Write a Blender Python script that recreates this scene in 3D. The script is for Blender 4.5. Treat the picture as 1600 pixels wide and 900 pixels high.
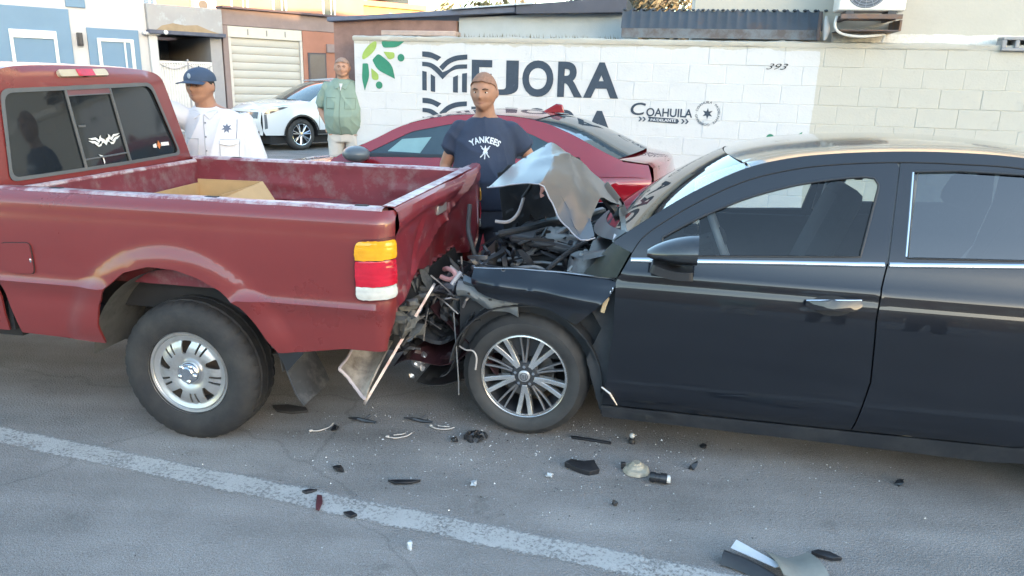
import bpy, bmesh, math, random
from math import sin, cos, pi, radians, sqrt, atan2
from mathutils import Vector, Matrix, noise
from mathutils.geometry import delaunay_2d_cdt

for o in list(bpy.data.objects):
    bpy.data.objects.remove(o)
SC = bpy.context.scene
COL = SC.collection
random.seed(7)

# ------------------------------------------------------------------ camera
cam_d = bpy.data.cameras.new('camera'); cam = bpy.data.objects.new('camera', cam_d); COL.objects.link(cam)
cam_d.sensor_width = 36; cam_d.lens = 1155 / 1600 * 36
cam_d.clip_end = 3000; cam_d.clip_start = 0.05
P, RL = radians(15.5), math.atan(.027)
fw = Vector((0, cos(P), -sin(P))); r0 = Vector((1, 0, 0)); u0 = r0.cross(fw)
rr = r0 * cos(RL) + u0 * sin(RL); uu = u0 * cos(RL) - r0 * sin(RL)
M4 = Matrix((rr, uu, -fw)).transposed().to_4x4(); M4.translation = Vector((0, 0, 1.68))
cam.matrix_world = M4
SC.camera = cam

# ------------------------------------------------------------------ sky and sun
SUN_EL, SUN_AZ = radians(4.5), radians(150)          # azimuth clockwise from +Y: low, behind the camera
w = bpy.data.worlds.new('World'); SC.world = w; w.use_nodes = True
nt = w.node_tree; nt.nodes.clear()
sky = nt.nodes.new('ShaderNodeTexSky'); sky.sky_type = 'NISHITA'; sky.sun_disc = False
sky.sun_elevation = SUN_EL; sky.sun_rotation = SUN_AZ
sky.air_density = .9; sky.dust_density = .8; sky.ozone_density = 1.25
bg = nt.nodes.new('ShaderNodeBackground'); bg.inputs[1].default_value = .15
wo = nt.nodes.new('ShaderNodeOutputWorld')
nt.links.new(sky.outputs[0], bg.inputs[0]); nt.links.new(bg.outputs[0], wo.inputs[0])
sl = bpy.data.lights.new('sun', 'SUN'); sl.energy = 2.2; sl.angle = radians(.5); sl.color = (1, .62, .33)
so = bpy.data.objects.new('sun', sl); COL.objects.link(so)
sd = Vector((sin(SUN_AZ) * cos(SUN_EL), cos(SUN_AZ) * cos(SUN_EL), sin(SUN_EL)))
so.rotation_euler = sd.to_track_quat('Z', 'Y').to_euler()
so.location = (0, -10, 20)
vs = SC.view_settings
vs.view_transform = 'Standard'; vs.look = 'None'; vs.gamma = 1; vs.use_curve_mapping = False
vs.exposure = 3.5

# ------------------------------------------------------------------ helpers
def srgb(r, g, b):
    f = lambda c: ((c / 255 + .055) / 1.055) ** 2.4 if c > 10 else c / 255 / 12.92
    return (f(r), f(g), f(b), 1)
MATS = {}
def N(nt, t, **k):
    n = nt.nodes.new(t)
    for a, b in k.items(): setattr(n, a, b)
    return n
def mat(name, col, rough=.6, metal=0, coat=0, var=.12, scale=6, bump=0, bscale=60, spec=.5, col2=None, cscale=3, cthr=.5, csoft=.1, rvar=.0, crough=.05, emit=None, anis=None):
    """principled with noise variation; col2 = second colour in patches (dirt, wear)"""
    if name in MATS: return MATS[name]
    m = bpy.data.materials.new(name); m.use_nodes = True; nt = m.node_tree
    b = nt.nodes['Principled BSDF']; L = nt.links.new
    if len(col) == 3: col = (*col, 1)
    tc = N(nt, 'ShaderNodeTexCoord')
    n1 = N(nt, 'ShaderNodeTexNoise'); n1.inputs['Scale'].default_value = scale; n1.inputs['Detail'].default_value = 6; n1.inputs['Roughness'].default_value = .65
    L(tc.outputs['Object'], n1.inputs['Vector'])
    mr = N(nt, 'ShaderNodeMapRange'); mr.inputs[1].default_value = .25; mr.inputs[2].default_value = .75
    mr.inputs[3].default_value = 1 - var; mr.inputs[4].default_value = 1 + var
    L(n1.outputs['Fac'], mr.inputs[0])
    mx = N(nt, 'ShaderNodeMix', data_type='RGBA', blend_type='MULTIPLY'); mx.inputs[0].default_value = 1
    mx.inputs[6].default_value = col; L(mr.outputs[0], mx.inputs[7])
    out = mx.outputs[2]
    if col2 is not None:
        if len(col2) == 3: col2 = (*col2, 1)
        n2 = N(nt, 'ShaderNodeTexNoise'); n2.inputs['Scale'].default_value = cscale; n2.inputs['Detail'].default_value = 8; n2.inputs['Roughness'].default_value = .7
        L(tc.outputs['Object'], n2.inputs['Vector'])
        m2 = N(nt, 'ShaderNodeMapRange'); m2.inputs[1].default_value = cthr - csoft; m2.inputs[2].default_value = cthr + csoft
        L(n2.outputs['Fac'], m2.inputs[0])
        mm = N(nt, 'ShaderNodeMix', data_type='RGBA'); L(m2.outputs[0], mm.inputs[0]); L(out, mm.inputs[6]); mm.inputs[7].default_value = col2
        out = mm.outputs[2]
    L(out, b.inputs['Base Color'])
    b.inputs['Roughness'].default_value = rough; b.inputs['Metallic'].default_value = metal
    if rvar:
        m3 = N(nt, 'ShaderNodeMapRange'); m3.inputs[1].default_value = .3; m3.inputs[2].default_value = .7
        m3.inputs[3].default_value = max(0, rough - rvar); m3.inputs[4].default_value = rough + rvar
        L(n1.outputs['Fac'], m3.inputs[0]); L(m3.outputs[0], b.inputs['Roughness'])
    b.inputs['Coat Weight'].default_value = coat; b.inputs['Coat Roughness'].default_value = crough
    b.inputs['Specular IOR Level'].default_value = spec
    if bump:
        n4 = N(nt, 'ShaderNodeTexNoise'); n4.inputs['Scale'].default_value = bscale; n4.inputs['Detail'].default_value = 5
        L(tc.outputs['Object'], n4.inputs['Vector'])
        bp = N(nt, 'ShaderNodeBump'); bp.inputs['Strength'].default_value = bump; bp.inputs['Distance'].default_value = .01
        L(n4.outputs['Fac'], bp.inputs['Height']); L(bp.outputs[0], b.inputs['Normal'])
    if emit:
        b.inputs['Emission Color'].default_value = emit[0]; b.inputs['Emission Strength'].default_value = emit[1]
    MATS[name] = m; return m
def glass(name, tint=(.8, .85, .85), base=.06, rough=.02, refl=(1, 1, 1)):
    if name in MATS: return MATS[name]
    m = bpy.data.materials.new(name); m.use_nodes = True; nt = m.node_tree; nt.nodes.clear(); L = nt.links.new
    tr = N(nt, 'ShaderNodeBsdfTransparent'); tr.inputs[0].default_value = (*tint, 1)
    gl = N(nt, 'ShaderNodeBsdfGlossy'); gl.inputs['Roughness'].default_value = rough; gl.inputs[0].default_value = (*refl, 1)
    lw = N(nt, 'ShaderNodeFresnel'); lw.inputs[0].default_value = 1.5
    ad = N(nt, 'ShaderNodeMath', operation='ADD', use_clamp=True); ad.inputs[1].default_value = base; L(lw.outputs[0], ad.inputs[0])
    mx = N(nt, 'ShaderNodeMixShader'); L(ad.outputs[0], mx.inputs[0]); L(tr.outputs[0], mx.inputs[1]); L(gl.outputs[0], mx.inputs[2])
    ot = N(nt, 'ShaderNodeOutputMaterial'); L(mx.outputs[0], ot.inputs[0]); MATS[name] = m; return m

class MB:
    """collects vertices and faces, then links them as one mesh object"""
    def __init__(s): s.v = []; s.f = []
    def add(s, vs, fs):
        o = len(s.v); s.v += [tuple(v) for v in vs]; s.f += [tuple(i + o for i in f) for f in fs]; return s
    def box(s, c, d, rot=None):
        hx, hy, hz = d[0] / 2, d[1] / 2, d[2] / 2
        V = [Vector((x, y, z)) for x in (-hx, hx) for y in (-hy, hy) for z in (-hz, hz)]
        if rot is not None:
            R = rot if isinstance(rot, Matrix) else Matrix.Rotation(rot, 3, 'Z')
            V = [R @ v for v in V]
        V = [v + Vector(c) for v in V]
        return s.add(V, [(0, 1, 3, 2), (4, 6, 7, 5), (0, 4, 5, 1), (2, 3, 7, 6), (0, 2, 6, 4), (1, 5, 7, 3)])
    def chunk(s, c, d, rs, j=.35):
        R = Matrix.Rotation(rs.uniform(-1.6, 1.6), 3, 'Z') @ Matrix.Rotation(rs.uniform(-1.2, 1.2), 3, 'Y')
        V = []
        for x in (-1, 0, 1):
            for (y, z) in ((-1, -1), (1, -1), (1, 1), (-1, 1)):
                t = (1 - .35 * abs(x)) if x else 1.1
                p = Vector((x * d[0] / 2 * (1 + rs.uniform(-j, j)), y * d[1] / 2 * t * (1 + rs.uniform(-j, j)) + x * rs.uniform(-.3, .3) * d[1], z * d[2] / 2 * t * (1 + rs.uniform(-j, j))))
                V.append(R @ p + Vector(c))
        F = [(0, 1, 2, 3), (11, 10, 9, 8)] + [(4 * i + k, 4 * i + (k + 1) % 4, 4 * i + 4 + (k + 1) % 4, 4 * i + 4 + k) for i in (0, 1) for k in range(4)]
        return s.add(V, F)
    def bx(s, x0, x1, y0, y1, z0, z1):
        return s.box(((x0 + x1) / 2, (y0 + y1) / 2, (z0 + z1) / 2), (abs(x1 - x0), abs(y1 - y0), abs(z1 - z0)))
    def tube(s, pts, r, n=8, cap=True, flat=1.0):
        pts = [Vector(p) for p in pts]; k = len(pts)
        rs = r if isinstance(r, (list, tuple)) else [r] * k
        rings = []; up = Vector((0, 0, 1)); prev = None
        for i, p in enumerate(pts):
            t = (pts[min(i + 1, k - 1)] - pts[max(i - 1, 0)]).normalized()
            if prev is None:
                a = t.cross(up) if abs(t.dot(up)) < .95 else t.cross(Vector((1, 0, 0)))
            else:
                a = prev - t * prev.dot(t)
            a.normalize(); prev = a; b = t.cross(a)
            rings.append([p + (a * cos(2 * pi * j / n) + b * sin(2 * pi * j / n) * flat) * rs[i] for j in range(n)])
        V = [v for R in rings for v in R]
        F = [(i * n + j, i * n + (j + 1) % n, (i + 1) * n + (j + 1) % n, (i + 1) * n + j) for i in range(k - 1) for j in range(n)]
        if cap: F += [tuple(range(n - 1, -1, -1)), tuple((k - 1) * n + j for j in range(n))]
        return s.add(V, F)
    def lathe(s, prof, c=(0, 0, 0), axis='y', n=48, close=False, rmod=None):
        """prof: (radius, along-axis)"""
        V = []; k = len(prof)
        for j in range(n):
            a = 2 * pi * j / n
            for i, (r, h) in enumerate(prof):
                if rmod: r = r + rmod(i, j)
                if axis == 'y': V.append((c[0] + r * cos(a), c[1] + h, c[2] + r * sin(a)))
                elif axis == 'z': V.append((c[0] + r * cos(a), c[1] + r * sin(a), c[2] + h))
                else: V.append((c[0] + h, c[1] + r * cos(a), c[2] + r * sin(a)))
        F = []
        for j in range(n):
            for i in range(k - 1 if not close else k):
                i2 = (i + 1) % k
                F.append((j * k + i, ((j + 1) % n) * k + i, ((j + 1) % n) * k + i2, j * k + i2))
        return s.add(V, F)
    def sphere(s, c, r, n=12, m=8):
        if not isinstance(r, (tuple, list)): r = (r, r, r)
        V = [(c[0], c[1], c[2] - r[2])]
        for i in range(1, m):
            t = pi * i / m
            for j in range(n):
                a = 2 * pi * j / n
                V.append((c[0] + r[0] * sin(t) * cos(a), c[1] + r[1] * sin(t) * sin(a), c[2] - r[2] * cos(t)))
        V.append((c[0], c[1], c[2] + r[2])); e = len(V) - 1
        F = [(0, 1 + (j + 1) % n, 1 + j) for j in range(n)]
        for i in range(m - 2):
            for j in range(n):
                a = 1 + i * n + j; b = 1 + i * n + (j + 1) % n
                F.append((a, b, b + n, a + n))
        F += [(1 + (m - 2) * n + j, 1 + (m - 2) * n + (j + 1) % n, e) for j in range(n)]
        return s.add(V, F)
    def grid(s, fn, nu, nv):
        V = [fn(i / nu, j / nv) for i in range(nu + 1) for j in range(nv + 1)]
        F = [(i * (nv + 1) + j, (i + 1) * (nv + 1) + j, (i + 1) * (nv + 1) + j + 1, i * (nv + 1) + j + 1) for i in range(nu) for j in range(nv)]
        return s.add(V, F)
    def prism(s, pts, a, b, plane='xz'):
        """extrude a 2D outline: plane xz from y=a to y=b, xy from z=a to z=b, yz from x=a to x=b"""
        def p3(p, h): return {'xz': (p[0], h, p[1]), 'xy': (p[0], p[1], h), 'yz': (h, p[0], p[1])}[plane]
        n = len(pts)
        V = [p3(p, a) for p in pts] + [p3(p, b) for p in pts]
        F = [tuple(range(n)), tuple(range(2 * n - 1, n - 1, -1))] + [(i, i + n, (i + 1) % n + n, (i + 1) % n) for i in range(n)]
        return s.add(V, F)
    def build(s, name, m, parent=None, smooth=False, bev=0, solid=0, off=-1, sub=0, kind=None, angle=35, loc=None, rz=0):
        me = bpy.data.meshes.new(name); me.from_pydata(s.v, [], s.f); me.update()
        bm = bmesh.new(); bm.from_mesh(me); bmesh.ops.recalc_face_normals(bm, faces=bm.faces); bm.to_mesh(me); bm.free()
        if m: me.materials.append(m)
        o = bpy.data.objects.new(name, me); COL.objects.link(o)
        if parent: o.parent = parent
        if loc: o.location = loc
        if rz: o.rotation_euler[2] = rz
        if sub:
            x = o.modifiers.new('sub', 'SUBSURF'); x.levels = x.render_levels = sub
        if solid:
            x = o.modifiers.new('solid', 'SOLIDIFY'); x.thickness = solid; x.offset = off
        if bev:
            x = o.modifiers.new('bev', 'BEVEL'); x.width = bev; x.segments = 2; x.limit_method = 'ANGLE'; x.angle_limit = radians(40)
        if smooth or bev:
            me.shade_smooth()
            try: me.set_sharp_from_angle(angle=radians(angle if smooth else 60))
            except Exception: pass
            if solid: sharp_rim(me)
        if kind: o['kind'] = kind
        return o

def sharp_rim(me):
    cnt = {}
    for p in me.polygons:
        for k in p.edge_keys: cnt[k] = cnt.get(k, 0) + 1
    for e in me.edges:
        if cnt.get(tuple(sorted(e.vertices)), 0) == 1: e.use_edge_sharp = True
def resample(pts, step, closed=True):
    out = []; n = len(pts)
    for i in range(n if closed else n - 1):
        a = Vector(pts[i]); b = Vector(pts[(i + 1) % n]); k = max(1, int((b - a).length / step + .5))
        for j in range(k): out.append(a.lerp(b, j / k))
    if not closed: out.append(Vector(pts[-1]))
    return out
def inside(p, poly):
    x, y = p; c = False; n = len(poly); j = n - 1
    for i in range(n):
        xi, yi = poly[i]; xj, yj = poly[j]
        if (yi > y) != (yj > y) and x < (xj - xi) * (y - yi) / (yj - yi) + xi: c = not c
        j = i
    return c
def crv(pts, k=4, closed=False):
    """catmull-rom through the points"""
    P_ = [Vector(p) for p in pts]; n = len(P_); out = []
    for i in range(n if closed else n - 1):
        p0 = P_[(i - 1) % n] if closed or i > 0 else P_[0]; p1 = P_[i]; p2 = P_[(i + 1) % n]
        p3 = P_[(i + 2) % n] if closed or i < n - 2 else P_[-1]
        for j in range(k):
            t = j / k
            out.append(.5 * ((2 * p1) + (p2 - p0) * t + (2 * p0 - 5 * p1 + 4 * p2 - p3) * t * t + (3 * p1 - p0 - 3 * p2 + p3) * t ** 3))
    if not closed: out.append(P_[-1])
    return [tuple(v) for v in out]
def arc(cx, cz, r, a0, a1, n=16, rz=None):
    rz = rz or r
    return [(cx + r * cos(radians(a0 + (a1 - a0) * i / n)), cz + rz * sin(radians(a0 + (a1 - a0) * i / n))) for i in range(n + 1)]
def fillet(pts, r, n=4):
    out = []; k = len(pts)
    for i in range(k):
        p = Vector(pts[i]); a = Vector(pts[i - 1]) - p; b = Vector(pts[(i + 1) % k]) - p
        rr_ = r[i] if isinstance(r, (list, tuple)) else r
        if rr_ <= 0: out.append(tuple(p)); continue
        d = min(rr_, a.length * .45, b.length * .45); A = p + a.normalized() * d; B = p + b.normalized() * d
        for j in range(n + 1):
            t = j / n; out.append(tuple(A * (1 - t) ** 2 + p * 2 * t * (1 - t) + B * t * t))
    return out
def panel(name, outline, fn, m, parent=None, step=.05, holes=(), solid=.004, off=1, smooth=True, angle=40, bev=0):
    """fill a 2D outline with a fine triangle net and map every point with fn(s, t) -> 3D"""
    loops = [resample(outline, step)] + [resample(h, step) for h in holes]
    P2 = []; E_ = []
    for lp in loops:
        o = len(P2); P2 += [Vector((q[0], q[1])) for q in lp]; E_ += [(o + i, o + (i + 1) % len(lp)) for i in range(len(lp))]
    nb = len(P2); xs = [q[0] for q in loops[0]]; ys = [q[1] for q in loops[0]]
    bpts = list(P2); cell = {}
    for q in bpts: cell.setdefault((int(q.x / step // 1), int(q.y / step // 1)), []).append(q)
    y = min(ys); row = 0
    while y < max(ys):
        x = min(xs) + (row % 2) * step / 2
        while x < max(xs):
            q = Vector((x, y)); cx, cy = int(x / step // 1), int(y / step // 1)
            if inside(q, loops[0]) and not any(inside(q, h) for h in loops[1:]):
                if all((b - q).length > step * .55 for i in (-1, 0, 1) for j in (-1, 0, 1) for b in cell.get((cx + i, cy + j), ())): P2.append(q)
            x += step
        y += step * .87; row += 1
    V2, _, F2, *_r = delaunay_2d_cdt(P2, E_, [], 0, 1e-6)
    L0 = [tuple(q) for q in loops[0]]; LH = [[tuple(q) for q in h] for h in loops[1:]]
    F = []
    for f in F2:
        c = sum((V2[i] for i in f), Vector((0, 0))) / len(f)
        if inside(c, L0) and not any(inside(c, h) for h in LH): F.append(tuple(f))
    V = [fn(q.x, q.y) for q in V2]
    me = bpy.data.meshes.new(name); me.from_pydata([tuple(v) for v in V], [], F); me.update()
    if m: me.materials.append(m)
    o = bpy.data.objects.new(name, me); COL.objects.link(o)
    if parent: o.parent = parent
    if solid:
        x = o.modifiers.new('solid', 'SOLIDIFY'); x.thickness = abs(solid); x.offset = off * (1 if solid > 0 else -1)
    if smooth:
        me.shade_smooth()
        try: me.set_sharp_from_angle(angle=radians(angle))
        except Exception: pass
        if solid: sharp_rim(me)
    return o
def thing(name, label, cat, loc=(0, 0, 0), rz=0, group=None):
    o = bpy.data.objects.new(name, None); COL.objects.link(o); o.empty_display_size = .1
    o.location = loc; o.rotation_euler = (0, 0, rz); o['label'] = label; o['category'] = cat
    if group: o['group'] = group
    return o
def tag(o, label=None, cat=None, group=None, kind=None):
    for k, v in (('label', label), ('category', cat), ('group', group), ('kind', kind)):
        if v: o[k] = v
    return o
def interp(x, xs, ys):
    if x <= xs[0]: return ys[0]
    if x >= xs[-1]: return ys[-1]
    for i in range(len(xs) - 1):
        if x <= xs[i + 1]:
            t = (x - xs[i]) / (xs[i + 1] - xs[i]); return ys[i] + (ys[i + 1] - ys[i]) * t
def sint(x, xs, ys):
    """smooth interpolation (monotone-ish cubic)"""
    if x <= xs[0]: return ys[0]
    if x >= xs[-1]: return ys[-1]
    n = len(xs)
    for i in range(n - 1):
        if x <= xs[i + 1]:
            h = xs[i + 1] - xs[i]; t = (x - xs[i]) / h
            d = lambda k: 0 if k < 0 or k > n - 2 else (ys[k + 1] - ys[k]) / (xs[k + 1] - xs[k])
            m0 = (d(i - 1) + d(i)) / 2 if i > 0 else d(0); m1 = (d(i) + d(i + 1)) / 2 if i < n - 2 else d(n - 2)
            return (2 * t ** 3 - 3 * t * t + 1) * ys[i] + (t ** 3 - 2 * t * t + t) * h * m0 + (-2 * t ** 3 + 3 * t * t) * ys[i + 1] + (t ** 3 - t * t) * h * m1
def text_mesh(name, body, size, fn, m, parent=None, offset=0, extrude=0, align='LEFT', sx=1, shear=0, space=1.0, step=None):
    """lettering as flat print: 2D glyph outlines mapped with fn(x, y) -> 3D"""
    c = bpy.data.curves.new(name, 'FONT'); c.body = body; c.size = size; c.offset = offset; c.align_x = align; c.shear = shear
    c.space_character = space; c.resolution_u = 6
    o = bpy.data.objects.new(name, c); COL.objects.link(o)
    dg = bpy.context.evaluated_depsgraph_get(); me = bpy.data.meshes.new_from_object(o.evaluated_get(dg))
    bpy.data.objects.remove(o)
    for v in me.vertices: v.co = Vector(fn(v.co.x * sx, v.co.y))
    me.materials.clear(); me.materials.append(m)
    o = bpy.data.objects.new(name, me); COL.objects.link(o)
    if parent: o.parent = parent
    return o

# ================================================================== SETTING
M_asph = mat('asphalt', (.262, .240, .226), rough=.85, var=.16, scale=2.2, bump=.8, bscale=110, col2=(.31, .31, .31), cscale=70, cthr=.6, csoft=.12, spec=.35)
def asphalt_detail(m):
    nt = m.node_tree; b = nt.nodes['Principled BSDF']; L = nt.links.new
    src = b.inputs['Base Color'].links[0].from_socket
    tc = N(nt, 'ShaderNodeTexCoord')
    # hairline cracks
    v = N(nt, 'ShaderNodeTexVoronoi', feature='DISTANCE_TO_EDGE'); v.inputs['Scale'].default_value = .55
    nz = N(nt, 'ShaderNodeTexNoise'); nz.inputs['Scale'].default_value = 3; nz.inputs['Detail'].default_value = 6
    L(tc.outputs['Object'], nz.inputs['Vector'])
    ad = N(nt, 'ShaderNodeMixRGB'); ad.inputs[0].default_value = .25; L(tc.outputs['Object'], ad.inputs[1]); L(nz.outputs['Color'], ad.inputs[2]); L(ad.outputs[0], v.inputs['Vector'])
    mr = N(nt, 'ShaderNodeMapRange'); mr.inputs[1].default_value = .0; mr.inputs[2].default_value = .006; mr.inputs[3].default_value = .8; mr.inputs[4].default_value = 1; L(v.outputs['Distance'], mr.inputs[0])
    # dark aggregate specks and oily patches
    n2 = N(nt, 'ShaderNodeTexNoise'); n2.inputs['Scale'].default_value = 260; n2.inputs['Detail'].default_value = 2; L(tc.outputs['Object'], n2.inputs['Vector'])
    m2 = N(nt, 'ShaderNodeMapRange'); m2.inputs[1].default_value = .3; m2.inputs[2].default_value = .7; m2.inputs[3].default_value = .5; m2.inputs[4].default_value = 1.5; L(n2.outputs['Fac'], m2.inputs[0])
    n3 = N(nt, 'ShaderNodeTexNoise'); n3.inputs['Scale'].default_value = 1.1; n3.inputs['Detail'].default_value = 5; L(tc.outputs['Object'], n3.inputs['Vector'])
    m3 = N(nt, 'ShaderNodeMapRange'); m3.inputs[1].default_value = .35; m3.inputs[2].default_value = .6; m3.inputs[3].default_value = .86; m3.inputs[4].default_value = 1.05; L(n3.outputs['Fac'], m3.inputs[0])
    mp = N(nt, 'ShaderNodeMapping'); mp.inputs['Rotation'].default_value = (0, 0, radians(14)); mp.inputs['Scale'].default_value = (.35, 4.5, 1); L(tc.outputs['Object'], mp.inputs[0])
    n5 = N(nt, 'ShaderNodeTexNoise'); n5.inputs['Scale'].default_value = 1; n5.inputs['Detail'].default_value = 7; L(mp.outputs[0], n5.inputs['Vector'])
    m5 = N(nt, 'ShaderNodeMapRange'); m5.inputs[1].default_value = .35; m5.inputs[2].default_value = .65; m5.inputs[3].default_value = .86; m5.inputs[4].default_value = 1.1; L(n5.outputs['Fac'], m5.inputs[0])
    n6 = N(nt, 'ShaderNodeTexNoise'); n6.inputs['Scale'].default_value = 3.2; n6.inputs['Detail'].default_value = 9; n6.inputs['Roughness'].default_value = .7; L(tc.outputs['Object'], n6.inputs['Vector'])
    m6 = N(nt, 'ShaderNodeMapRange'); m6.inputs[1].default_value = .30; m6.inputs[2].default_value = .40; m6.inputs[3].default_value = .72; m6.inputs[4].default_value = 1; L(n6.outputs['Fac'], m6.inputs[0])
    q5 = N(nt, 'ShaderNodeMath', operation='MULTIPLY'); L(m5.outputs[0], q5.inputs[0]); L(m6.outputs[0], q5.inputs[1])
    q6 = N(nt, 'ShaderNodeMath', operation='MULTIPLY'); L(q5.outputs[0], q6.inputs[0]); L(m3.outputs[0], q6.inputs[1]); m3 = q6
    p = N(nt, 'ShaderNodeMath', operation='MULTIPLY'); L(mr.outputs[0], p.inputs[0]); L(m2.outputs[0], p.inputs[1])
    p2 = N(nt, 'ShaderNodeMath', operation='MULTIPLY'); L(p.outputs[0], p2.inputs[0]); L(m3.outputs[0], p2.inputs[1])
    mx = N(nt, 'ShaderNodeMix', data_type='RGBA', blend_type='MULTIPLY'); mx.inputs[0].default_value = 1
    L(src, mx.inputs[6]); L(p2.outputs[0], mx.inputs[7]); L(mx.outputs[2], b.inputs['Base Color'])
asphalt_detail(M_asph)
M_conc = mat('concrete', (.30, .29, .28), rough=.9, var=.15, scale=4, bump=.3, bscale=80)
M_dirt = mat('dry_ground', (.20, .165, .13), rough=.95, var=.25, scale=.6, bump=.3, bscale=20)
# ground to the horizon, road sheet on it
MB().grid(lambda a, b: ((a - .5) * 2400, (b - .5) * 2400, -.012), 8, 8).build('ground', M_dirt, kind='structure')
MB().add([(-60, -30, 0), (60, -30, 0), (60, 9, 0), (60, 60, 0), (-60, 60, 0), (-60, 9, 0)], [(0, 1, 2, 3, 4, 5)]).build('road', M_asph, kind='structure')
# worn white lane line
def worn_paint():
    m = mat('worn_road_paint', (.44, .425, .41), rough=.8, var=.1, scale=9, bump=.4, bscale=150)
    nt = m.node_tree; L = nt.links.new; b = nt.nodes['Principled BSDF']
    tc = N(nt, 'ShaderNodeTexCoord')
    n = N(nt, 'ShaderNodeTexNoise'); n.inputs['Scale'].default_value = 60; n.inputs['Detail'].default_value = 8; n.inputs['Roughness'].default_value = .75; L(tc.outputs['Object'], n.inputs['Vector'])
    n2 = N(nt, 'ShaderNodeTexNoise'); n2.inputs['Scale'].default_value = 5; n2.inputs['Detail'].default_value = 4; L(tc.outputs['Object'], n2.inputs['Vector'])
    a = N(nt, 'ShaderNodeMath', operation='MULTIPLY_ADD'); L(n2.outputs['Fac'], a.inputs[0]); a.inputs[1].default_value = .45; L(n.outputs['Fac'], a.inputs[2])
    # edge wear across the stripe (y in object space is the stripe's width)
    sp = N(nt, 'ShaderNodeSeparateXYZ'); L(tc.outputs['Object'], sp.inputs[0])
    ab = N(nt, 'ShaderNodeMath', operation='ABSOLUTE'); L(sp.outputs[1], ab.inputs[0])
    e = N(nt, 'ShaderNodeMapRange'); e.inputs[1].default_value = .05; e.inputs[2].default_value = .08; e.inputs[3].default_value = 0; e.inputs[4].default_value = .28; L(ab.outputs[0], e.inputs[0])
    s = N(nt, 'ShaderNodeMath', operation='SUBTRACT'); L(a.outputs[0], s.inputs[0]); L(e.outputs[0], s.inputs[1])
    r = N(nt, 'ShaderNodeMapRange'); r.inputs[1].default_value = .52; r.inputs[2].default_value = .74; L(s.outputs[0], r.inputs[0])
    tr = N(nt, 'ShaderNodeBsdfTransparent'); mx = N(nt, 'ShaderNodeMixShader'); L(r.outputs[0], mx.inputs[0]); L(tr.outputs[0], mx.inputs[1]); L(b.outputs[0], mx.inputs[2])
    L(mx.outputs[0], nt.nodes['Material Output'].inputs[0])
    return m
ln = MB().grid(lambda a, b: (-14 + 28 * a, -.078 + .156 * b, 0), 60, 3).build('lane_line', worn_paint(), kind='structure', loc=(-.70, 2.672, .004), rz=-radians(16.6))

# ---- mural wall frame: u runs right along the wall, v into it
WO = Vector((4.3345, 8.1, 0)); WY = radians(12)
We = Vector((cos(WY), -sin(WY), 0)); Wn = Vector((sin(WY), cos(WY), 0))
def WP(u, v, z): return tuple(We * u + Wn * v + Vector((0, 0, z)))     # local to an object placed at WO
swk = MB()
for i in range(12): swk.bx(-8.4 + i * 1.5 + .006, -8.4 + (i + 1) * 1.5 - .006, -.93, 0.6 if i < 1 else 0, -.02, .148)
sidewalk = swk.build('sidewalk', M_conc, kind='structure', bev=.008, loc=tuple(WO), rz=-WY)
MB().bx(-8.6, 9.8, -1.06, -.934, -.02, .14).build('kerb', mat('kerb_concrete', (.36, .355, .34), rough=.9, var=.2, scale=3, bump=.3), kind='structure', bev=.012, loc=tuple(WO), rz=-WY)

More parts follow.
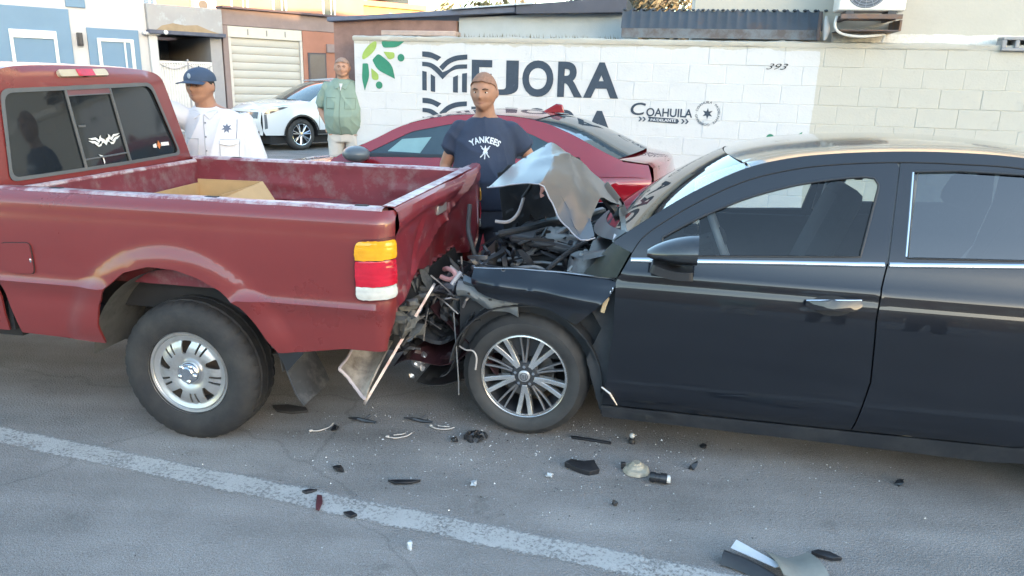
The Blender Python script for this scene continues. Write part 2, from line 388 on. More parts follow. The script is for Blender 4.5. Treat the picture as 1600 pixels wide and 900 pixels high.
# block paint: white mural ground up to u = -1.12, cream beyond and on the rough top course
def wall_paint():
    m = mat('painted_block', (.7, .7, .7), rough=.75, var=.035, scale=3, bump=.35, bscale=45, spec=.3)
    nt = m.node_tree; L = nt.links.new; b = nt.nodes['Principled BSDF']
    mx0 = b.inputs['Base Color'].links[0].from_node
    g = N(nt, 'ShaderNodeNewGeometry')
    sub = N(nt, 'ShaderNodeVectorMath', operation='SUBTRACT'); L(g.outputs['Position'], sub.inputs[0]); sub.inputs[1].default_value = WO
    dt = N(nt, 'ShaderNodeVectorMath', operation='DOT_PRODUCT'); L(sub.outputs[0], dt.inputs[0]); dt.inputs[1].default_value = We
    nz = N(nt, 'ShaderNodeTexNoise'); nz.inputs['Scale'].default_value = 5; nz.inputs['Detail'].default_value = 6; L(g.outputs['Position'], nz.inputs['Vector'])
    w_ = N(nt, 'ShaderNodeMath', operation='MULTIPLY_ADD'); L(nz.outputs['Fac'], w_.inputs[0]); w_.inputs[1].default_value = .06; L(dt.outputs['Value'], w_.inputs[2])
    r = N(nt, 'ShaderNodeMapRange'); r.inputs[1].default_value = -1.095; r.inputs[2].default_value = -1.085; L(w_.outputs[0], r.inputs[0])
    sp = N(nt, 'ShaderNodeSeparateXYZ'); L(g.outputs['Position'], sp.inputs[0])
    z_ = N(nt, 'ShaderNodeMath', operation='MULTIPLY_ADD'); L(nz.outputs['Fac'], z_.inputs[0]); z_.inputs[1].default_value = .12; L(sp.outputs[2], z_.inputs[2])
    rz_ = N(nt, 'ShaderNodeMapRange'); rz_.inputs[1].default_value = 2.155; rz_.inputs[2].default_value = 2.165; L(z_.outputs[0], rz_.inputs[0])
    mxx = N(nt, 'ShaderNodeMath', operation='MAXIMUM'); L(r.outputs[0], mxx.inputs[0]); L(rz_.outputs[0], mxx.inputs[1])
    # second, slightly different white where the paint was patched
    vp = N(nt, 'ShaderNodeTexNoise'); vp.inputs['Scale'].default_value = 1.2; L(g.outputs['Position'], vp.inputs['Vector'])
    w2 = N(nt, 'ShaderNodeMix', data_type='RGBA'); L(vp.outputs['Fac'], w2.inputs[0]); w2.inputs[6].default_value = (.56, .575, .59, 1); w2.inputs[7].default_value = (.63, .64, .65, 1)
    cm = N(nt, 'ShaderNodeMix', data_type='RGBA'); L(mxx.outputs[0], cm.inputs[0]); L(w2.outputs[2], cm.inputs[6]); cm.inputs[7].default_value = (.50, .49, .44, 1)
    # fine dirt
    n2 = N(nt, 'ShaderNodeTexNoise'); n2.inputs['Scale'].default_value = 14; n2.inputs['Detail'].default_value = 9; n2.inputs['Roughness'].default_value = .7; L(g.outputs['Position'], n2.inputs['Vector'])
    d = N(nt, 'ShaderNodeMapRange'); d.inputs[1].default_value = .25; d.inputs[2].default_value = .42; d.inputs[3].default_value = .86; d.inputs[4].default_value = 1; L(n2.outputs['Fac'], d.inputs[0])
    dm = N(nt, 'ShaderNodeMix', data_type='RGBA', blend_type='MULTIPLY'); dm.inputs[0].default_value = 1; L(cm.outputs[2], dm.inputs[6]); L(d.outputs[0], dm.inputs[7])
    L(dm.outputs[2], mx0.inputs[6])
    return m
M_wall = wall_paint()
wall = thing('block_wall', 'long concrete block wall painted with a white mural and left cream at its right end', 'wall', tuple(WO), 0)
def WB(): return MB()
def wbox(mb, u0, u1, v0, v1, z0, z1):
    V = [WP(u, v, z) for u in (u0, u1) for v in (v0, v1) for z in (z0, z1)]
    mb.add(V, [(0, 1, 3, 2), (4, 6, 7, 5), (0, 4, 5, 1), (2, 3, 7, 6), (0, 2, 6, 4), (1, 5, 7, 3)]); return mb
# mortar core behind the blocks (same paint: joints were painted over)
core = wbox(MB(), -6.48, 5.2, .0042, .145, .13, 2.13); core.build('mortar', M_wall, wall)
# block mesh in wall directions
def block_mesh(L_, H_, seed):
    random.seed(seed); mb = MB(); c = .0035; d = .03
    rings = [(0, 0, d), (0, 0, .004), (c, c * .8, 0)]
    V = []
    for (iu, iz, v) in rings:
        V += [WP(-L_ / 2 + iu, v, -H_ / 2 + iz), WP(L_ / 2 - iu, v, -H_ / 2 + iz), WP(L_ / 2 - iu, v, H_ / 2 - iz), WP(-L_ / 2 + iu, v, H_ / 2 - iz)]
    V = [tuple(Vector(v) + Vector((0, random.uniform(-.0009, .0009), 0))) for v in V]
    F = [(a * 4 + i, a * 4 + (i + 1) % 4, (a + 1) * 4 + (i + 1) % 4, (a + 1) * 4 + i) for a in range(2) for i in range(4)] + [(8, 9, 10, 11)]
    mb.add(V, F); me = bpy.data.meshes.new('block'); me.from_pydata(mb.v, [], mb.f); me.update()
    bm = bmesh.new(); bm.from_mesh(me); bmesh.ops.recalc_face_normals(bm, faces=bm.faces)
    if sum((f.normal for f in bm.faces), Vector()).dot(Wn) > 0: bmesh.ops.reverse_faces(bm, faces=bm.faces)
    bm.to_mesh(me); bm.free()
    me.materials.append(M_wall); me.shade_smooth()
    try: me.set_sharp_from_angle(angle=radians(20))
    except Exception: pass
    return me
full = [block_mesh(.393, .194, i) for i in range(4)]; half = [block_mesh(.193, .194, 9 + i) for i in range(2)]
far = MB()
rng = random.Random(3)
for r in range(10):
    z = .13 + .1 + r * .2
    u = -6.48; k = 0
    while u < 5.1:
        L_ = .2 if (k == 0 and r % 2) else .4
        uc = u + L_ / 2
        dv = rng.uniform(-.0022, .0022)
        vis = -6.5 < uc < 1.3 and r >= 3 and z > .72 - max(0, (uc + 4)) * -.0
        if vis:
            me = (half if L_ < .3 else full)[rng.randrange(2 if L_ < .3 else 4)]
            o = bpy.data.objects.new('block', me); COL.objects.link(o); o.parent = wall; o.location = WP(uc, dv, z)
            o.rotation_euler = (rng.uniform(-.002, .002), rng.uniform(-.0025, .0025), rng.uniform(-.003, .003))
        else: wbox(far, uc - L_ / 2 + .005, uc + L_ / 2 - .005, dv, .03, z - .096, z + .096)
        u += L_; k += 1
tag(far.build('block_courses', M_wall, wall, bev=.004), kind='stuff')
# rough mortar cap along the top
cap = MB(); nn = 240
def capf(a, b):
    u = -6.49 + 11.7 * a; p = Vector((u * 3.2, b * 3, 0)); n_ = noise.noise(p) * .014 + noise.noise(p * 5) * .007
    prof = [(-.004, 2.125), (-.012 - n_, 2.14), (-.014 + n_, 2.178 + n_), (.03, 2.19 + n_ * 1.4), (.1, 2.192 - n_), (.147, 2.17)]
    v, z = prof[int(round(b * 5))]; return WP(u, v, z)
cap.grid(capf, nn, 5).build('wall_cap', M_wall, wall, smooth=True, angle=50)

# mural lettering and emblems, painted on the blocks (flat print)
M_navy = mat('mural_navy_paint', (.035, .055, .085), rough=.7, var=.2, scale=12, col2=(.09, .12, .16), cscale=22, cthr=.68, csoft=.08)
M_gdk = mat('mural_green_paint', (.03, .21, .13), rough=.7, var=.12, scale=12)
M_glt = mat('mural_lime_paint', (.30, .43, .10), rough=.7, var=.12, scale=12)
M_blk = mat('mural_black_paint', (.03, .032, .035), rough=.7)
mural = []
def wfit(name, body, u0_, u1_, z0, z1, m, offset=0, shear=0, space=1.0, v=-.0045):
    raw = text_mesh(name, body, 1, lambda x, y: (x, y, 0), m, offset=offset, shear=shear, space=space)
    xs = [q.co.x for q in raw.data.vertices]; ys = [q.co.y for q in raw.data.vertices]
    a, b, c, d = min(xs), max(xs), min(ys), max(ys)
    for q in raw.data.vertices:
        q.co = Vector(WP(u0_ + (q.co.x - a) / (b - a) * (u1_ - u0_), v, z0 + (q.co.y - c) / (d - c) * (z1 - z0)))
    raw.parent = wall; return raw
def wpoly(name, polys, m, v=-.0045):
    mb = MB()
    for i, p in enumerate(polys):
        n = len(p); mb.add([WP(q[0], v - .00012 * i, q[1]) for q in p], [tuple(range(n))])
    o = mb.build(name, m, wall); return o
for dz, zlo in ((0, 0), (-.537, 0)):
    for ch, a_, b_, of_ in (('E', -4.99, -4.735, .035), ('J', -4.70, -4.42, .035), ('O', -4.375, -4.005, .035), ('R', -3.955, -3.66, .035), ('A', -3.65, -3.245, .035)):
        wfit('mural_letter', ch, a_, b_, (1.538 if ch != 'O' else 1.53) + dz, (1.932 if ch != 'O' else 1.94) + dz, M_navy, offset=of_)
    # icon: open pages over four bars forming the letter M
    def I(x, y): return (-5.606 + .56 * x, 2.016 - .466 * y + dz)
    def band(top, bot): return [I(*p) for p in crv(top, 5)] + [I(*p) for p in reversed(crv(bot, 5))]
    ic = [band([(0, 0), (.2, .02), (.43, .13)], [(0, .13), (.2, .155), (.34, .23)]),
          band([(.38, .37), (.55, .19), (.75, .09), (1, .055)], [(.46, .46), (.6, .30), (.78, .21), (1, .175)]),
          band([(0, .255), (.2, .28), (.36, .39), (.455, .5)], [(0, .36), (.17, .39), (.32, .52), (.455, .68)]),
          band([(.455, .5), (.58, .44), (.75, .32), (1, .295)], [(.455, .68), (.62, .50), (.78, .42), (1, .40)]),
          [I(0, .48), I(.10, .50), I(.10, .97), I(0, .96)], [I(.19, .55), I(.29, .62), I(.29, 1), I(.19, .985)],
          [I(.69, .62), I(.80, .56), I(.80, 1), I(.69, .995)], [I(.89, .525), I(1, .505), I(1, .99), I(.89, .985)]]
    wpoly('mural_emblem', ic, M_navy)
def curved(p): return [tuple(q) for q in crv(p, 4, closed=True)]
def circ(u, z, r): return [(u + r * cos(2 * pi * i / 20), z + r * sin(2 * pi * i / 20)) for i in range(20)]
wpoly('mural_leaf', [fillet([(-6.125, 2.125), (-5.80, 2.15), (-5.92, 2.055), (-6.105, 2.05)], [.03, .01, .06, .05])], M_gdk)
wpoly('mural_leaf', [curved([(-6.191, 2.12), (-6.198, 2.039), (-6.279, 1.956), (-6.366, 1.91), (-6.362, 1.985), (-6.275, 2.085)])], M_glt)
wpoly('mural_leaf', [fillet([(-6.10, 2.005), (-5.956, 1.998), (-5.955, 1.935), (-6.03, 1.908)], [.01, .03, .05, .04])], M_glt)
wpoly('mural_leaf', [fillet([(-6.245, 1.905), (-6.165, 1.985), (-5.99, 1.86), (-5.955, 1.69), (-6.18, 1.79)], [.02, .04, .09, .005, .09])], M_gdk)
wpoly('mural_leaf', [fillet([(-6.372, 1.862), (-6.300, 1.866), (-6.285, 1.72), (-6.352, 1.54), (-6.385, 1.68)], [.01, .02, .06, .01, .05])], M_gdk)
wpoly('mural_leaf', [fillet([(-6.262, 1.81), (-6.17, 1.745), (-6.165, 1.67), (-6.255, 1.672)], [.01, .03, .05, .04])], M_glt)
wpoly('mural_leaf', [circ(-5.875, 1.938, .044)], M_gdk); wpoly('mural_leaf', [circ(-6.162, 1.612, .044)], M_gdk)
wpoly('mural_leaf', [circ(-1.535, 1.165, .042)], M_gdk); wpoly('mural_leaf', [[(-1.31, 1.165), (-1.20, 1.245), (-1.23, 1.12), (-1.27, 1.08)]], M_gdk)
wfit('mural_lettering', 'C', -3.095, -2.925, 1.362, 1.502, M_navy, offset=.012, shear=.15)
wfit('mural_lettering', 'OAHUILA', -2.915, -2.40, 1.352, 1.447, M_navy, offset=.02)
wpoly('mural_ribbon', [[(-2.895, 1.295), (-2.875, 1.322), (-2.895, 1.349), (-2.56, 1.335), (-2.54, 1.308), (-2.56, 1.281)]] +
      [[(x, 1.345), (x + .018, 1.345), (x + .042, 1.319), (x + .018, 1.293), (x, 1.293), (x + .024, 1.319)] for x in (-3.0, -2.955)] +
      [[(x, 1.335), (x + .018, 1.335), (x + .042, 1.309), (x + .018, 1.283), (x, 1.283), (x + .024, 1.309)] for x in (-2.52, -2.475)], M_navy)
wfit('mural_lettering', "PA'DELANTE", -2.86, -2.575, 1.300, 1.330, mat('mural_white_paint', (.75, .77, .8), rough=.7), offset=.01, v=-.0062)
st = []
for i in range(12):
    a = pi / 2 + i * pi / 6; r = .062 if i % 2 == 0 else .026; st.append((-2.235 + r * cos(a), 1.405 + r * sin(a)))
wpoly('mural_badge', [st], M_navy)
ring = text_mesh('mural_lettering', '\u00b7 COAHUILA \u00b7 PA\'DELANTE \u00b7 GOBIERNO ', 1, lambda x, y: (x, y, 0), M_navy, offset=.01)
xs = [q.co.x for q in ring.data.vertices]; a0_, b0_ = min(xs), max(xs)
for q in ring.data.vertices:
    t = (q.co.x - a0_) / (b0_ - a0_) * 2 * pi * .985; rd = .112 + q.co.y * .036; q.co = Vector(WP(-2.235 + rd * cos(pi - t), -.0045, 1.405 + rd * sin(pi - t)))
ring.parent = wall
wfit('house_number', '393', -1.66, -1.435, 1.895, 1.957, M_blk, offset=-.004, shear=.45)

# ---- tall cream house rising behind and above the wall at the right
M_cream = mat('cream_plaster', (.50, .485, .43), rough=.85, var=.05, scale=1.5, bump=.25, bscale=30, col2=(.45, .44, .395), cscale=1.6, cthr=.62, csoft=.12)
house = thing('plaster_house', 'tall plain cream plastered house rising above the right end of the block wall', 'house', tuple(WO))
hb = wbox(MB(), -2.48, 6.5, .20, 5.5, .13, 6.2); hb.build('wall', M_cream, house, bev=.01)
roughp = MB()
def rf(a, b):
    u = -1.0 + 6.1 * a; p = Vector((u * 4, b * 2, 3)); n_ = noise.noise(p) * .02 + noise.noise(p * 4) * .012
    return WP(u, .198 - (.03 + .02 * abs(n_) * 10) * (1 - b) * (1 if b < .9 else 0) - (0 if b > .9 else n_ * .6), 2.17 + .12 * b * (1 + n_ * 6))
roughp.grid(rf, 160, 3).build('rough_mortar', mat('rough_mortar', (.66, .64, .58), rough=.95, var=.2, scale=30, bump=.5, bscale=60), house, smooth=True, angle=50)
# open vent block set on the wall
M_cb = mat('grey_block', (.34, .34, .35), rough=.9, var=.15, scale=12, bump=.4)
vb = thing('vent_block', 'grey hollow ventilation block on top of the cream wall at the right edge', 'vent block', tuple(WO))
q = MB(); z0, z1 = 2.125, 2.26
wbox(q, .60, 1.02, -.05, .12, z0, z0 + .03); wbox(q, .60, 1.02, -.05, .12, z1 - .03, z1)
for u_ in (.60, .718, .862, .98): wbox(q, u_, u_ + .04, -.048, .12, z0 + .03, z1 - .03)
q.build('block_shell', M_cb, vb, bev=.006)
wbox(MB(), .63, .99, .115, .125, z0 + .02, z1 - .02).build('block_back', M_cream, vb)

# ---- air conditioner outdoor unit
ac = thing('air_conditioner', 'white outdoor air conditioning unit on a bracket above the cream wall', 'air conditioner', tuple(WO))
M_acw = mat('off_white_metal', (.72, .72, .69), rough=.45, var=.06, scale=5)
M_dk = mat('dark_grey_metal', (.06, .065, .075), rough=.5, metal=.3)
wbox(MB(), -1.06, -.42, -.30, -.02, 2.475, 2.98).build('housing', M_acw, ac, bev=.018)
def disc_w(u, z, r, v, n=32): return [(u + r * cos(2 * pi * i / n), z + r * sin(2 * pi * i / n)) for i in range(n)]
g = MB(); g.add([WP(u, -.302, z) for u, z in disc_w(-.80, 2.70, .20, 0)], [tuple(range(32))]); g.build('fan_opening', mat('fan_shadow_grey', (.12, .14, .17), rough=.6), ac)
gr = MB()
for k in range(1, 8):
    r = .2 * k / 7.3; gr.tube([WP(-.80 + r * cos(2 * pi * i / 32), -.308, 2.70 + r * sin(2 * pi * i / 32)) for i in range(33)], .0028, 4, cap=False)
for k in range(8):
    a = pi * k / 8; gr.tube([WP(-.8 + .2 * cos(a), -.306, 2.7 + .2 * sin(a)), WP(-.8 - .2 * cos(a), -.306, 2.7 - .2 * sin(a))], .0025, 4)
gr.build('fan_grille', mat('grille_wire', (.35, .38, .42), rough=.5), ac)
wbox(MB(), -.57, -.44, -.312, -.30, 2.60, 2.80).build('service_cover', M_acw, ac, bev=.004)
ft = MB(); wbox(ft, -.98, -.90, -.30, -.04, 2.445, 2.474); wbox(ft, -.58, -.50, -.30, -.04, 2.445, 2.474); ft.build('foot', M_dk, ac)
br = MB(); wbox(br, -1.02, -.44, -.31, -.27, 2.40, 2.444); wbox(br, -1.02, -.44, -.06, -.02, 2.40, 2.444)
for u_ in (-.97, -.52): wbox(br, u_, u_ + .04, -.268, .195, 2.402, 2.442)
wbox(br, -1.0, -.42, -.24, .196, 2.29, 2.30); wbox(br, -.44, -.42, -.24, .196, 2.30, 2.398)
br.build('bracket', mat('rusty_bracket', (.12, .11, .12), rough=.7, var=.3, col2=(.2, .12, .08), cscale=8), ac)
pp = MB(); pp.tube([WP(*p) for p in crv([(-1.04, -.2, 2.43), (-1.05, -.22, 2.33), (-.98, -.22, 2.26), (-.80, -.2, 2.235), (-.62, -.16, 2.25), (-.54, -.1, 2.26), (-.545, -.08, 2.19)], 6)], .014, 8)
pp.build('pipe', mat('insulated_pipe', (.6, .6, .58), rough=.7), ac, smooth=True)
pp = MB(); pp.tube([WP(*p) for p in crv([(-.43, .15, 2.31), (-.40, .17, 2.40), (-.395, .185, 2.6), (-.38, .19, 3.2)], 5)], .008, 6); pp.build('cable', M_blk, ac)

# ---- dark corrugated awning over the wall
M_cor = mat('weathered_corrugated_sheet', (.055, .07, .09), rough=.55, var=.25, scale=3, metal=.2, col2=(.10, .07, .06), cscale=4, cthr=.66)
aw = thing('corrugated_awning', 'dark blue-grey corrugated awning sheet leaning over the mural wall beside the air conditioner', 'awning', tuple(WO))
def awf(a, b):
    u = -3.27 + 2.15 * a; c = .014 * cos(2 * pi * u / .105); v = .16 - .19 * b + 0; z = 2.235 + .27 * (1 - b) 
    return WP(u, .02 + .20 * (1 - b) - c * .5 - .01, 2.20 + .315 * (1 - b) + c * .7 + (.012 * noise.noise(Vector((u * 2, 0, 0)))))
MB().grid(lambda a, b: WP(-3.27 + 2.15 * a, .19 - .12 * b, 2.505 - .20 * b + .012 * max(0, cos(2 * pi * (2.15 * a) / .105)) ** 3 * (1 - b) * 1.6 + .006 * cos(2 * pi * (2.15 * a) / .105)), 260, 4).build('corrugated_sheet', M_cor, aw, smooth=True, solid=.003)
wbox(MB(), -3.26, -1.14, .06, .10, 2.21, 2.31).build('lower_fascia', mat('grey_blue_board', (.16, .19, .22), rough=.7, var=.2, col2=(.1, .09, .09), cscale=6), aw)
rb = MB()
for i in range(21):
    u_ = -3.24 + i * .1075; rb.sphere(WP(u_, .185, 2.518), (.022, .022, .014), 8, 5)
rb.build('ridge_cap', M_cor, aw, smooth=True)
wr = thing('cloth_bundle', 'crumpled white cloth stuffed beside the awning end under the air conditioner', 'cloth', tuple(WO))
def clf(a, b):
    t = a * 2 * pi; p = Vector((cos(t), sin(t), b * 3)); r = .05 * (1 + .35 * noise.noise(p * 2)) * sin(pi * min(.97, max(.05, b))) ** .5
    return WP(-1.10 + r * cos(t) * .7 + .01 * sin(b * 5), .0 + r * sin(t) * .7, 2.205 + .24 * b)
MB().grid(clf, 16, 10).build('cloth', mat('dirty_white_cloth', (.6, .6, .6), rough=.9, var=.15), wr, smooth=True)
MB().tube([WP(-1.17, -.02, 2.2), WP(-1.17, -.02, 2.49)], .02, 8).build('post', mat('brown_post', (.10, .08, .08), rough=.8), aw)

# ---- low shed behind the wall (grey wall, dark sloping roof edge)
sh = thing('shed', 'low grey-blue shed with dark sloping roof edge behind the mural wall', 'shed', tuple(WO))
M_shw = mat('grey_blue_plaster', (.42, .47, .50), rough=.85, var=.12, scale=2, bump=.2)
V = [WP(-5.3, .5, .14), WP(-3.27, .5, .14), WP(-3.27, .5, 2.53), WP(-5.3, .5, 2.44)]; V2 = [tuple(Vector(v) + Wn * 3) for v in V]
MB().add(V + V2, [(0, 1, 2, 3), (7, 6, 5, 4), (0, 4, 5, 1), (1, 5, 6, 2), (2, 6, 7, 3), (3, 7, 4, 0)]).build('wall', M_shw, sh)
def slab(mb, u0_, z0_, t0, u1_, z1_, t1, v0, v1):
    V = [WP(u0_, v0, z0_ - t0), WP(u1_, v0, z1_ - t1), WP(u1_, v0, z1_), WP(u0_, v0, z0_)]; V2 = [tuple(Vector(v) + Wn * (v1 - v0)) for v in V]
    return mb.add(V + V2, [(0, 1, 2, 3), (7, 6, 5, 4), (0, 4, 5, 1), (1, 5, 6, 2), (2, 6, 7, 3), (3, 7, 4, 0)])
M_rf = mat('dark_roof_felt', (.07, .075, .10), rough=.6, var=.2, scale=4)
slab(MB(), -4.55, 2.575, .10, -3.24, 2.67, .17, .33, 3.6).build('roof', M_rf, sh, bev=.006)
slab(MB(), -7.0, 2.42, .05, -4.56, 2.565, .07, .36, 3.6).build('roof_slab', mat('dull_blue_roof_edge', (.11, .13, .19), rough=.5, var=.2), sh, bev=.006)
slab(MB(), -5.35, 2.53, .012, -4.35, 2.602, .018, .30, 3.0).build('roof_sheet', mat('pale_roof_sheet', (.55, .6, .64), rough=.4, metal=.3), sh)
wbox(MB(), -6.2, -5.25, .18, .42, 2.20, 2.262).build('tile_course', mat('pale_brick_coping', (.42, .33, .29), rough=.9, var=.2, scale=9), sh, bev=.01)
wbox(MB(), -6.95, -5.32, .45, .6, .14, 2.40).build('side_wall', mat('brown_brick_plaster', (.24, .15, .13), rough=.9, var=.25, scale=6), sh)
sb = MB(); rs = random.Random(5)
for i in range(150):
    u_ = rs.uniform(-5.2, -3.3); h = rs.uniform(.015, .06); x = WP(u_, .02 + rs.uniform(0, .1), 2.185)
    a = Vector(x); sb.add([a, a + We * .008, a + Vector((rs.uniform(-.01, .01), 0, h))], [(0, 1, 2)])
tag(sb.build('wall_weeds', mat('dry_weed', (.16, .15, .10), rough=.9)), 'thin dry weeds and shards along the top of the mural wall', 'weeds', kind='stuff').location = WO

# ================================================================== FAR SIDE OF THE STREET (left), frame F: u right along the facades, v into them
FO = (-8.6, 22, 0); FR = radians(42)
def fth(name, label, cat, group=None): return thing(name, label, cat, FO, FR, group)
M_white = mat('white_plaster', (.54, .54, .545), rough=.85, var=.04, scale=1, bump=.15)
M_blue = mat('blue_plaster', (.17, .27, .38), rough=.85, var=.06, scale=1)
M_frame = mat('white_window_frame', (.78, .78, .76), rough=.5)
M_pane = mat('dim_window_pane', (.07, .085, .09), rough=.12, spec=.6, var=.2, scale=1)
M_curt = mat('brown_curtain_pane', (.17, .12, .12), rough=.25, spec=.6)
hs = fth('painted_house', 'white house with sky-blue panels around its two windows at the left', 'house')
MB().bx(-12, -1.80, 0, 7, 0, 7.5).build('wall', M_white, hs)
MB().bx(-12, -3.62, -.05, -.001, .9, 3.16).build('blue_panel', M_blue, hs, bev=.01)
MB().bx(-3.26, -2.03, -.05, -.001, .9, 2.76).build('blue_panel', M_blue, hs, bev=.01)
MB().bx(-3.66, -3.22, -.05, -.001, 3.22, 5).build('blue_panel', M_blue, hs, bev=.01)
MB().bx(-1.798, -1.58, -.12, .6, 0, 2.66).build('corner_pier', M_white, hs, bev=.02)
MB().bx(-1.95, -1.5, -.2, .6, 2.664, 2.74).build('pier_cap', M_white, hs, bev=.02)
def window(par, u0_, u1_, z0, z1, pane, fw_=.07, v=-.09, mull=True, topband=0):
    f = MB(); f.bx(u0_, u1_, v, v + .08, z1 - fw_ - topband, z1); f.bx(u0_, u1_, v - .02, v + .08, z0, z0 + fw_)
    f.bx(u0_, u0_ + fw_, v, v + .08, z0 + fw_, z1 - fw_ - topband); f.bx(u1_ - fw_, u1_, v, v + .08, z0 + fw_, z1 - fw_ - topband)
    if mull: f.bx(u1_ - fw_ - .16, u1_ - fw_ - .12, v + .01, v + .07, z0 + fw_, z1 - fw_ - topband)
    o = f.build('window', M_frame, par, bev=.006)
    MB().bx(u0_ + fw_ * .9, u1_ - fw_ * .9, v + .045, v + .06, z0 + fw_ * .9, z1 - (fw_ + topband) * .9).build('pane', pane, o); return o
window(hs, -4.95, -3.95, 1.70, 2.62, M_curt, mull=False, topband=.12)
window(hs, -3.05, -2.18, 1.68, 2.52, M_pane, fw_=.08)
window(hs, -6.9, -5.9, 1.70, 2.62, M_curt, mull=False, topband=.12)
sc = MB(); sc.bx(-3.50, -3.38, -.14, -.001, 2.30, 2.62); sc.bx(-3.48, -3.40, -.17, -.141, 2.33, 2.59); sc.build('wall_lamp', mat('black_lantern', (.05, .05, .055), rough=.4), hs, bev=.01)
# carport
M_grey = mat('grey_render', (.34, .335, .345), rough=.9, var=.12, scale=2, bump=.2)
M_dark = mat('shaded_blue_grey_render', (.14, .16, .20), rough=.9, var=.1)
cp = fth('carport', 'grey concrete carport with a tan patched beam beside the garage', 'carport')
MB().bx(-1.79, .20, -.12, 4, 2.80, 3.46).build('beam', mat('patched_grey_render', (.36, .355, .36), rough=.9, var=.08, scale=2, bump=.2, col2=(.42, .44, .46), cscale=1.4, cthr=.58, csoft=.03), cp, bev=.02)
pt = MB(); pt.add([(x, -.125, z) for x, z in [(-1.6, 2.80), (.1, 2.80), (-.2, 2.88), (-.5, 2.99), (-.85, 2.96), (-1.15, 3.0), (-1.45, 2.92)]], [tuple(range(7))]); pt.build('exposed_render', mat('tan_exposed_render', (.34, .26, .17), rough=.95, var=.15), cp)
MB().bx(-1.82, .21, -.30, .1, 2.70, 2.796).build('lintel', mat('dark_lintel', (.10, .11, .15), rough=.8, var=.2), cp, bev=.01)
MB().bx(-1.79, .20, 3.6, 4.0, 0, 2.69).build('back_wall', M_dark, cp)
MB().bx(-.14, .18, .0, 3.6, 0, 2.69).build('side_wall', M_grey, cp)
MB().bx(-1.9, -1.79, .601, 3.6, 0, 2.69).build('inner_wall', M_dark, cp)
MB().sphere((-1.42, -.33, 2.74), .06).build('lamp', M_frame, cp, smooth=True)
# white iron gate
gt = fth('iron_gate', 'white iron gate with curved top rails closing the carport', 'gate')
M_gw = mat('white_gate_paint', (.74, .74, .73), rough=.5, var=.08)
for k, (a, b) in enumerate(((-1.56, -.84), (-.80, -.15))):
    fr = MB(); fr.bx(a, b, -.03, .0, .12, .16); fr.bx(a, b, -.03, .0, 1.96, 2.02); fr.bx(a, a + .03, -.03, .0, .16, 1.96); fr.bx(b - .03, b, -.03, .0, .16, 1.96)
    leaf = fr.build('gate_leaf', M_gw, gt)
    MB().tube([(a + (b - a) * i / 12, -.045, 1.93 - .12 * sin(pi * i / 12)) for i in range(13)], .014, 6).build('curved_rail', mat('grey_gate_rail', (.4, .4, .42), rough=.6), leaf)
    n_ = 10; bars0 = MB().bx(-.011, .011, -.011, .011, .161, 1.958); 
    first = bars0.build('bar', M_gw, leaf); first.location = (a + .05, -.015, 0)
    for i in range(1, n_):
        c = first.copy(); COL.objects.link(c); c.parent = leaf; c.location = (a + .05 + (b - a - .1) * i / (n_ - 1), -.015, 0)
    MB().bx(a + .03, b - .03, .002, .006, .16, 1.95).build('backing_sheet', mat('cream_gate_sheet', (.62, .62, .61), rough=.7), leaf)
MB().bx(-.845, -.795, -.05, .02, 0, 2.08).build('gate_post', mat('grey_gate_post', (.33, .33, .35), rough=.6), gt)
# garage with roller shutter
M_brn = mat('brown_render', (.27, .21, .20), rough=.9, var=.15, scale=2)
M_org = mat('terracotta_render', (.36, .17, .12), rough=.9, var=.12, scale=2, bump=.2)
M_shut = mat('cream_shutter', (.49, .475, .43), rough=.55, var=.06, scale=2)
ga = fth('garage', 'garage with a cream roller shutter, brown fascia and terracotta side wall', 'garage')
MB().bx(.20, 4.3, -.02, 6, 3.05, 3.50).build('fascia', M_brn, ga, bev=.02)
MB().bx(.19, 4.5, -.2, .3, 3.504, 3.56).build('roof_edge', mat('dark_roof_edge', (.12, .09, .10), rough=.8), ga)
MB().bx(.215, .37, -.03, 6, 0, 3.046).build('pier', M_brn, ga, bev=.01)
MB().bx(2.66, 4.3, -.03, 6, 0, 3.046).build('side_wall', M_org, ga)
MB().bx(.374, 2.656, .0, .2, 2.74, 3.046).build('shutter_box', mat('pale_lintel', (.58, .56, .50), rough=.8, var=.06), ga, bev=.01)
for x in (.95, 1.52, 2.1): MB().bx(x, x + .03, -.02, -.001, 2.82, 2.98).build('lintel_hook', M_conc, ga)
MB().bx(.374, .45, .0, .12, 0, 2.736).build('door_jamb', mat('pale_jamb', (.58, .56, .52), rough=.7), ga)
MB().bx(2.58, 2.656, .0, .12, 0, 2.736).build('door_jamb', MATS['pale_jamb'], ga)
sl0 = MB()
prof = [(.10, 0), (.085, .02), (.08, .11), (.085, .2), (.10, .22)]
sl0.grid(lambda a, b: (.452 + 2.126 * a, prof[int(round(b * 4))][0], prof[int(round(b * 4))][1]), 1, 4)
s0 = sl0.build('shutter_slat', M_shut, ga, smooth=True, angle=60); s0.location = (0, 0, .02)
for i in range(1, 12):
    c = s0.copy(); COL.objects.link(c); c.parent = ga; c.location = (0, 0, .02 + .227 * i)
wd = MB().bx(2.80, 3.42, -.06, -.031, 1.40, 2.42).build('window', mat('dark_window_frame', (.06, .055, .07), rough=.5), ga, bev=.01)
MB().bx(2.85, 3.37, -.068, -.061, 1.45, 2.37).build('pane', mat('dark_blue_pane', (.05, .06, .09), rough=.2), wd)
MB().bx(3.44, 4.3, -.10, -.031, 2.45, 2.70).build('awning_board', M_brn, ga)
MB().bx(4.1, 4.5, -.30, -.12, 0, 3.05).build('dark_pier', mat('plum_render', (.11, .09, .12), rough=.85, var=.1), ga, bev=.02)
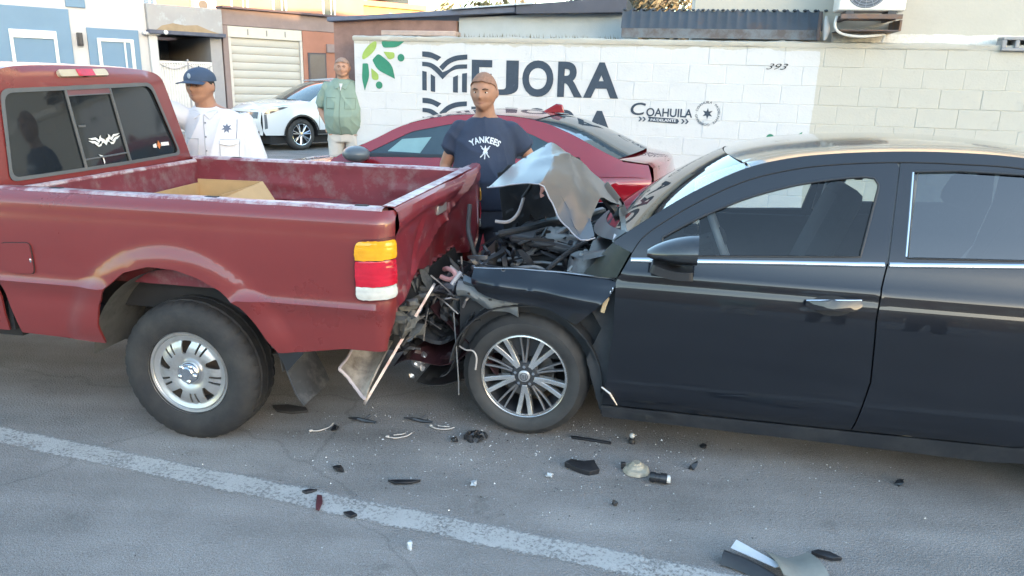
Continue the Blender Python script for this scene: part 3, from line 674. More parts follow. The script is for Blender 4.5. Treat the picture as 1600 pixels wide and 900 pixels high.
# upper storeys behind
M_pink = mat('dusty_pink_render', (.42, .22, .16), rough=.9, var=.12, scale=1)
up = fth('upper_house', 'dusty pink two-storey house behind the garage catching the low sun', 'house')
MB().bx(-1.6, 9.6, 8, 14, 0, 8).build('wall', M_pink, up)
window(up, -.2, .95, 3.9, 5.6, mat('deep_blue_pane', (.04, .09, .2), rough=.15), v=7.92)
window(up, 3.7, 4.4, 4.1, 5.8, M_pane, v=7.92); window(up, 7.6, 8.2, 4.1, 5.4, M_pane, v=7.92)
window(up, 5.4, 6.0, 4.1, 5.4, M_pane, v=7.92)
acs = thing('air_conditioner', 'small white air conditioner high on the pink house above the garage', 'air conditioner', tuple(Matrix.Rotation(FR, 3, 'Z') @ Vector((2.6, 7.7, 0)) + Vector(FO)), FR)
MB().bx(-.4, .4, -.15, .29, 3.95, 4.42).build('housing', M_acw, acs, bev=.02)
MB().lathe([(0, 0), (.16, 0), (.17, .01)], (-.1, -.165, 4.18), 'y', 20).build('fan_grille', M_dk, acs)
def bld(name, label, loc, rz, sx, sy, h, m, roof=None, wins=(), rm=None):
    b = thing(name, label, 'house', loc, rz)
    MB().bx(-sx / 2, sx / 2, 0, sy, 0, h).build('wall', m, b)
    if roof: MB().bx(-sx / 2 - .3, sx / 2 + .3, -.3, sy + .3, h + .003, h + roof).build('roof', rm or M_org, b, bev=.03)
    for (a, z, ww, hh) in wins: window(b, a, a + ww, z, z + hh, M_pane, v=-.08)
    return b
bld('upper_house', 'yellow house with a tiled eave glowing in the low sun beyond the wall', (-8.6, 42, 0), radians(38), 7.5, 6, 5.45, mat('yellow_render', (.60, .36, .13), rough=.9, var=.06), .28, ((-2.9, 4.3, .6, 1.1), (-1.2, 4.2, .8, .8), (1.8, 4.3, .8, .9)), mat('salmon_tile', (.5, .22, .15), rough=.8, var=.15))
bld('upper_house', 'pale green-grey house wall between the yellow houses beyond the shed roof', (-4.9, 46, 0), radians(30), 3.4, 6, 6.4, mat('sage_render', (.38, .40, .32), rough=.9, var=.06), .2)
bld('upper_house', 'small golden house lit by the sun beyond the shed roof', (-3.0, 50, 0), radians(30), 6.0, 6, 5.5, mat('gold_render', (.62, .34, .08), rough=.9, var=.06), .3, ((-2.2, 4.3, .7, .9),), mat('salmon_tile', (.5, .22, .15)))
# far pavement
MB().bx(-14, 14, -1.5, -.33, -.01, .14).build('far_sidewalk', M_conc, kind='structure', bev=.01, loc=FO, rz=FR)
# power pole
pl = thing('utility_pole', 'thin utility pole in front of the yellow sunlit house', 'pole', (-9.0, 38, 0)); MB().tube([(0, 0, 0), (0, 0, 9)], [.1, .07], 8).build('pole', M_dk, pl)

# ---- trees
M_bark = mat('bark', (.10, .08, .065), rough=.9, var=.25, scale=8, bump=.5)
def tree(label, loc, h, r, leafcol, nl, seed, group=None, lf=.16, dens=1):
    rs = random.Random(seed); t = thing('tree', label, 'tree', loc, 0, group)
    tk = MB(); tips = []
    tk.tube([(0, 0, 0), (.05, .02, h * .25), (-.04, .05, h * .45)], [.16, .12, .09], 8)
    def limb(p, d, L_, rad, lv):
        a = Vector(p); b = a + d * L_ * .5 + Vector((rs.uniform(-.1, .1), rs.uniform(-.1, .1), .05)); c = b + (d + Vector((rs.uniform(-.4, .4), rs.uniform(-.4, .4), rs.uniform(-.1, .3)))).normalized() * L_ * .5
        tk.tube([a, b, c], [rad, rad * .75, rad * .5], 5); tips.append(b); tips.append(c)
        if lv:
            for i in range(3):
                dd = Vector((rs.uniform(-1, 1), rs.uniform(-1, 1), rs.uniform(-.1, .9))).normalized(); limb(c if i else b, dd, L_ * .6, rad * .5, lv - 1)
    for i in range(7):
        a = i * 2 * pi / 7; limb((-.04, .05, h * (.32 + .02 * i)), Vector((cos(a), sin(a), .75)).normalized(), r * .8, .06, 2)
    tk.build('trunk', M_bark, t, smooth=True)
    cr = MB()
    for i in range(nl):
        c = rs.choice(tips) + Vector((rs.gauss(0, .2), rs.gauss(0, .2), rs.gauss(0, .18))) * r * .5
        n_ = Vector((rs.uniform(-1, 1), rs.uniform(-1, 1), rs.uniform(-1, 1))).normalized(); a = n_.orthogonal().normalized() * lf * rs.uniform(.6, 1.2); b = n_.cross(a) * .5
        cr.add([c - a, c - b * .6, c + a, c + b * .6], [(0, 1, 2, 3)])
    cr.build('crown', leafcol, t); return t
M_lf1 = mat('olive_leaf', (.12, .12, .09), rough=.8, var=.35, scale=1.5); M_lf2 = mat('dark_leaf', (.04, .055, .03), rough=.8, var=.35, scale=1.5)
tree('sparse olive tree showing above the shed roof next to the cream house', (4.9, 27, 0), 6.5, 2.4, M_lf1, 5000, 11)
tree('second thin tree behind the corrugated awning, left of the cream house', (3.4, 31, 0), 6.3, 2.2, M_lf1, 3500, 12)
tree('dark tree top just left of the shed roof ridge', (-1.6, 33, 0), 6.8, 1.6, M_lf2, 5000, 13)
tree('hazy pale tree between the golden house and the dark tree', (-.2, 37, 0), 6.6, 2.2, M_lf1, 4000, 14)

# ---- behind the camera: the other side of the street that keeps this side in shade and shows in the black paint
M_tan = mat('tan_render', (.30, .22, .15), rough=.9, var=.2, scale=.4)
for i, (x, wd_, h, m, lb) in enumerate(((-46, 40, 9.6, M_tan, 'long tan building across the road behind the camera'), (-4, 40, 8.8, mat('dull_brick_render', (.24, .15, .12), rough=.9, var=.2, scale=.4), 'dull brick-coloured building across the road behind the camera'), (38, 40, 9.2, M_grey, 'grey building across the road behind the camera'))):
    bld('building', lb, (x, -42, 0), pi, wd_, 8, h, m, .3, tuple((-wd_ / 2 + 2 + 3.2 * k, z, 1.3, 1.4) for k in range(5) for z in (1.2, 4.6)), M_dk)

# ================================================================== RED PICKUP  (u = x runs rearward from the rear axle, v = y into the picture)
M_red = mat('faded_dark_red_paint', (.19, .026, .025), rough=.30, coat=.75, crough=.05, var=.06, scale=2.2, rvar=.05, col2=(.42, .30, .29), cscale=38, cthr=.735, csoft=.02)
M_redin = mat('dusty_red_bed_paint', (.17, .03, .042), rough=.6, coat=.1, var=.22, scale=4, col2=(.22, .15, .15), cscale=7, cthr=.60, csoft=.12)
M_rail = mat('peeled_clearcoat_red', (.24, .07, .085), rough=.45, coat=.3, crough=.2, var=.2, scale=9, col2=(.44, .36, .38), cscale=9, cthr=.49, csoft=.07)
M_rub = mat('black_rubber', (.022, .022, .024), rough=.75, var=.25, scale=9, bump=.15, bscale=120, col2=(.06, .055, .05), cscale=3, cthr=.55, csoft=.15)
M_bpl = mat('black_plastic', (.02, .021, .024), rough=.45, var=.2, scale=6)
M_chr = mat('chrome', (.72, .73, .75), rough=.12, metal=1, var=.05)
M_alu = mat('dull_silver_wheel_paint', (.56, .55, .54), rough=.33, metal=.75, coat=.3, var=.10, scale=7, col2=(.34, .31, .28), cscale=9, cthr=.63, csoft=.1)
M_liner = mat('dusty_wheel_well', (.10, .10, .095), rough=.9, var=.3, scale=6, col2=(.05, .05, .05), cscale=8, cthr=.56)
M_under = mat('underbody_black', (.018, .018, .02), rough=.8, var=.3)
M_dgl = mat('dark_tinted_glass', (.016, .020, .024), rough=.06, spec=.7, var=.25, scale=1.5, rvar=.04)
M_gfr = mat('grey_window_seal', (.11, .115, .12), rough=.5, var=.15)
TW = 1.72
TK = thing('pickup_truck', 'dark red pickup with a crushed tailgate and a cardboard box in its bed', 'pickup truck', (-1.5113, 3.143, 0), -radians(10))
ZS = [.44, .50, .60, .70, .722, .738, .752, .80, .95, 1.06, 1.085, 1.10, 1.125, 1.145, 1.155]
VS = [.045, .030, .018, .010, -.002, -.010, .002, .003, .0, .006, .012, .008, .016, .034, .055]
def tside(z): return sint(z, ZS, VS)
def flare(u, z, cu=.0, cz=.37):
    r = sqrt((u - cu) ** 2 + (z - cz) ** 2); a = .0
    if z > .40 or True:
        t = (r - .49) / .095; a = max(0, 1 - t * t) if t > 0 else 1
    return -.026 * a * (1 if z > .55 else max(0, (z - .40) / .15))
def tmap(s, z, far=False, cu=0):
    v = tside(z) + (flare(s, z) if abs(s) < .7 else 0); u = s
    if s > .94:
        a = min((s - .94) / .08, 1.65); u = .94 + .08 * sin(a); v = v + .08 * (1 - cos(a))
        k = max(0, .74 - z); u -= k * .25 * (a / 1.5) ** 2 * (1 + .5 * noise.noise(Vector((s * 9, z * 9, 0))))
    return (u, (TW - v) if far else v, z)
archT = [(-.385, .462), (-.39, .56), (-.365, .66), (-.315, .745), (-.21, .826), (-.085, .862), (.045, .856), (.150, .827), (.250, .777), (.336, .71), (.405, .63), (.455, .55), (.49, .50)]
bedout = [(-.835, .474), (-.885, .74), (-.885, 1.155), (1.05, 1.155), (1.066, .62), (1.05, .545), (.80, .545), (.60, .51)] + list(reversed(archT))
bs = panel('bed_side', bedout, tmap, M_red, TK, step=.032, solid=-.012)
panel('bed_side', bedout, lambda s, z: tmap(s, z, True), M_red, TK, step=.06, solid=.012)
# rails
def rail(far):
    mb = MB()
    pr_ = [(.052, 1.154), (.058, 1.163), (.078, 1.167), (.115, 1.166), (.130, 1.158), (.134, 1.13)]
    def f(a, b):
        i = b * 5; v, z = pr_[int(round(i))]; u = -.885 + 1.855 * a
        return (u, TW - v if far else v, z + .003 * noise.noise(Vector((u * 4, v * 9, 0))))
    mb.grid(f, 60, 5); return mb.build('bed_rail', M_rail, TK, smooth=True, angle=60, solid=.002)
rail(False); rail(True)
for fs in (0, 1):   # stake pockets in the rail tops
    pk = MB()
    for u in (-.62, .15, .84):
        v = .095 if not fs else TW - .095; pk.bx(u, u + .055, v - .016, v + .016, 1.160, 1.1705)
        q = MB().bx(u, u + .055, v - .014, v + .014, 1.158, 1.1695); q.build('stake_pocket', M_under, TK)
# inner walls with pressed ribs
def inwall(far):
    def f(s, z):
        d = 0
        if .80 < z < 1.10:
            for (a, b, c, e) in ((-.70, -.10, 1.0, 1.03), (-.70, -.1, .90, .93), (.45, .85, .90, .93), (.45, .85, 1.0, 1.03)):
                if a < s < b and c < z < e: d = .010
        v = .134 + d + (.004 if z > 1.11 else 0)
        if far and -.52 < s < -.32 and .9 < z < 1.08: v -= .0
        return (s, TW - v if far else v, z)
    return panel('bed_inner_wall', [(-.86, .74), (-.86, 1.152), (.95, 1.152), (.95, .74)], f, M_redin, TK, step=.03, solid=.003, angle=25)
inwall(False); inwall(True)
for far in (0, 1):
    mb = MB()
    def wf(a, b):
        an = pi * a; r = .40; z = .74 + .20 * sin(an) ** .55; u = -r * cos(an) * (1.0) + .02
        vv = .136 + .20 * min(1, b * 1.0); zz = z - (0.03 * (b > .8)) 
        if b >= .99: zz = .74
        return (u, TW - vv if far else vv, max(.74, zz))
    mb.grid(wf, 24, 6); mb.build('wheel_housing', M_redin, TK, smooth=True, angle=50)
fl = MB()
def ff(a, b):
    v = .134 + (TW - .268) * b; c = 1 if (int(v / .045) % 2) else 0
    return (-.86 + 1.81 * a, v, .74 + .010 * c)
fl.grid(ff, 2, 150); fl.build('bed_floor', M_redin, TK)
bh = panel('bed_front_wall', fillet([(.10, .74), (.10, 1.13), (TW - .1, 1.13), (TW - .1, .74)], .03), lambda v, z: (-.862 + (.012 if .84 < z < 1.04 and .2 < v < TW - .2 else 0), v, z), M_redin, TK, step=.04, solid=.012, angle=25)
MB().tube([(-.865, .13, 1.135), (-.865, TW - .13, 1.135)], .016, 8).build('front_rail', M_rail, TK, smooth=True)
# tailgate, pushed in and creased
def tgd(v, z):
    k = max(0, 1.12 - z) / .4
    d = -.11 * math.exp(-((v - 1.05) / .42) ** 2) * k ** 1.0 - .05 * k * math.exp(-((v - .45) / .22) ** 2)
    t1 = (v - .30) - (z - .70) * .62; d -= .030 * max(0, 1 - abs(t1) / .05) * k
    t2 = (z - .74) - (v - .2) * .33; d += .026 * max(0, 1 - abs(t2) / .05) * max(0, min(1, (v - .15) / .2))
    t3 = (v - 1.25) + (z - .95) * .8; d += .04 * max(0, 1 - abs(t3) / .12) * k
    t4 = (v - .80) - (1.1 - z) * .9; d += .028 * max(0, 1 - abs(t4) / .07) * min(1, k * 2)
    d += .022 * noise.noise(Vector((v * 4, z * 6, 1.3))) * k + .008 * noise.noise(Vector((v * 14, z * 16, 5))) * k
    return d
tgp = [(1.018, 0), (1.020, .10), (1.020, .22), (1.018, .5), (1.016, .74), (1.030, .80), (1.032, .86), (1.026, .95), (1.008, .99), (.985, 1.0), (.958, .995), (.945, .96), (.945, .3), (.95, 0)]
def tgf(a, b):
    v = .092 + (TW - .184) * a; i = b * (len(tgp) - 1); i0 = min(int(i), len(tgp) - 2); f = i - i0
    u = tgp[i0][0] * (1 - f) + tgp[i0 + 1][0] * f; h = tgp[i0][1] * (1 - f) + tgp[i0 + 1][1] * f
    zb = .70 + .085 * math.exp(-((v - .5) / .28) ** 2) - .035 * max(0, v - .9) + .012 * noise.noise(Vector((v * 12, 0, 0)))
    z = zb + (1.168 + .018 * a - zb) * h
    z += .018 * max(0, (v - 1.45) / .2) - (.012 * math.exp(-((v - 1.15) / .2) ** 2) if h > .9 else 0)
    return (u + tgd(v, z), v, z)
tg = MB().grid(tgf, 110, 52).build('tailgate', mat('scraped_red_paint', (.20, .022, .032), rough=.4, coat=.5, var=.12, scale=3, col2=(.40, .27, .27), cscale=6, cthr=.63, csoft=.05), TK, smooth=True, angle=38)
MB().grid(lambda a, b: (.955 + .055 * b, .095 + (TW - .19) * a, 1.1695 + .018 * a + .0025 * sin(pi * b)), 30, 3).build('tailgate_cap', M_rail, TK, smooth=True, solid=.002)
MB().bx(.985, 1.012, .76, .92, 1.02, 1.075).build('tailgate_handle', mat('grey_handle', (.35, .33, .33), rough=.4, metal=.5), TK, bev=.008)
# brackets and wiring shown where the bumper was torn off
fr = MB()
fr.tube([(.6, .45, .52), (.93, .42, .55), (1.0, .4, .60)], .035, 6); fr.tube([(.6, 1.3, .52), (.95, 1.3, .55)], .035, 6)
fr.box((.9, .86, .60), (.06, 1.3, .12)); fr.build('chassis_end', mat('dusty_frame_grey', (.16, .15, .14), rough=.85, var=.4, scale=9, bump=.4), TK, bev=.006)
cr = MB(); rs = random.Random(21)
for i in range(22):
    v = rs.uniform(.18, .8); cr.chunk((.98 + rs.uniform(-.06, .06), v, .62 + rs.uniform(-.06, .12)), (rs.uniform(.04, .14), rs.uniform(.02, .06), rs.uniform(.01, .04)), rs)
tag(cr.build('torn_brackets', mat('grimy_beige_metal', (.11, .105, .095), rough=.8, var=.6, scale=14, bump=.4), TK, bev=.003), kind='stuff')
# hanging bumper: beige end cap and the long bent trim rail
def bmp(a, b):
    th = pi * (.15 + .9 * a); r = .10 * (1 - .25 * b)
    return (.78 + .30 * b + .02 * sin(6 * a), .10 + .13 * (1 - cos(th)) * .6 , .40 - .05 * b - r * sin(th) * .9 + .03 * cos(th))
def shell(a, b):
    u = .738 + .13 * a + .05 * b * a; v = .095 + .02 * sin(4 * a) + .22 * b + .05 * sin(pi * b) * sin(pi * a) - .012 * abs(noise.noise(Vector((a * 7, b * 7, 2)))); zl = .420 - .125 * sin(pi * .5 * a) ** 1.1
    z = zl + (.50 - zl) * b ** .7 - .03 * sin(pi * b) * (1 - a)
    return (u, v, z)
MB().grid(shell, 14, 8).build('bumper_end', mat('dirty_cream_plastic', (.33, .28, .23), rough=.5, var=.4, scale=7, col2=(.13, .10, .08), cscale=9, cthr=.54), TK, smooth=True, solid=.008)
MB().tube([Vector(shell(i / 16, 0)) + Vector((0, -.004, 0)) for i in range(17)], .008, 6).build('bumper_lip', mat('scuffed_pink_lip', (.46, .38, .38), rough=.4), TK, smooth=True)
MB().tube([Vector(shell(.0, i / 8)) for i in range(9)], .007, 6).build('bumper_lip', MATS['scuffed_pink_lip'], TK, smooth=True)
def strip(a, b):
    p0 = Vector((.862, .085, .262)); p1 = Vector((1.086, .40, .735)); p = p0.lerp(p1, a); w_ = .010 + .034 * min(1, a * 4)
    return tuple(p + Vector((w_ * (b - .5) * .7, .0, w_ * (b - .5) * 1.2)))
MB().grid(strip, 26, 3).build('bumper_rail', mat('scuffed_bright_trim', (.42, .36, .32), rough=.4, metal=.6, var=.35, scale=14, col2=(.3, .12, .10), cscale=12, cthr=.6), TK, smooth=True, solid=.012)
# tail lamps (rounded round the corner)
def lampmap(off, far=False):
    def f(s, z):
        u, v, zz = tmap(s, z); a = min(max(0, (s - .94) / .08), 1.6)
        v0 = v; nx, ny = sin(a), -cos(a); u += nx * off; v += ny * off
        return (u, TW - v if far else v, zz)
    return f
for far in (False, True):
    base = panel('tail_lamp', fillet([(.865, .772), (.866, 1.040), (1.052, 1.054), (1.056, .786)], [.035, .05, .025, .03]), lampmap(.003, far), mat('lamp_housing_dark_red', (.10, .012, .016), rough=.4), TK, step=.025, solid=.004)
    for nm, z0, z1, m in (('amber_lens', .955, 1.034, mat('amber_lens_plastic', (.85, .38, .015), rough=.12, coat=.6, var=.15, scale=20)), ('red_lens', .842, .949, mat('red_lens_plastic', (.55, .012, .035), rough=.12, coat=.6, var=.25, scale=9)), ('clear_lens', .785, .839, mat('clear_lens_plastic', (.62, .60, .55), rough=.15, coat=.6, var=.2, scale=20))):
        panel(nm, fillet([(.874, z0), (.874, z1), (1.040, z1 + .010), (1.042, z0 + .010)], [.028 if z0 < .8 else .002, .042 if z1 > 1 else .002, .022 if z1 > 1 else .002, .024 if z0 < .8 else .002]), lambda s, z, far=far, z0=z0, z1=z1: lampmap(.006 + .012 * max(0, 1 - ((s - .955) / .10) ** 2) + .005 * max(0, 1 - ((z - (z0 + z1) / 2) / ((z1 - z0) / 2)) ** 2) + .0015 * (1 if (z - z0) % .02 < .008 else 0) - .004 * math.exp(-((s - .97) / .03) ** 2 - ((z - (z0 + z1) / 2) / .03) ** 2), far)(s, z), m, base, step=.0085, solid=.004, angle=50)
# fuel door, crease highlights
panel('fuel_door', fillet([(-.838, .79), (-.838, .918), (-.682, .928), (-.682, .782), (-.79, .776)], .025), lambda s, z: (s, tside(z) - .0055, z), M_red, TK, step=.03, solid=.004)
for off, w_ in ((0, 0),):
    ol = fillet([(-.838, .79), (-.838, .918), (-.682, .928), (-.682, .782), (-.79, .776)], .025)
    MB().tube([(s, tside(z) - .003, z) for s, z in resample(ol, .03)] + [(ol[0][0], tside(ol[0][1]) - .003, ol[0][1])], .0028, 4).build('fuel_door_gap', M_under, TK)
MB().sphere((-.69, -.005, .845), (.006, .005, .012), 8, 6).build('fuel_door_latch', M_chr, TK, smooth=True)
# wheel wells
for far in (0, 1):
    mb = MB()
    def wl(a, b):
        an = radians(4 + 172 * a); v = .03 + .36 * b
        return (.02 + .475 * cos(an), TW - v if far else v, .37 + .475 * sin(an))
    mb.grid(wl, 28, 4); mb.build('wheel_well', M_liner, TK, smooth=True)
    v = .40 if not far else TW - .40
    bp_ = MB().bx(-.46, .50, v, v + .01, .42, .85); bp_.build('inner_panel', M_liner, TK)
sus = MB(); sus.tube([(-.95, .42, .40), (-.45, .36, .36), (.1, .34, .33), (.55, .38, .42), (.8, .42, .50)], .03, 6, flat=.4); sus.tube([(-.30, .33, .70), (-.12, .33, .33)], .028, 8)
sus.build('leaf_spring', mat('rusty_steel', (.11, .09, .08), rough=.85, var=.4, scale=12, bump=.4), TK)
MB().tube([(0, .2, .335), (0, TW - .2, .335)], .045, 10).lathe([(0, -.16), (.11, -.10), (.15, 0), (.11, .10), (0, .16)], (0, .86, .335), 'y', 16).build('rear_axle', MATS['rusty_steel'], TK, smooth=True)
MB().bx(-.87, .95, .2, TW - .2, .60, .735).build('bed_underside', M_under, TK)
fr2 = MB(); fr2.bx(-3.3, .9, .38, .46, .42, .53); fr2.bx(-3.3, .9, TW - .46, TW - .38, .42, .53); fr2.build('chassis_rail', M_under, TK)
# exhaust and mud flaps
for far in (0, 1):
    def mf(a, b):
        v = .035 + .27 * b; u = .475 + .085 * a + .03 * a * a + .012 * sin(3 * b); z = .52 - .27 * a + .02 * b + .03 * noise.noise(Vector((a * 2, b * 2, far)))
        return (u, TW - v if far else v, z)
    o = MB().grid(mf, 10, 8).build('mud_flap', mat('dusty_mud_flap', (.045, .045, .048), rough=.8, var=.3, scale=8, col2=(.14, .135, .13), cscale=5, cthr=.55), TK, smooth=True, solid=.008)
MB().add([(.45, .036, .555), (.60, .036, .515), (.60, .036, .50), (.52, .036, .41), (.47, .036, .50)], [(0, 1, 2, 3, 4)]).build('flap_bracket', M_bpl, TK, solid=.006)

# ---- wheels
def tyre_mesh(R, w_, r_in, c, mirror=1, notches=72, deep=.006):
    pf = [(r_in - .002, .030), (r_in + .006, .012), (r_in + .016, .006), (r_in + (R - r_in) * .38, -.004), (r_in + (R - r_in) * .62, -.003), (R - .030, .010), (R - .014, .022), (R - .005, .036), (R - .001, .056)]
    in_ = [(R - .009, .060), (R - .009, .067), (R, .071), (R + .001, w_ / 2 - .006), (R - .009, w_ / 2 - .004)]
    half_ = pf + in_; full_ = half_ + [(r, w_ - y) for r, y in reversed(half_)]
    full_ = [(r, y * mirror) for r, y in full_]; nb = len(full_)
    def rm(i, j):
        k = min(i, nb - 1 - i)
        return -deep if (k in (6, 7, 8) and j % 4 == 0) else (-deep * .5 if (k in (11, 12) and (j + 2) % 6 == 0) else 0)
    return MB().lathe(full_, c, 'y', notches * 2, close=False, rmod=rm)
def truck_wheel(u, vo, mirror):
    c = (u, vo, .335); w0 = MB().lathe([(.0, .10 * mirror), (.15, .10 * mirror), (.16, .14 * mirror), (0, .14 * mirror)], c, 'y', 24).build('wheel', MATS['rusty_steel'], TK)
    tyre_mesh(.345, .235, .198, (u, vo - .012 * mirror, .335), mirror).build('tyre', M_rub, w0, smooth=True, angle=28)
    rimp = [(.2015, -.003), (.204, .004), (.200, .010), (.190, .012), (.182, .022), (.176, .05), (.172, .12), (.176, .2)]
    MB().lathe([(r, y * mirror) for r, y in rimp], c, 'y', 64).build('rim', M_alu, w0, smooth=True)
    # face: dished disc with five tear slots and ten narrow slits
    def ty(r): return sint(r, [0, .055, .075, .10, .13, .16, .178, .184], [.03, .03, .020, .014, .018, .030, .022, .020])
    holes = []
    for k in range(5):
        a = radians(90 + 72 * k + 10)
        def P_(r, t): return (r * cos(a + t), r * sin(a + t))
        holes.append(fillet([P_(.095, -.10), P_(.158, -.34), P_(.160, .02), P_(.100, .06)], .016))
        for da in (.44, .66):
            holes.append(fillet([P_(.104, da - .04), P_(.158, da - .035), P_(.158, da + .035), P_(.104, da + .04)], .008))
    outl = [(.184 * cos(2 * pi * i / 60), .184 * sin(2 * pi * i / 60)) for i in range(60)]
    def fm(x, z):
        r = sqrt(x * x + z * z); return (u + x, vo + ty(r) * mirror, .335 + z)
    d = panel('rim_face', outl, fm, M_alu, w0, step=.010, holes=holes, solid=.008, off=1 if mirror > 0 else 1, angle=50)
    hubp = [(0, -.012), (.028, -.012), (.034, -.006), (.046, -.004), (.054, .004), (.057, .02), (.057, .035)]
    MB().lathe([(r, y * mirror) for r, y in hubp], c, 'y', 32).build('hub_cap', M_chr, w0, smooth=True)
    nb = MB()
    for k in range(5):
        a = radians(72 * k + 60); nb.sphere((u + .040 * cos(a), vo - .006 * mirror, .335 + .040 * sin(a)), (.012, .008, .012), 10, 6)
    nb.build('lug_cover', M_chr, w0, smooth=True)
    return w0
truck_wheel(0, .062, 1); truck_wheel(0, TW - .062, -1); truck_wheel(-2.83, .062, 1); truck_wheel(-2.83, TW - .062, -1)

# ---- cab
cabout = [(.055, 1.12), (.062, 1.16), (.110, 1.30), (.165, 1.46), (.215, 1.60), (.245, 1.652), (.30, 1.683), (.42, 1.699), (.62, 1.707), (.86, 1.709)]
cabout = crv(cabout, 3); cabfull = cabout + [(TW - v, z) for v, z in reversed(cabout[:-1])]
def crear(v, z): return -.905 - .03 * ((v - .86) / .7) ** 2 - .10 * max(0, z - 1.15) - .03 * max(0, (z - 1.64) / .07) ** 2
win = fillet([(.205, 1.175), (.262, 1.58), (1.345, 1.615), (1.528, 1.188)], [.04, .05, .06, .05], 5)
edge = list(cabfull)
panel('cab_rear', edge, lambda v, z: (crear(v, z), v, z), M_red, TK, step=.04, holes=[win], solid=-.004)
# roof and side skin loft from the rear edge forward
stn = [(-.0, 1, 0), (-.03, 1.0, .004), (-.08, 1.0, .008), (-.35, 1.0, .012), (-.70, 1.0, .008), (-.86, 1.0, -.008)]
def roofp(a, b):
    i = a * (len(stn) - 1); i0 = min(int(i), len(stn) - 2); f = i - i0
    du = stn[i0][0] * (1 - f) + stn[i0 + 1][0] * f; dz = stn[i0][2] * (1 - f) + stn[i0 + 1][2] * f
    j = b * (len(cabfull) - 1); j0 = min(int(j), len(cabfull) - 2); g = j - j0
    v = cabfull[j0][0] * (1 - g) + cabfull[j0 + 1][0] * g; z = cabfull[j0][1] * (1 - g) + cabfull[j0 + 1][1] * g
    return (crear(v, z) + du, v, z + dz * max(0, (z - 1.2) / .5))
MB().grid(roofp, 20, 80).build('cab_shell', mat('sun_bleached_red_roof', (.24, .05, .065), rough=.38, coat=.5, crough=.12, var=.15, scale=5, col2=(.38, .22, .24), cscale=4, cthr=.56, csoft=.12), TK, smooth=True, angle=50)
def wsh(a, b):
    v0 = .30 + .0 * a; va = .285 - .17 * a; v = va + (TW - 2 * va) * b; bow = .10 * (1 - ((b - .5) * 2) ** 2)
    return (-1.83 - .62 * a - bow, v, 1.685 - .56 * a)
MB().grid(wsh, 8, 12).build('windshield', M_dgl, TK, smooth=True)
# side windows (dark glass over the shell)
for far in (0, 1):
    panel('door_window', fillet([(-1.02, 1.22), (-1.05, 1.58), (-1.72, 1.60), (-2.16, 1.24), (-2.16, 1.20)], .03), lambda s, z: (s, (TW - 1 * (.055 + (z - 1.15) * .355 - .004)) if far else (.055 + (z - 1.15) * .355 - .004), z), M_dgl, TK, step=.08, solid=.003)
    panel('door_pillar', [(-1.74, 1.16), (-1.74, 1.65), (-1.84, 1.64), (-2.46, 1.15), (-2.40, 1.13)], lambda s, z: (s, (TW - (.055 + (z - 1.15) * .355)) if far else (.055 + (z - 1.15) * .355), z), M_red, TK, step=.08, solid=.01)
    # lower cab side, door and front fender
    af = [(-2.83 + .45 * cos(radians(a)), .37 + .45 * sin(radians(a))) for a in range(0, 181, 12)]
    o1 = [(-.902, .48), (-.905, 1.155), (-2.05, 1.155), (-2.05, .48)]
    panel('cab_side', o1, lambda s, z: tmap(s, z, bool(far)), M_red, TK, step=.08, solid=-.01 if not far else .01)
    o2 = [(-2.058, .48), (-2.058, 1.155), (-3.50, 1.02), (-3.62, .93), (-3.62, .55), (-3.30, .44)] + list(reversed(af)) + []
    panel('front_fender', o2, lambda s, z: (s, (lambda v: TW - v if far else v)(tside(z) - .026 * max(0, 1 - abs(sqrt((s + 2.83) ** 2 + (z - .37) ** 2) - .47) / .08) + .10 * max(0, (-s - 3.35) / .27) ** 2 ), z), M_red, TK, step=.06, solid=-.01 if not far else .01)
    panel('mirror', fillet([(-2.10, 1.17), (-2.10, 1.34), (-2.30, 1.32), (-2.27, 1.17)], .03), lambda s, z: (s * .3 - 1.48, (TW + .12 + (s + 2.3) * .8) if far else (-.12 - (s + 2.3) * .8), z), M_bpl, TK, step=.06, solid=.06)
MB().grid(lambda a, b: (-2.40 - 1.15 * a - .06 * (1 - (2 * b - 1) ** 2), .06 + (TW - .12) * b, 1.15 - .09 * a - .05 * a ** 4 + .03 * (1 - (2 * b - 1) ** 2)), 10, 12).build('hood', M_red, TK, smooth=True)
fg = MB().bx(-3.63, -3.58, .10, TW - .1, .72, .95).build('grille', M_bpl, TK, bev=.02)
for v in (.28, TW - .28): MB().bx(-3.645, -3.60, v - .16, v + .16, .78, .93).build('headlight', MATS['clear_lens_plastic'], TK, bev=.02)
MB().bx(-3.76, -3.60, .02, TW - .02, .48, .69).build('front_bumper', M_chr, TK, bev=.03)
MB().bx(-3.55, -.92, .12, TW - .12, .42, .60).build('floor_pan', M_under, TK)
MB().bx(-2.35, -1.0, .15, TW - .15, .60, 1.10).build('cabin_interior', M_under, TK)
MB().bx(-1.30, -1.10, .25, TW - .25, 1.05, 1.40).build('bench_seat', mat('grey_seat', (.12, .12, .13), rough=.9), TK, bev=.04)
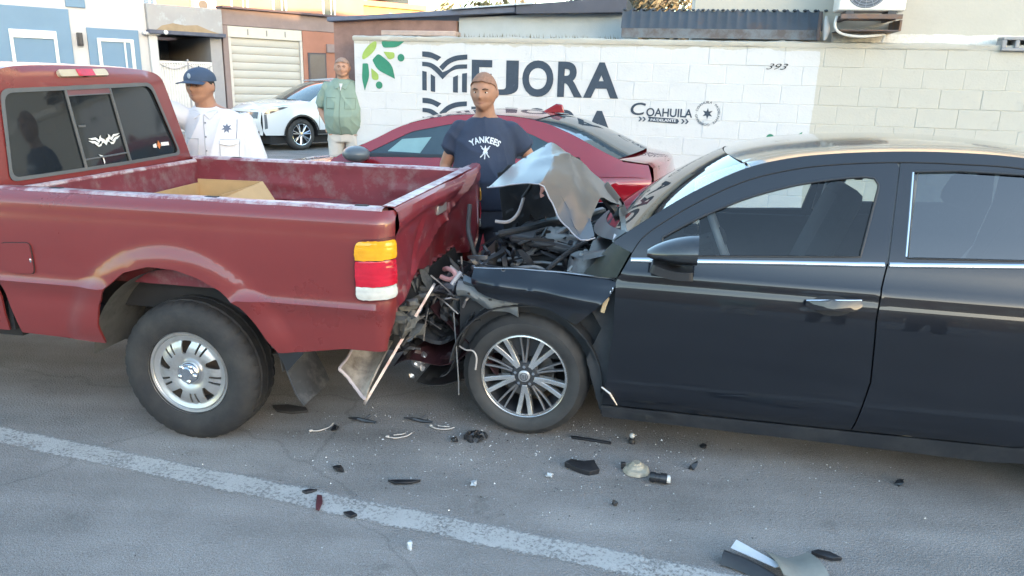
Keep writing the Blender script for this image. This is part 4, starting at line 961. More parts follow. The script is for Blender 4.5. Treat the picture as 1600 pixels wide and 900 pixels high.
# rear window panes, slider frame, stickers
def wmap(off): return lambda v, z: (crear(v, z) - .004 + off, v, z)
seal = panel('window_seal', fillet([(.195, 1.165), (.253, 1.592), (1.354, 1.627), (1.542, 1.179)], [.04, .05, .06, .05], 5), wmap(.008), M_gfr, TK, step=.05, holes=[fillet([(.213, 1.183), (.270, 1.572), (1.336, 1.606), (1.518, 1.195)], [.04, .05, .06, .05], 5)], solid=.003)
gl = panel('rear_window', win, wmap(-.006), M_dgl, TK, step=.06, solid=.003)
sf = MB()
def wtube(pts, r, nm, m, par, off=.004):
    pp_ = resample(pts, .05, closed=False); return MB().tube([Vector(wmap(off)(p[0], p[1])) for p in pp_], r, 6).build(nm, m, par, smooth=True)
wtube([(.640, 1.590), (.672, 1.180)], .008, 'slider_frame', M_gfr, gl); wtube([(.968, 1.600), (1.024, 1.184)], .008, 'slider_frame', M_gfr, gl)
wtube([(.642, 1.555), (.972, 1.565)], .004, 'slider_rail', M_gfr, gl); wtube([(.668, 1.225), (1.018, 1.236)], .005, 'slider_rail', M_gfr, gl)
panel('slider_header', [(.642, 1.557), (.640, 1.588), (.969, 1.598), (.972, 1.567)], wmap(.002), mat('reddish_seal', (.16, .07, .08), rough=.5), gl, step=.05)
MB().box(wmap(.006)(.70, 1.40), (.006, .05, .010)).build('slider_latch', M_gfr, gl)
M_dec = mat('white_vinyl', (.75, .74, .70), rough=.5)
dec = MB(); cx, cz = .855, 1.318
def dl(pts, mir):
    dec.add([wmap(.0025)(cx + x * mir, cz + y + .06 * x * mir) for x, y in pts], [tuple(range(len(pts)))])
for mir in (1, -1):
    dl([(0, -.030), (.018, -.012), (.035, -.018), (.028, .0), (.010, .008), (0, -.004)], mir)
    dl([(.012, .006), (.03, .016), (.028, .030), (.042, .020), (.046, .006), (.03, -.004)], mir)
    dl([(.036, .0), (.07, .022), (.125, .022), (.10, .012), (.075, .010), (.05, -.010)], mir)
    dl([(.05, -.012), (.08, .004), (.128, .010), (.10, -.006), (.085, -.008), (.07, -.022)], mir)
    dl([(.03, -.014), (.055, -.020), (.085, -.012), (.06, -.030), (.04, -.028)], mir)
dec.build('decal', M_dec, gl)
st = MB().add([wmap(.0025)(v, z) for v, z in [(1.262, 1.245), (1.262, 1.262), (1.298, 1.268), (1.298, 1.240)]], [(0, 1, 2, 3)]); st.build('sticker', M_dec, gl)
st = MB().add([wmap(.003)(v, z) for v, z in [(1.302, 1.255), (1.322, 1.285), (1.342, 1.257), (1.322, 1.230)]], [(0, 1, 2, 3)]); st.build('sticker', mat('orange_vinyl', (.6, .18, .05), rough=.5), gl)
st = MB().add([wmap(.0025)(v, z) for v, z in [(1.346, 1.248), (1.346, 1.270), (1.43, 1.268), (1.43, 1.246)]], [(0, 1, 2, 3)]); st.build('sticker', M_dec, gl)
st = MB().add([wmap(.0025)(v, z) for v, z in [(.78, 1.245), (.815, 1.235), (.82, 1.20), (.812, 1.188), (.806, 1.225)]], [(0, 1, 2, 3, 4)]); st.build('sticker', M_dec, gl)
# high brake lamp
bl = panel('brake_lamp', fillet([(.615, 1.652), (.615, 1.686), (.97, 1.698), (.97, 1.664)], .012), wmap(.022), mat('aged_lamp_plastic', (.50, .42, .30), rough=.35), TK, step=.03, solid=-.024)
panel('red_lens', [(.735, 1.656), (.735, 1.690), (.86, 1.694), (.86, 1.660)], wmap(.0245), MATS['red_lens_plastic'], bl, step=.03, solid=.002)
# lower seam below the crease and cab gap
MB().bx(-.905, -.885, .05, .3, .48, 1.12).build('cab_gap', M_under, TK)

# ---- cardboard box standing in the bed
cb = thing('cardboard_box', 'open brown cardboard box with a bent flap standing in the pickup bed', 'box', tuple(Matrix.Rotation(-radians(10), 3, 'Z') @ Vector((-.275, .79, .752)) + Vector((-1.5113, 3.143, 0))), -radians(6))
M_card = mat('cardboard', (.42, .27, .13), rough=.85, var=.12, scale=8); M_card2 = mat('cardboard_inner', (.46, .30, .15), rough=.85, var=.1, scale=8)
w2, d2, h2 = .19, .235, .345
q = MB(); q.bx(-w2, w2, -d2, -d2 + .005, 0, h2 - .03); q.bx(-w2, w2, d2 - .005, d2, 0, h2 + .01); q.bx(-w2, -w2 + .005, -d2 + .006, d2 - .006, 0, h2 - .01); q.bx(w2 - .005, w2, -d2 + .006, d2 - .006, 0, h2); q.bx(-w2 + .006, w2 - .006, -d2 + .006, d2 - .006, 0.001, .006)
q.build('box_body', M_card, cb)
MB().add([(w2 + .002, -d2, h2 - .02), (w2 + .002, d2, h2 + .008), (w2 + .105, d2 - .06, h2 - .10), (w2 + .12, -d2 + .02, h2 - .13)], [(0, 1, 2, 3)]).build('flap', M_card2, cb, solid=.004)
MB().add([(-w2, -d2 - .001, h2 - .032), (w2, -d2 - .001, h2 - .032), (w2 - .03, -d2 - .05, h2 - .10), (-w2 + .02, -d2 - .06, h2 - .09)], [(0, 1, 2, 3)]).build('flap', M_card2, cb, solid=.004)
MB().add([(w2 + .025, -.06, h2 - .035), (w2 + .03, .08, h2 - .03), (w2 + .07, .08, h2 - .07), (w2 + .065, -.06, h2 - .075)], [(0, 1, 2, 3)]).build('tape_label', mat('yellowed_tape', (.60, .48, .25), rough=.4), cb)

# ================================================================== BLACK SEDAN  (u runs rearward from its front axle, v into the picture)
M_bk = mat('black_paint', (.006, .008, .013), rough=.3, coat=1.0, crough=.012, var=.1, scale=3, spec=.2, bump=.03, bscale=2.2)
M_bk2 = mat('dusty_black_paint', (.012, .014, .018), rough=.28, coat=1.0, crough=.06, var=.15, scale=4, spec=.6, col2=(.05, .05, .05), cscale=5, cthr=.66, csoft=.2)
M_hood = mat('buckled_dusty_hood', (.03, .032, .037), rough=.42, coat=.5, crough=.2, var=.2, scale=5, spec=.8)
M_win = glass('clear_car_glass', (.78, .84, .84), .0)
M_winr = glass('tinted_car_glass', (.07, .09, .105), .07)
M_wsh = glass('windshield_glass', (.35, .40, .40), .02)
M_int = mat('dark_interior', (.022, .024, .028), rough=.85, var=.2)
M_seat = mat('black_seat_fabric', (.03, .032, .036), rough=.95, var=.2)
M_mach = mat('machined_wheel_face', (.66, .66, .66), rough=.25, metal=.85, var=.06, scale=20)
M_wdk = mat('dark_wheel_paint', (.035, .037, .042), rough=.35, coat=.3)
M_grm = mat('grey_engine_metal', (.24, .25, .26), rough=.6, metal=.5, var=.35, scale=12, bump=.3)
M_drk = mat('engine_bay_black', (.028, .031, .036), rough=.7, var=.4, scale=9)
MW = 1.80
MG = thing('black_sedan', 'black sedan with a crushed front and buckled hood pushed against the pickup', 'car', (.050, 3.2482, 0), -radians(12.5))
MZ = [.15, .21, .25, .28, .32, .45, .60, .70, .74, .77, .80, .83, .862, .866, .872, .878, .93, 1.0, 1.2, 1.42, 1.46]
MV = [.055, .035, .030, .012, .004, .0, .0, .0012, .0035, .0067, .0112, .0172, .0255, .0225, .0222, .0262, .052, .077, .175, .285, .305]
def mv(z): return sint(z, MZ, MV)
def mtap(u):   # plan taper towards the ends
    return .10 * max(0, (-u - .2) / .6) ** 2 + .14 * max(0, (u - 2.7) / 1.0) ** 2
def ms(far=False, off=0.0):
    def f(s, z):
        v = mv(z) + mtap(s) + off; return (s, MW - v if far else v, z)
    return f
bandtop = crv([(.389, 1.009), (.499, 1.09), (.709, 1.23), (.92, 1.339), (1.104, 1.393), (1.289, 1.421), (1.539, 1.441), (1.785, 1.447), (2.03, 1.437), (2.35, 1.395), (2.7, 1.30), (3.02, 1.18), (3.2, 1.10)], 5)
frametop = crv([(.470, .961), (.531, 1.053), (.714, 1.182), (.923, 1.291), (1.107, 1.348), (1.289, 1.380), (1.543, 1.402), (1.789, 1.406), (2.028, 1.399), (2.33, 1.355), (2.62, 1.27), (2.85, 1.17)], 5)
def cut(curve, a, b): 
    return [p for p in curve if a <= p[0] <= b]
g1 = crv([(.602, 1.039), (.733, 1.118), (.929, 1.213), (1.111, 1.275), (1.24, 1.305), (1.368, 1.326), (1.43, 1.332)], 4) + [(1.462, 1.328), (1.478, 1.305), (1.478, 1.289), (1.418, 1.016)] + [(1.05, .992), (.69, .968), (.60, .975)]
g2 = [(1.614, 1.362), (1.79, 1.374), (2.03, 1.370), (2.20, 1.345), (2.32, 1.31), (2.36, 1.06), (2.10, 1.047), (1.60, 1.024)]
belt = [(.471, .952), (.747, .965), (1.10, .985), (1.517, 1.007), (2.03, 1.039), (2.45, 1.065)]
def beltz(u): return interp(u, [p[0] for p in belt], [p[1] for p in belt])
dF = [(.472, .952)] + [(u, z) for u, z in cut(frametop, .48, 1.545)] + [(1.556, 1.377), (1.522, 1.005), (1.503, .897), (1.495, .771), (1.511, .499), (1.49, .36), (1.47, .258), (1.0, .250), (.386, .243), (.400, .354), (.420, .608), (.417, .841)]
dR = [(1.529, 1.005), (1.563, 1.398)] + cut(frametop, 1.57, 2.42) + [(2.46, 1.07), (2.44, .80), (2.36, .66), (2.28, .50), (2.22, .30), (2.10, .272), (1.477, .259), (1.497, .36), (1.518, .499), (1.502, .771), (1.510, .897)]
g1n = g1
for far in (False, True):
    sg = 1 if far else -1
    g1 = g1n if not far else [(u_, z_ - (.05 if z_ < 1.02 and u_ > .62 else 0)) for u_, z_ in g1n]
    a = panel('front_door', dF, ms(far), M_bk, MG, step=.022, holes=[g1], solid=-.01 * sg * -1, off=1)
    b = panel('rear_door', dR, ms(far), M_bk, MG, step=.024, holes=[g2], solid=-.01 * sg * -1, off=1)
    panel('window', g1, ms(far, .010), M_win, a, step=.06, solid=0)
    panel('window', g2, ms(far, .010), M_win if far else M_winr, b, step=.06, solid=0)
    # window seals
    for par, g in ((a, g1), (b, g2)):
        MB().tube([ms(far, .001)(s, z) for s, z in resample(g, .04)] + [ms(far, .001)(*g[0])], .0055, 6).build('window_seal', M_bpl, par, smooth=True)
    # bright belt moulding and B-pillar strip
    for par, u0_, u1_ in ((a, .474, 1.512), (b, 1.531, 2.45)):
        def cs(aa, bb, u0_=u0_, u1_=u1_):
            u = u0_ + (u1_ - u0_) * aa; th = pi * bb; zz = beltz(u) - (.014 if not far else .05) + .0105 * cos(th) * -1; q_ = ms(far, -.006 * sin(th) - .002)(u, zz); return q_
        MB().grid(cs, 30, 6).build('belt_moulding', M_chr, par, smooth=True, angle=80)
    MB().tube([ms(far, -.001)(s, z) for s, z in ((1.594, 1.03), (1.603, 1.18), (1.612, 1.36))], .0055, 6).build('pillar_strip', M_chr, b, smooth=True)
    # roof rail / A pillar band
    ol = cut(bandtop, .385, 3.2) + [(2.95, 1.115)] + list(reversed([(u, z - .003) for u, z in cut(frametop, .47, 2.9)])) + [(.44, .955)]
    panel('roof_rail', ol, ms(far, -.0025), M_bk, MG, step=.025, solid=0)
    MB().tube([ms(far, -.0015)(u_, z_ - .0045) for u_, z_ in cut(frametop, .47, 2.6)], .003, 5).build('door_gap', M_under, MG)
    # sill
    panel('sill', fillet([(.386, .236), (1.0, .243), (1.47, .250), (2.10, .264), (2.22, .290), (2.235, .20), (2.03, .178), (1.44, .178), (.39, .172)], .01), ms(far, -.004), M_bk2, MG, step=.04, solid=.012 * sg)
    # rear quarter
    ar = [(2.68 + .355 * cos(radians(t)), .32 + .355 * sin(radians(t))) for t in range(0, 151, 10)]
    qo = [(2.468, 1.07)] + [(2.43, 1.33), (2.62, 1.272), (2.85, 1.172), (2.97, 1.117), (3.3, 1.10), (3.66, 1.05), (3.74, .95), (3.76, .60), (3.70, .30), (3.04, .28)] + ar[:-1] + [(2.372, .50), (2.40, .66), (2.448, .80)]
    panel('rear_quarter', qo, ms(far), M_bk, MG, step=.05, solid=.006 * sg)
    # handle
    if True:
        hd = panel('door_handle', fillet([(1.212, .812), (1.212, .832), (1.425, .850), (1.432, .828), (1.40, .806), (1.25, .800)], .012), lambda s, z, far=far: ms(far, -.022 - .012 * sin(pi * min(1, max(0, (s - 1.21) / .22))))(s, z), M_bk, a, step=.02, solid=.014 * (1 if far else -1) * -1)
        MB().tube([ms(far, -.037 if 1.23 < s < 1.42 else -.028)(s, z) for s, z in ((1.214, .835), (1.25, .8405), (1.32, .846), (1.40, .852), (1.428, .8525))], .0040, 6).build('handle_trim', M_chr, hd, smooth=True)
        panel('handle_recess', arc(1.32, .815, .085, 0, 360, 20, .042)[:-1], ms(far, -.0012), M_int, a, step=.03, solid=0)
        hd2 = panel('door_handle', fillet([(2.20, .85), (2.20, .870), (2.40, .885), (2.405, .862), (2.38, .845), (2.22, .838)], .012), ms(far, -.03), M_bk, b, step=.02, solid=.014 * (1 if far else -1) * -1)
# inner shells so the shut lines stay dark
for far in (False, True):
    panel('inner_shell', [(.43, .20), (.45, .90), (1.45, .93), (1.62, .95), (2.36, .98), (2.36, .70), (2.2, .25), (2.0, .19)], ms(far, .045), M_int, MG, step=.12, solid=.01)
    panel('pillar_trim', [(1.47, .98), (1.50, 1.39), (1.64, 1.40), (1.60, 1.0)], ms(far, .03), mat('grey_pillar_trim', (.16, .16, .16), rough=.8), MG, step=.05, solid=.02)
# roof
def roofpt(curve, u):
    return interp(u, [p[0] for p in curve], [p[1] for p in curve])
def rooff(a, b):
    u = .955 + 1.62 * a; z0 = roofpt(bandtop, u); v0 = mv(z0) - .002; v = v0 + (MW - 2 * v0) * b; c = 1 - (2 * b - 1) ** 2
    g = .006 * (max(0, 1 - abs(abs(b - .5) - .42) / .012))
    du = -.085 * c * (1 - a) ** 3
    return (u + du, v, z0 + c * .028 + .010 * min(1, c * 6) - g - .045 * (c * (1 - a) ** 3) * .55)
MB().grid(rooff, 40, 60).build('roof', mat('dusty_black_roof', (.030, .031, .033), rough=.22, coat=1.0, crough=.07, spec=.9, var=.2, scale=3, col2=(.16, .15, .135), cscale=2.2, cthr=.50, csoft=.25), MG, smooth=True, angle=60)
def wsf(a, b, off=0):
    u = .30 + (.948 - .30) * a; ue = max(.389, u); 
    ue = .392 + (.948 - .392) * a; z0 = roofpt(bandtop, ue); v0 = mv(z0) + .004; v = v0 + (MW - 2 * v0) * b; c = 1 - (2 * b - 1) ** 2
    bow = -.17 * c * (1 - a * .5); zz = z0 + .02 * c - .09 * c * (1 - a) + off
    return (ue + bow, v, zz)
MB().grid(wsf, 24, 30).build('windshield', M_wsh, MG, smooth=True)
MB().grid(lambda a, b: (lambda p: (p[0] - .002, p[1], p[2] + .003))(wsf(a * .10, b)), 3, 30).build('windshield_band', M_bpl, MG, smooth=True)
# rear glass and boot
def rgf(a, b):
    u = 2.58 + .58 * a; z0 = roofpt(bandtop, u); v0 = mv(z0) + .01; v = v0 + (MW - 2 * v0) * b; c = 1 - (2 * b - 1) ** 2
    return (u + .05 * c, v, z0 + .03 * c)
MB().grid(rgf, 12, 20).build('rear_glass', M_dgl, MG, smooth=True)
MB().grid(lambda a, b: (3.12 + .60 * a + .04 * (1 - (2 * b - 1) ** 2), mv(1.05) + mtap(3.12 + .6 * a) + (MW - 2 * (mv(1.05) + mtap(3.12 + .6 * a))) * b, 1.12 - .05 * a + .02 * (1 - (2 * b - 1) ** 2)), 8, 16).build('boot_lid', M_bk, MG, smooth=True)
MB().grid(lambda a, b: (3.74 + .06 * sin(pi * a) + .02 * (1 - (2 * b - 1) ** 2), .16 + (MW - .32) * b, 1.06 - .80 * a), 10, 10).build('rear_bumper', M_bk, MG, smooth=True)
for v in (.30, MW - .30): MB().bx(3.73, 3.80, v - .17, v + .17, .84, .96).build('tail_lamp', MATS['red_lens_plastic'], MG, bev=.02)
MB().bx(.38, 3.65, .08, MW - .08, .17, .30).build('floor_pan', M_under, MG)
# interior
it = MB(); it.bx(.42, .72, .16, MW - .16, .50, .93); it.build('dashboard', M_int, MG, bev=.05)
MB().grid(lambda a, b: (.33 + .45 * a, .17 + (MW - .34) * b, .905 + .055 * sin(pi * min(1, a * 1.2)) + .02 * (1 - (2 * b - 1) ** 2)), 8, 12).build('dash_top', M_int, MG, smooth=True)
MB().bx(.70, .78, .80, 1.02, .78, .985).build('centre_screen', mat('screen_black', (.01, .011, .013), rough=.1), MG, bev=.01)
swh = MB(); R = Matrix.Rotation(radians(-24), 3, 'Y')
c0 = Vector((.865, .47, .985)); ring_ = []
for i in range(33):
    a = 2 * pi * i / 32; ring_.append(c0 + R @ Vector((0, .185 * cos(a), .185 * sin(a))))
swh.tube(ring_, .017, 10, cap=False); swo = swh.build('steering_wheel', mat('grey_steering_wheel', (.24, .25, .27), rough=.5), MG, smooth=True)
hub = MB(); hub.sphere(c0 + R @ Vector((-.01, 0, -.01)), (.04, .075, .065), 14, 10)
for a in (0, pi, -pi / 2): hub.tube([c0, c0 + R @ Vector((0, .18 * cos(a), .18 * sin(a)))], .016, 6)
hub.tube([c0, c0 + Vector((-.25, 0, -.10))], .04, 8); hub.build('steering_hub', M_int, swo, smooth=True)
MB().tube([c0 + R @ Vector((-.004 - .045, -.04, .03)), c0 + R @ Vector((-.05, .04, .028))], .006, 6).build('hub_trim', M_chr, swo)
def seat(u, v, back, m, hr):
    s_ = thing_part = MB().bx(u - .25, u + .27, v - .24, v + .24, .42, .60).build('seat', m, MG, bev=.06)
    bk_ = MB(); Rb = Matrix.Rotation(back, 3, 'Y'); bk_.box(Vector((u + .30, v, .88)), (.14, .48, .62), Rb); o = bk_.build('backrest', m, s_, bev=.06)
    hh = MB(); hh.box(Vector((u + .30, v, .88)) + Rb @ Vector((0, 0, .43)), (.09, .22, .15), Rb); hh.build('headrest', hr, s_, bev=.04)
seat(1.40, .46, radians(24), M_seat, M_seat); seat(1.18, 1.32, radians(20), M_seat, mat('taupe_headrest', (.20, .18, .16), rough=.9))
MB().bx(2.0, 2.45, .2, MW - .2, .42, .62).build('rear_bench', M_seat, MG, bev=.06)
rbk = MB(); rbk.box((2.50, MW / 2, .86), (.14, 1.3, .60), Matrix.Rotation(radians(22), 3, 'Y')); rbk.build('rear_backrest', M_seat, MG, bev=.06)
MB().tube([(1.53, MW - .27, 1.30), (1.50, MW - .24, 1.10), (1.46, MW - .17, .70)], .020, 6, flat=.25).build('seat_belt', mat('grey_belt', (.20, .20, .20), rough=.8), MG)
MB().tube([(.98, .86, 1.33), (.99, .86, 1.27)], .008, 6).box((1.0, .86, 1.245), (.02, .22, .06)).build('rear_view_mirror', M_bpl, MG, bev=.006)
# door mirror, near side and far side
for far in (False, True):
    mk_ = lambda p: (p[0], MW - p[1] if far else p[1], p[2])
    def mirf(a, b):
        t = a; th = 2 * pi * b; r = sin(pi * min(1, .06 + .94 * t) * .5) ** .6
        x = .548 + .205 * t; cz = .985 + .018 * t; hz = (.078 if sin(th) > 0 else .050) * r; hy = .095 * r
        return mk_((x, -.075 + hy * cos(th), cz + .014 + hz * sin(th)))
    sh_ = MB().grid(mirf, 14, 24)
    mo = sh_.build('door_mirror', M_bk2, MG, smooth=True)
    MB().lathe([(0, 0), (.055, 0)], (0, 0, 0), 'x', 20).build('mirror_glass', M_chr, mo, smooth=False)
    mgx = mo.children[0]; mgx.location = mk_((.751, -.075, 1.018)); mgx.scale = (1, 1.55, .95)
    lowp = MB()
    def lowf(a, b):
        x = .575 + .165 * a; yy = -.155 + .16 * b; return mk_((x, yy, .972 - .012 * sin(pi * a) - .022 * a))
    lowp.grid(lowf, 8, 6); lowp.build('mirror_base', M_bpl, mo, smooth=True, solid=.035)
    MB().tube([mk_((.66, -.03, .955)), mk_((.655, .06, .948))], .032, 10, flat=.6).build('mirror_arm', M_bpl, mo, smooth=True)
    panel('mirror_sail', [(.50, .972), (.60, 1.036), (.598, .976), (.56, .968)], ms(far, .004), M_bpl, MG, step=.03, solid=0)
# crumpled front fender with its torn tip
fo = crv([(-.246, .842), (-.15, .847), (-.058, .851), (.06, .850), (.179, .847), (.30, .840), (.405, .835)], 3) + [(.418, .829), (.398, .775), (.33, .705), (.251, .630), (.19, .652), (.131, .679), (.04, .696), (-.05, .708), (-.12, .716), (-.173, .727), (-.215, .745), (-.240, .785)]
def fendf(s, z):
    v = .018 + .05 * max(0, (z - .76) / .09) ** 2 + .020 * sin((s - .1) * 5) - .055 * math.exp(-((s - .30) / .12) ** 2) * max(0, .84 - z) * 3.2
    v += .10 * max(0, -s - .12) ** 1.2 + .012 * noise.noise(Vector((s * 6, z * 7, 0))) * 1.5
    v -= .03 * max(0, 1 - abs(z - .775 + s * .10) / .05)
    return (s, v, z)
panel('front_fender', fo, fendf, M_bk, MG, step=.018, solid=.0025, angle=60)
MB().tube([tuple(Vector(fendf(*p)) + Vector((0, .0, .002))) for p in fo[:19]], .004, 5).build('fender_edge', mat('bare_edge_metal', (.35, .37, .40), rough=.4, metal=.7), MG, smooth=True)
MB().grid(lambda a, b: (-.24 + .62 * a, .065 + .10 * b, .846 - .012 * b + .004 * noise.noise(Vector((a * 9, b, 0)))), 16, 3).build('fender_flange', M_bk2, MG, smooth=True)
# far fender
ar = [(.36 * cos(radians(t)), .32 + .36 * sin(radians(t))) for t in range(0, 181, 10)]
panel('far_fender', [(.41, .25), (.42, .84), (.38, .95), (-.1, .90), (-.45, .84), (-.52, .5)] + [(-.45, .32)] + list(reversed(ar)), ms(True), M_bk, MG, step=.05, solid=.006)
# splash liner round the wheel, inner wing behind the arch
def linf(a, b):
    an = radians(172 - 175 * a); r = .375 + .01 * noise.noise(Vector((a * 6, b * 3, 2))); return (.005 + r * cos(an), .045 + .30 * b, .31 + r * sin(an) * 1.0)
MB().grid(linf, 26, 5).build('wheel_liner', M_drk, MG, smooth=True, solid=.005)
panel('inner_wing', [(.375, .20), (.30, .45), (.36, .60), (.30, .70), (.40, .83), (.47, .90), (.47, .20)], lambda s, z: (s, .07 + .03 * noise.noise(Vector((s * 9, z * 5, 0))), z), M_drk, MG, step=.03, solid=.006)
MB().box((.372, .035, .725), (.022, .02, .075), Matrix.Rotation(.25, 3, 'Y')).build('side_marker', mat('amber_marker', (.55, .42, .25), rough=.2, coat=.5), MG, bev=.004)
MB().sphere((.405, .03, .80), (.006, .006, .012), 8, 6).sphere((.395, .03, .785), (.005, .005, .010), 8, 6).build('fender_clip', M_chr, MG)
MB().tube([(.384, .0, .340), (.425, -.006, .315), (.460, -.004, .262)], [.004, .006, .003], 5).build('scratch_flap', mat('torn_bright_metal', (.6, .55, .5), rough=.4, metal=.6), MG)
# bent upright piece of the fender rear, beside the windshield corner
def wing(a, b):
    p = Vector((.253, .17, .826)).lerp(Vector((.395, .10, 1.004)), b); q_ = Vector((.418, .06, .850)).lerp(Vector((.470, .05, .975)), b); r = p.lerp(q_, a); return tuple(r + Vector((0, -.02 * sin(pi * a), 0)))
MB().grid(wing, 6, 8).build('bent_wing_panel', mat('dull_green_black', (.045, .055, .048), rough=.45, var=.3, scale=9), MG, smooth=True, solid=.006)
MB().grid(lambda a, b: (.385 + .075 * a, .10 - .03 * a + .05 * b, 1.012 - .035 * a + .02 * b), 3, 3).build('cowl_corner', mat('pale_grey_plastic', (.42, .44, .46), rough=.5), MG, solid=.01)
# buckled hood: sheet through the folded shape
HC = [(7.62, 2.92, -.252, .30, 1.190), (8.00, 2.84, -.127, .28, 1.224), (8.45, 2.83, .018, .25, 1.238), (8.70, 3.38, .111, .19, 1.087), (8.98, 3.74, .204, .16, .990), (9.26, 3.80, .289, .15, .980), (9.22, 3.45, .249, .35, 1.047), (9.38, 3.08, .256, .70, 1.114), (9.58, 3.18, .304, .95, 1.046), (9.77, 3.23, .355, 1.20, .993), (9.40, 2.84, .212, 1.15, 1.138), (9.05, 2.50, .088, 1.05, 1.267), (8.60, 2.22, -.065, .95, 1.368), (8.10, 2.52, -.190, .70, 1.279)]
HI = [(8.62, 2.62, .025, .50, 1.276), (8.90, 3.00, .133, .42, 1.171), (9.05, 3.40, .202, .30, 1.068)]
HB = [(c[0], c[1]) for c in HC]
HALL = HC + HI + [(8.30, 2.55, -.09, .60, 1.288), (8.20, 2.70, -.10, .40, 1.25), (8.80, 2.72, .09, .55, 1.24), (9.15, 2.85, .15, .80, 1.20)]
_hv, _, _hf, *_ = delaunay_2d_cdt([Vector((c[0], c[1])) for c in HALL], [], [], 0, 1e-6)
_h3 = [Vector(min(HALL, key=lambda c: (c[0] - q.x) ** 2 + (c[1] - q.y) ** 2)[2:]) for q in _hv]
def hoodf(s, t):
    best = None
    for f in _hf:
        a, b, c = (_hv[i] for i in f[:3]); d = (b.y - c.y) * (a.x - c.x) + (c.x - b.x) * (a.y - c.y)
        if abs(d) < 1e-9: continue
        l1 = ((b.y - c.y) * (s - c.x) + (c.x - b.x) * (t - c.y)) / d; l2 = ((c.y - a.y) * (s - c.x) + (a.x - c.x) * (t - c.y)) / d; l3 = 1 - l1 - l2; m_ = min(l1, l2, l3)
        if best is None or m_ > best[0]: best = (m_, f, l1, l2, l3)
    _, f, l1, l2, l3 = best; p = _h3[f[0]] * l1 + _h3[f[1]] * l2 + _h3[f[2]] * l3
    g = 0
    g -= .045 * max(0, 1 - abs(t - (2.87 - .03 * (s - 7.6))) / .08) * (1 if s < 8.45 else 0)
    g += .055 * max(0, 1 - abs((s - 8.86) - (t - 2.75) * .36) / .13) * min(1, max(0, (t - 2.7) * 3)) - .040 * max(0, 1 - abs((s - 8.70) - (t - 2.75) * .42) / .08) * min(1, max(0, (t - 2.7) * 3))
    g += .050 * max(0, 1 - abs((t - 2.62) + .22 * (s - 8.1)) / .07) * (1 if 7.9 < s < 8.9 else 0) - .02 * max(0, 1 - abs((s - 9.0) - (t - 2.6) * .5) / .09) * (1 if t < 3.1 else 0)
    g += .016 * abs(noise.noise(Vector((s * 2.6, t * 2.6, 4)))) * 2 + .010 * abs(noise.noise(Vector((s * 6, t * 6, 1))))
    return (p.x + g * .1, p.y + g, p.z + g * .3)
hoodo = panel('hood', fillet(HB, .05, 2), hoodf, M_hood, MG, step=.045, solid=.004, off=1, angle=16)
sm_ = hoodo.modifiers.new('smooth', 'SMOOTH'); sm_.factor = .4; sm_.iterations = 1; hoodo.modifiers.move(len(hoodo.modifiers) - 1, 0)
MB().tube([hoodf(*q_) for q_ in resample(HB[:6], .1, closed=False)], .0035, 5).build('hood_edge', mat('pinkish_bare_edge', (.42, .40, .42), rough=.35, metal=.5), hoodo, smooth=True)
def huf(a, b):
    k_ = .04 * abs(noise.noise(Vector((a * 5, b * 4, 3)))); return (-.33 + .23 * a + .05 * b, .80 + .35 * a + k_, 1.20 + .06 * a - .36 * b + .03 * sin(7 * a) - k_)
MB().grid(huf, 16, 16).build('hood_underframe', M_drk, hoodo, smooth=True, solid=.004, angle=25)
gh = MB().grid(lambda a, b: (.24 + .08 * a, .95 + .45 * b, 1.085 - .09 * a + .05 * sin(pi * b)), 4, 6); gh.build('hood_hinge', M_bpl, MG, smooth=True, solid=.02)
MB().tube([(.02, .26, 1.225), (.03, .25, 1.20), (.02, .25, 1.18), (.03, .25, 1.165)], [.008, .013, .006, .012], 6).build('hood_latch', mat('rusty_latch', (.3, .16, .14), rough=.6, metal=.4), hoodo)
# scuttle, firewall, engine bay
MB().grid(lambda a, b: (.25 + .16 * a, .10 + 1.60 * b, .905 + .05 * a + .01 * sin(30 * b)), 4, 30).build('cowl', M_bpl, MG, smooth=True)
MB().bx(.36, .40, .10, MW - .10, .30, .90).build('firewall', M_drk, MG)
MB().bx(-.34, .36, .14, .20, .40, .72).build('inner_apron', M_drk, MG); MB().bx(-.30, .36, MW - .22, MW - .12, .40, .88).build('inner_apron', M_drk, MG)
en = MB(); en.bx(-.22, .22, .62, 1.18, .42, .80); en.bx(-.26, .10, .70, 1.05, .80, .86); en.build('engine', M_drk, MG, bev=.03)
ec = MB(); ec.box((-.02, .80, .865), (.36, .50, .05), Matrix.Rotation(.15, 3, 'Y')); ec.build('engine_cover', mat('engine_cover_grey', (.07, .075, .085), rough=.4, var=.2), MG, bev=.02)
MB().box((-.12, 1.12, .865), (.30, .26, .10), Matrix.Rotation(.1, 3, 'X')).build('battery', mat('battery_teal_grey', (.08, .13, .15), rough=.5), MG, bev=.012)
for i, (p0, p1, r) in enumerate((((-.14, .42, .775), (.06, .92, .90), .020), ((-.34, .35, .765), (-.15, .55, .785), .016), ((-.15, .50, .77), (.16, .42, .80), .012), ((-.30, 1.0, .83), (.12, 1.2, .88), .022), ((.08, 1.1, .90), (.20, 1.4, .93), .03))):
    MB().tube([p0, tuple((Vector(p0) + Vector(p1)) / 2 + Vector((0, 0, .012))), p1], r, 8, flat=.7).build('engine_bar', M_grm, MG, smooth=True)
stt = MB(); stt.lathe([(0, .0), (.05, .0), (.075, -.012), (.085, -.05), (.09, -.10)], (.235, .36, .885), 'z', 18); stt.build('strut_tower', M_grm, MG, smooth=True)
sb_ = MB()
